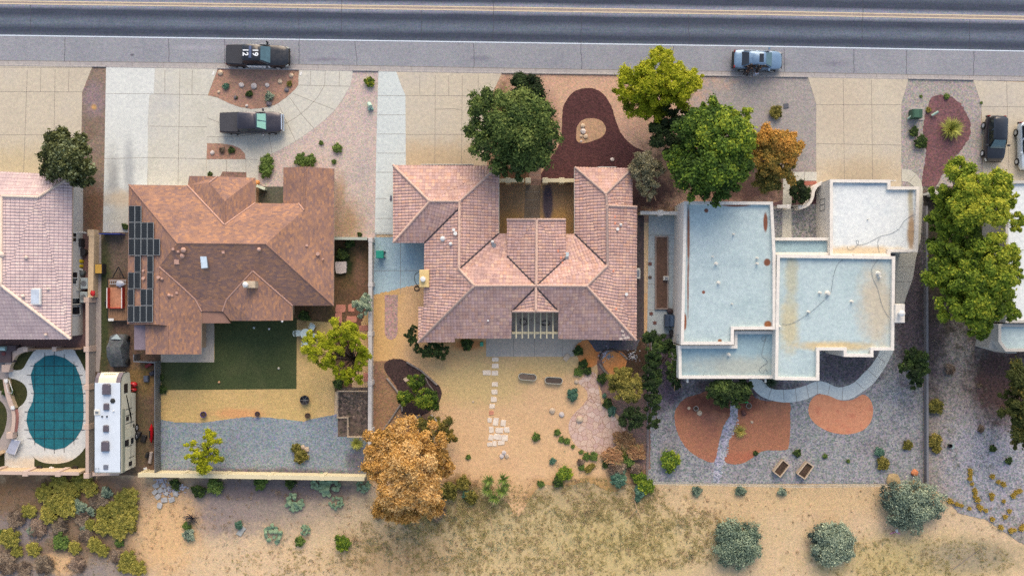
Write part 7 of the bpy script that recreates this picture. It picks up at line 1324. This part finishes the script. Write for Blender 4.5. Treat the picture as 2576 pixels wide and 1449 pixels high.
t=thing('pink_marker','pink ribbon and white tag below the largest saltbush','marker',P(2255,1336)); mb=MB(); a=P(2238,1342); b_=P(2252,1336); c_=P(2264,1342); mb.tube([(a.x,a.y,.05),(b_.x,b_.y,.08),(c_.x,c_.y,.05)],.04,5); part(mb,'ribbon',M('pink_ribbon',C(220,140,190),.6),t); mb=MB(); p=P(2255,1334); mb.box((p.x,p.y,.02),(.2,.3,.1),.3); part(mb,'white_tag',m_white,t)

# ------------------------------------------------------------------ motorhome
t=thing('fifth_wheel_trailer','long cream fifth wheel travel trailer parked beside the grey wall','travel trailer',P(285,1070)); zt=3.4
xl,xr=P(238,0,zt).x,P(303.5,0,zt).x; yb=P(0,1190,zt).y; yf=P(0,960,zt).y; yn=P(0,936,2.4).y; cxm=(xl+xr)/2
prof=[(yb,.55),(yb,3.3),(yb+.08,zt),(yf-.1,zt),(yf+.35,3.25),(yf+.75,2.85),(yn,2.2),(yn-.1,1.75),(yn-.9,1.55),(P(0,985,1).y,1.5),(P(0,990,1).y,.55)]
mb=MB(); n=len(prof); mb.add([(xl,y,z) for y,z in prof]+[(xr,y,z) for y,z in prof],[[i,(i+1)%n,n+(i+1)%n,n+i][::-1] for i in range(n)]+[list(range(n)),list(range(n,2*n))[::-1]])
m_rv=M('cream_fibreglass',C(226,222,200),.35,var=.04); body=part(mb,'body',m_rv,t); body.data.set_sharp_from_angle(angle=R(20))
mb=MB(); mb.prism([(xl+.02,yb+.1),(xr-.02,yb+.1),(xr-.02,yf-.1),(xl+.02,yf-.1)],zt+.002,zt+.03,0,.01); part(mb,'roof_membrane',M('white_roof',C(210,222,234),.6,sc=1.5,var=.05),t)
m_rvd=M('dark_trim',C(40,42,40),.5)
for dx in (xl-.004,xr+.004):
    mb=MB(); mb.tube([(dx,y,z) for y,z in prof[2:7]],.035,5); part(mb,'edge_trim',m_rvd,t)
for s0,s1 in ((xl,xl+.32),(xr-.42,xr)):
    mb=MB(); q=[(yf-.1,zt),(yf+.35,3.25),(yf+.75,2.85),(yn-.02,2.25)]; mb.add([(s0,y+.012,z+.012) for y,z in q]+[(s1,y+.012,z+.012) for y,z in q],[[i,i+1,5+i,4+i][::-1] for i in range(3)]); part(mb,'cap_panel',M('grey_cap_panel%d'%int(s0*10),C(110,100,108),.4),t)
for v,w,sx,sy,l in [(267,979,.72,.98,.3),(266,1023,.5,.62,.22),(265,1078,.5,.62,.22),(264,1122,.68,.92,.3)]:
    p=P(v,w,zt+.2); mb=MB(); mb.prism([(p.x-sx/2,p.y-sy/2),(p.x+sx/2,p.y-sy/2),(p.x+sx/2*.96,p.y+sy*.4),(p.x+sx*.3,p.y+sy/2),(p.x-sx*.3,p.y+sy/2),(p.x-sx/2*.96,p.y+sy*.4)],zt+.02,zt+l,0,.06); part(mb,'roof_unit',M('roof_unit%d'%w,C(92,86,96),.5),t)
p=P(267,1174,zt); mb=MB(); mb.box((p.x,p.y,zt+.03),(.42,.42,.08),0,0,.02); part(mb,'roof_hatch',M('hatch_grey',C(110,116,130),.5),t)
p=P(245,1037,zt); mb=MB(); mb.box((p.x,p.y,zt+.03),(.55,.5,.06),0,0,.02); hh=part(mb,'roof_hatch',m_offwhite,t); mb=MB(); mb.box((p.x,p.y,zt+.093),(.3,.2,.02)); local(mb,t).build('pane',M('hatch_glass',C(120,130,140),.3),hh)
p=P(284,1008,zt); mb=MB(); mb.lathe((p.x,p.y,zt+.03),[(.26,0),(.2,.08),(.01,.12)],6); part(mb,'antenna',m_rvd,t)
for v,w in ((258,1047),(270,1047),(286.5,1033)): p=P(v,w,zt); mb=MB(); mb.cyl((p.x,p.y,zt+.02),.07,.12,10); part(mb,'roof_vent',m_char if v<280 else m_white,t)
for v in (243,250): a=P(v,1176,zt); b_=P(v,1187,zt); mb=MB(); mb.tube([(a.x,a.y,zt+.02),(a.x,a.y,zt+.2),(b_.x,yb-.05,zt+.2),(b_.x,yb-.08,1.0)],.022,5); part(mb,'ladder_rail',m_metal,t)
xs_=xr+.01
def sidebox(name,w0,w1,z0,z1,mat,thk=.02,root=t,frame=None):
    y0_,y1_=P(0,w0,(z0+z1)/2).y,P(0,w1,(z0+z1)/2).y; mb=MB(); mb.prism([(xr+.002,y1_),(xr+thk,y1_),(xr+thk,y0_),(xr+.002,y0_)],z0,z1,0,0,True); return part(mb,name,mat,root)
sidebox('window',965,988,2.1,2.8,m_glass); sidebox('window',1047,1058,1.9,2.4,m_glass,.025); sidebox('window',1106,1122,1.9,2.7,m_glass,.025); sidebox('window',1101,1115,1.0,1.5,m_glass,.03); sidebox('window',1160,1171,1.3,1.9,m_glass,.03); sidebox('window',1066,1075,.8,1.1,m_glass,.025)
sidebox('door',1050+24,1098,.7,2.55,M('door_panel',C(222,220,196),.4),.022)
for w0,w1,z in ((1030,1160,2.62),(1000,1180,1.45)): sidebox('stripe',w0,w1,z,z+.05,m_rvd,.012)
for w0,z0,w1,z1 in ((1027,2.4,1030,1.3),(1042,2.5,1043,1.0),(1062,2.5,1064,.9),(1120,2.2,1121,1.2),(1148,1.9,1149,.8)): sidebox('panel_joint',w0,w0+1.4,z1,z0,m_rvd,.014)
yv=[(P(0,1050,1.4).y,1.35),(P(0,990,1.8).y,2.3),(P(0,992,1.8).y,2.42),(P(0,1064,1.3).y,1.4)]; mb=MB(); mb.add([(xr+.016,y,z) for y,z in yv],[[0,1,2,3],[3,2,1,0]]); part(mb,'swoosh',m_rvd,t)
mb=MB(); y0_,y1_=P(0,1190-4,2.9).y,P(0,1028,2.9).y; mb.tube([(xr+.09,y0_,3.0),(xr+.09,y1_,3.0)],.09,8); part(mb,'awning',M('awning_roll',C(120,126,112),.6),t,True)
for w in (1074,1095):
    y=P(0,w).y; mb=MB(); mb.tube([(xr-.2,y,.38),(xr+.04,y,.38)],.38,16); wh=part(mb,'wheel',m_dark,t); mb=MB(); mb.tube([(xr+.03,y,.38),(xr+.06,y,.38)],.2,12); local(mb,t).build('rim',m_alu,wh)
mb=MB(); mb.box((cxm,P(0,955).y,0),(.2,.2,1.6)); part(mb,'front_leg',m_rvd,t)
sq=MB(); 
for i in range(9): x=cxm-.55+i*.125; sq.tube([(x,yf+.62+.0,3.02),(x+.05,yf+.68,2.98+.03*(i%2)),(x+.1,yf+.62,3.02)],.018,4)
part(sq,'faded_lettering',M('gold_lettering',C(160,148,96),.5),t)

# ------------------------------------------------------------------ vehicles
def carpaint(name, c, rough=.25, metal=.3):
    m, nt, b = newmat(name); b.inputs['Base Color'].default_value = c; b.inputs['Roughness'].default_value = rough; b.inputs['Metallic'].default_value = metal; b.inputs['Coat Weight'].default_value = .6; b.inputs['Coat Roughness'].default_value = .08
    geo = N(nt,'ShaderNodeTexCoord'); nz = noise(nt, geo.outputs['Object'], 3, 4); r = maprange(nt, nz.outputs['Fac'], .3, .7, rough*.8, rough*1.5); nt.links.new(r, b.inputs['Roughness']); return m
WS = M('windscreen_glass', C(74,108,120), .1, spec=.8, var=.15)  # bluish base colour stands in for the reflected sky
def vehicle(name, label, cat, v, w, rz, L, Wd, st, cab, paint, kind, extra=None, zc=.8, group=None):
    """st: stations (x fraction, half-width fraction, deck height); cab: (xb0,xb1,wb,zb, xr0,xr1,wr,zr)"""
    p = P(v, w, zc); t = thing(name, label, cat, (p.x, p.y, 0), rz, group); hw = Wd/2; mb = MB(); rings = []
    for (fx, fw, h) in st:
        x = fx*L; b_ = hw*fw; z0 = .3 if abs(fx) < .46 else .42
        half = [(b_*.9,z0),(b_*.985,z0+.14),(b_,h*.62),(b_*.985,h*.82),(b_*.93,h*.95),(b_*.78,h),(b_*.4,h+.025)]
        rings.append([(x,y,z) for y,z in half] + [(x,0,h+.03)] + [(x,-y,z) for y,z in half[::-1]])
    n = len(rings[0]); vs = [q for r in rings for q in r]; fs = []
    for i in range(len(rings)-1):
        for k in range(n): l = (k+1)%n; fs.append([i*n+k,i*n+l,(i+1)*n+l,(i+1)*n+k][::-1])
    fs.append(list(range(n))); fs.append([(len(rings)-1)*n+k for k in range(n)][::-1])
    mb.add(vs, fs)
    xb0,xb1,wb,zb,xr0,xr1,wr,zr = cab; B = [(xb0,-wb),(xb1,-wb*.96),(xb1,wb*.96),(xb0,wb)]; T = [(xr0,-wr),(xr1,-wr*.97),(xr1,wr*.97),(xr0,wr)]
    def ring(pts, z, e=0): 
        o=[]; m_=len(pts)
        for i,(x,y) in enumerate(pts):
            a=pts[i-1]; c=pts[(i+1)%m_]; q=.16
            o += [(x+(a[0]-x)*q/max(.01,math.dist(a,(x,y))), y+(a[1]-y)*q/max(.01,math.dist(a,(x,y))), z), (x+(c[0]-x)*q/max(.01,math.dist(c,(x,y))), y+(c[1]-y)*q/max(.01,math.dist(c,(x,y))), z)]
        return o
    Ti = [(x+(.12 if x<(xr0+xr1)/2 else -.12), y*.88) for x,y in T]
    rr = [ring(B,zb-.12),ring(T,zr-.06),ring(Ti,zr)]; m_=len(rr[0]); base=len(mb.v); vs=[q for r in rr for q in r]; fs=[]
    for i in range(2):
        for k in range(m_): l=(k+1)%m_; fs.append([i*m_+k,i*m_+l,(i+1)*m_+l,(i+1)*m_+k])
    fs.append([2*m_+k for k in range(m_)]); mb.add(vs,fs)
    body = mb.build('body', paint, t, True)
    m_ws = WS
    # glass
    def glass(nm, a, b_, c, d, ins=(.08,.1), off=.012, mat=m_glass, par=t):
        a,b_,c,d = map(Vector,(a,b_,c,d)); nn=(b_-a).cross(d-a).normalized(); 
        def bl(u,v_): return (a*(1-u)+b_*u)*(1-v_)+(d*(1-u)+c*u)*v_
        q=[bl(ins[0],ins[1]),bl(1-ins[0],ins[1]),bl(1-ins[0],1-ins[1]),bl(ins[0],1-ins[1])]; m=MB(); m.add([x+nn*off for x in q]+[x-nn*.02 for x in q],[[0,1,2,3],[4,5,1,0],[5,6,2,1],[6,7,3,2],[7,4,0,3]]); return m.build(nm,mat,par)
    z1=zr-.07; zb_=zb
    glass('windscreen',(xb1,wb*.96,zb_)[::1],(xb1,-wb*.96,zb_),(xr1,-wr*.97,z1),(xr1,wr*.97,z1),(.07,.05),-.014 if False else .014) if False else None
    ws=glass('windscreen',(xb1,-wb*.96,zb_),(xb1,wb*.96,zb_),(xr1,wr*.97,z1),(xr1,-wr*.97,z1),(.07,.04))
    glass('rear_window',(xb0,wb,zb_),(xb0,-wb,zb_),(xr0,-wr,z1),(xr0,wr,z1),(.09,.1))
    ws.data.materials[0] = WS; xm=(xr0+xr1)/2; xmb=(xb0+xb1)/2
    for s_ in (1,-1):
        for (p0,p1,q0,q1) in ((xb0,xmb,xr0,xm),(xmb,xb1,xm,xr1)):
            a=(p0,s_*wb*.98,zb_); b_=(p1,s_*wb*.98,zb_); c=(q1,s_*wr*.98,z1); d=(q0,s_*wr*.98,z1)
            if s_>0: a,b_,c,d=b_,a,d,c
            glass('side_window',a,b_,c,d,(.07,.12))
    R_=.39 if kind=='truck' else .33
    for sx_ in (.315,-.3):
        for s_ in (1,-1):
            m=MB(); m.tube([(sx_*L,s_*(hw-.22),R_),(sx_*L,s_*(hw+.025),R_)],R_,20); wh=m.build('wheel',m_dark,t,True); m=MB(); m.tube([(sx_*L,s_*(hw+.02),R_),(sx_*L,s_*(hw+.04),R_)],R_*.6,12); m.build('rim',m_alu,wh)
    fxf=L/2; 
    for s_ in (1,-1):
        m=MB(); m.box((fxf-.2,s_*hw*.72,(st[-2][2])*.62),(.3,.34,.16),-s_*.45,0,.04); m.build('headlight',M('headlight_glass',C(210,214,206),.15),t,True)
        m=MB(); m.box((-fxf+.05,s_*hw*.8,.75),(.1,.22,.26),0,0,.03); m.build('tail_light',M('tail_red',C(140,20,24),.3),t)
        m=MB(); m.box((xb1-.3,s_*(hw+.1),zb+.02),(.16,.22,.17),0,0,.04); m.build('mirror',paint,t,True)
    m=MB(); m.box((fxf-.06,0,.38),(.2,Wd*.8,.24),0,0,.06); m.build('front_bumper',extra.get('bumper',m_black) if extra else m_black,t,True)
    m=MB(); m.box((-fxf+.02,0,.4),(.18,Wd*.86,.22),0,0,.05); m.build('rear_bumper',m_black,t,True)
    return t
TR=[(-.5,.9,1.0),(-.485,.97,1.06),(-.4,1,1.08),(-.1,1,1.08),(.1,1,1.1),(.22,1,1.12),(.34,.99,1.1),(.42,.95,1.06),(.47,.86,1.0),(.5,.7,.9)]
pbl=carpaint('black_paint',C(26,30,38),.3,.1); pgr=carpaint('dark_grey_paint',C(62,60,70),.3,.5)
def textmesh(s, size, mat, name, root, loc, rz, label=None):
    cu = bpy.data.curves.new('t','FONT'); cu.body = s; cu.size = size; cu.offset = .018; cu.extrude = .004; cu.align_x='CENTER'; cu.align_y='CENTER'
    o = bpy.data.objects.new('t',cu); COL.objects.link(o); dg = bpy.context.evaluated_depsgraph_get(); me = bpy.data.meshes.new_from_object(o.evaluated_get(dg)); bpy.data.objects.remove(o)
    me.materials.clear(); me.materials.append(mat); q = bpy.data.objects.new(name, me); COL.objects.link(q); q.parent = root; q.location = loc; q.rotation_euler = rz
    return q
t=vehicle('pickup_truck','black police pickup with white numbers 19 and 12 on its roof at the kerb','pickup truck',648,141,R(-1.2),5.85,2.03,TR,(-1.22,1.34,.93,1.12,-1.12,.55,.76,1.9),pbl,'truck')
m=MB(); m.prism([(-2.85,-.88),(-1.24,-.94),(-1.24,.94),(-2.85,.88)],1.09,1.17,0,.05); m.build('bed_cover',M('bed_cover_black',C(40,44,54),.55),t,True)
wt=M('decal_white',C(236,244,250),.5,var=.02)
textmesh('19',.72,wt,'roof_number',t,(.13,0,1.912),(0,0,R(-90))); textmesh('12',.72,wt,'roof_number',t,(-.79,0,1.912),(0,0,R(-90)))
m=MB(); m.box((-.33,0,1.9),(.24,1.15,.12),0,0,.05); m.build('light_bar',M('blue_light_bar',C(84,98,132),.25),t,True)
for s_ in (1,-1):
    m=MB(); y=s_*1.022; m.prism([(-.95,y-.006),(1.2,y-.006),(1.2,y+.006),(-.95,y+.006)],.42,1.06,0,0,True); dr=m.build('door_panel',wt,t)
    for k,(x,wd) in enumerate(((-.45,.16),(.5,.16))): m=MB(); m.box((x,y+s_*.012,.8),(wd,.02,.05)); m.build('handle',m_black,dr)
    m=MB(); m.box((.9,y+s_*.01,.52),(.14,.012,.42),0); m.build('emblem_stripe',M('navy_stripe',C(30,50,70),.5),dr)
    textmesh('POLICE' if False else '',.2,wt,'x',t,(0,0,0),(0,0,0)) if False else None
m=MB(); m.tube([(2.92,-.75,.55),(3.05,-.6,.85),(3.07,0,.92),(3.05,.6,.85),(2.92,.75,.55)],.05,6); m.tube([(3.04,-.5,.5),(3.07,-.45,.9)],.04,5); m.tube([(3.04,.5,.5),(3.07,.45,.9)],.04,5); m.build('push_bar',m_black,t,True)
m=MB(); m.tube([(1.1,1.0,1.3),(1.0,1.2,1.5)],.06,6); m.build('spotlight',m_black,t,True)
t=vehicle('pickup_truck','dark grey pickup with teal sunshades parked on the curved driveway','pickup truck',633,309,R(.6),5.9,2.0,TR,(-1.1,1.52,.92,1.12,-1.02,.7,.78,1.88),pgr,'truck',{'bumper':M('chrome',C(220,226,232),.15,.8)})
m=MB(); m.prism([(-2.88,-.9),(-1.12,-.95),(-1.12,.95),(-2.88,.9)],1.09,1.2,0,.06); m.build('bed_canopy',M('canopy_grey',C(56,58,66),.6),t,True)
m_sh=M('teal_sunshade',C(144,202,188),.6,var=.04)
for s_ in (1,-1):
    m=MB(); u0,u1=.14,.86; xa,za=1.43,1.17; xb,zb2=.80,1.77; y0,y1=s_*.05,s_*.74; y2=s_*.62
    qs=[Vector((xa,y0,za)),Vector((xa,y1,za)),Vector((xb,y2,zb2)),Vector((xb,y0,zb2))]; nn=Vector((.69,0,.72)); m.add([q+nn*.035 for q in qs],[[0,1,2,3] if s_>0 else [3,2,1,0]]); m.build('sun_shade',m_sh,t)
m=MB(); m.box((2.86,0,.5),(.14,1.5,.5),0,0,.04); m.build('grille',M('chrome_grille',C(226,232,238),.2,.7),t,True)
for s_ in (1,-1): m=MB(); m.tube([(1.25,s_*1.05,1.15),(1.2,s_*1.3,1.2)],.05,6); m.build('mirror_arm',m_alu,t)
SD=[(-.5,.72,.82),(-.485,.86,.92),(-.44,.94,.98),(-.36,.98,1.0),(-.15,1,.98),(.1,1,.96),(.22,.99,.94),(.34,.97,.88),(.43,.9,.8),(.48,.76,.7),(.5,.62,.6)]
pbs=carpaint('silver_blue_paint',C(116,146,176),.3,.35); sed=vehicle('sedan_car','silver-blue sedan with open sunroof glass parked at the kerb by two people','car',1907,151,R(-1.5),4.62,1.82,SD,(-1.68,1.26,.82,.97,-.92,.57,.62,1.42),pbs,'sedan')
m=MB(); m.prism([(-.06,-.4),(.35,-.4),(.35,.4),(-.06,.4)],1.425,1.437,0,.004); m.build('sunroof',m_glass,sed); m=MB(); m.box((-.72,0,1.42),(.12,.06,.06),0,0,.02); m.build('antenna',pbs,sed)
m=MB(); m.prism([(-2.33,-.62),(-2.1,-.8),(-2.1,.8),(-2.33,.62)],.6,.9,0,.05); m.build('rear_panel',m_char,sed,True)
HB=[(-.5,.7,.9),(-.48,.86,1.05),(-.42,.94,1.1),(-.3,.98,1.1),(0,1,1.08),(.2,1,1.06),(.32,.98,1.02),(.42,.92,.95),(.48,.78,.85),(.5,.62,.7)]
pbk=carpaint('gloss_black_paint',C(34,40,50),.2,.2); suv=vehicle('suv_car','black compact SUV on the right driveway facing the houses','car',2508,348,R(-92),4.3,1.85,HB,(-2.0,1.0,.86,1.1,-1.85,.25,.64,1.66),pbk,'suv',zc=1.0)
pwh=carpaint('white_blue_paint',C(200,216,230),.3,.2); cr=vehicle('hatchback_car','white car cut off by the right edge beside the black SUV','car',2589,367,R(-88),4.5,1.85,HB,(-2.0,1.0,.86,1.1,-1.85,.25,.64,1.5),pwh,'suv',zc=.8)

# ------------------------------------------------------------------ people
def skin(name, edges_chains, mat, parent, sub=1):
    """chains: list of [(x,y,z,r)...]; the first point of each later chain is welded to an existing point when equal"""
    bm = bmesh.new(); lay = bm.verts.layers.skin.verify(); vmap = {}
    def vert(q):
        k = (round(q[0],4),round(q[1],4),round(q[2],4))
        if k not in vmap:
            v = bm.verts.new(q[:3]); v[lay].radius = (q[3],q[4] if len(q) > 4 else q[3]); vmap[k] = v
            if len(vmap) == 1: v[lay].use_root = True
        return vmap[k]
    for ch in edges_chains:
        for a, b_ in zip(ch[:-1], ch[1:]):
            va, vb = vert(a), vert(b_)
            if va is not vb and not bm.edges.get((va, vb)): bm.edges.new((va, vb))
    me = bpy.data.meshes.new(name); bm.to_mesh(me); bm.free(); o = bpy.data.objects.new(name, me); COL.objects.link(o)
    o.modifiers.new('s','SKIN'); s2 = o.modifiers.new('u','SUBSURF'); s2.levels = sub; s2.render_levels = sub
    dg = bpy.context.evaluated_depsgraph_get(); dg.update(); me2 = bpy.data.meshes.new_from_object(o.evaluated_get(dg)); bpy.data.objects.remove(o)
    me2.materials.clear(); me2.materials.append(mat); me2.polygons.foreach_set('use_smooth',[True]*len(me2.polygons)); q = bpy.data.objects.new(name, me2); COL.objects.link(q)
    if parent: q.parent = parent
    return q
def person(label, v, w, rz, pose, top, leg, shoe, hair, hlen, long_top=False):
    p = P(v, w, 0); t = thing('person', label, 'person', (p.x,p.y,0), rz); sk = M('skin_tone', C(176,142,122), .6, var=.05)
    lean = pose['lean']; hip=(0,0,.92); chest=(lean*.38,0,1.3-.06*lean); neck=(lean*.56,0,1.47-.12*lean); head=(lean*.66,0,1.58-.14*lean); crown=(lean*.74,0,1.7-.16*lean)
    ch=[[(*hip,.14,.11),(lean*.18,0,1.08,.125,.1),(*chest,.15,.12),(*neck,.055),(*head,.085,.095),(*crown,.075)]]; tp=[[(*hip,.165,.135),(lean*.18,0,1.08,.15,.125),(*chest,.18,.15),(lean*.5,0,1.42-.1*lean,.1)]]; lg=[]; sh=[]
    for s_,foot,knee in ((1,pose['lf'],pose['lk']),(-1,pose['rf'],pose['rk'])):
        h=(0,s_*.1,.88); k=(knee[0],s_*.1+knee[1],.48); a=(foot[0],s_*.11+foot[1],.09+foot[2]); toe=(a[0]+.16,a[1]+.01*s_,.04+foot[2])
        ch.append([(*hip,.14,.11),(*h,.09),(*k,.06),(*a,.042),(*toe,.035)]); lg.append([(*hip,.15,.12),(*h,.1),(*k,.075),(a[0],a[1],a[2]+.04,.06)]); sh.append([(a[0]-.04,a[1],a[2]-.03,.05),(a[0]+.06,a[1],.05+foot[2],.052),(toe[0]+.02,toe[1],toe[2],.045)])
    for s_,el,ha in ((1,pose['le'],pose['lh']),(-1,pose['re'],pose['rh'])):
        s0=(chest[0]+.03,s_*.19,chest[2]+.08); e=(chest[0]+el[0],s_*.26+el[1],chest[2]+el[2]); hnd=(chest[0]+ha[0],s_*.24+ha[1],chest[2]+ha[2]); d=(Vector(hnd)-Vector(e)).normalized(); pal=Vector(hnd)+d*.06; side=d.cross(Vector((0,0,1))).normalized()
        ch.append([(*chest,.15,.12),(*s0,.055),(*e,.042),(*hnd,.027),(*pal,.034,.018)]); tp.append([(*chest,.18,.15),(*s0,.075),(*e,.058),tuple(Vector(e).lerp(Vector(hnd),.8))+(.045,)])
        for f in range(4):
            r0=pal+side*(f-1.5)*.02+d*.02; r1=r0+d*(.035-.004*abs(f-1.5))+Vector((0,0,-.008)); r2=r1+d*.026+Vector((0,0,-.02)); ch.append([(*pal,.034,.018),(*r0,.009),(*r1,.008),(*r2,.007)])
        th=pal-side*.03*s_-d*.02; ch.append([(*pal,.034,.018),(*th,.01),(*(th+d*.035-side*.012*s_),.008)])
    skin('body', ch, sk, t); skin('top', tp, top, t); skin('trousers', lg, leg, t)
    for q in sh: skin('shoe',[q],shoe,t)
    # face details and hair
    mb=MB(); f=Vector(head)+Vector((.09,0,.02)); mb.ico((f.x,f.y,f.z-.01),(.02,.012,.022),1); mb.build('nose',sk,t,True)
    for s_ in (1,-1): mb=MB(); mb.ico((f.x-.012,s_*.032,f.z+.02),.011,1); mb.build('eye',m_black,t); mb=MB(); mb.ico((head[0],s_*.088,head[2]),(.018,.01,.03),1); mb.build('ear',sk,t,True)
    mb=MB(); mb.ico((f.x-.004,0,f.z-.05),(.008,.026,.007),1); mb.build('mouth',M('lips',C(150,80,76),.6),t)
    mb=MB(); rgp=random.Random(3); mb.ico((crown[0]-.03,0,crown[2]-.03),(.115,.11,.12),3,.05,rgp)
    if hlen>0: mb.tube([(crown[0]-.05,0,crown[2]-.04),(head[0]-.1,0,head[2]-.05),(neck[0]-.14,0,neck[2]-.12*hlen),(chest[0]-.14,0,chest[2]-.1*hlen)],[.1,.105,.1,.05],9)
    mb.build('hair',hair,t,True)
    return t
m_hair=M('dark_brown_hair',C(48,36,30),.6); m_hairb=M('black_hair',C(24,22,22),.5); m_coat=M('brown_jacket',C(62,46,42),.85,sc=8); m_btop=M('black_top',C(34,34,38),.85); m_lj=M('pale_blue_trousers',C(190,204,230),.8); m_dj=M('dark_trousers',C(52,46,50),.85); m_sh2=M('white_trainers',C(226,228,228),.6); m_tt=M('shoe_tan',C(200,190,176),.7)
person('person in brown jacket and dark trousers leaning over the sedan side, left of two',1873,188,R(70),{'lean':.75,'lf':(-.1,.05,0),'lk':(.02,.02),'rf':(-.12,-.12,0),'rk':(.05,-.04),'le':(.2,.02,-.18),'lh':(.38,-.02,-.12),'re':(.1,-.1,-.22),'rh':(-.02,-.2,-.34)},m_coat,m_dj,m_sh2,m_hair,1)
person('person with black hair and pale blue trousers leaning to the sedan window',1896,190.5,R(88),{'lean':.7,'lf':(-.12,.0,0),'lk':(-.02,.02),'rf':(-.05,.0,0),'rk':(.06,0),'le':(.15,.06,-.16),'lh':(.3,.02,-.04),'re':(.12,-.1,-.12),'rh':(.3,-.12,-.02)},m_btop,m_lj,m_sh2,m_hairb,.6)

slab('square white stone slab in the shaded yard right of the brown house',859,673,27,29,m_rockw,0,'paver',.3,cat='paver')
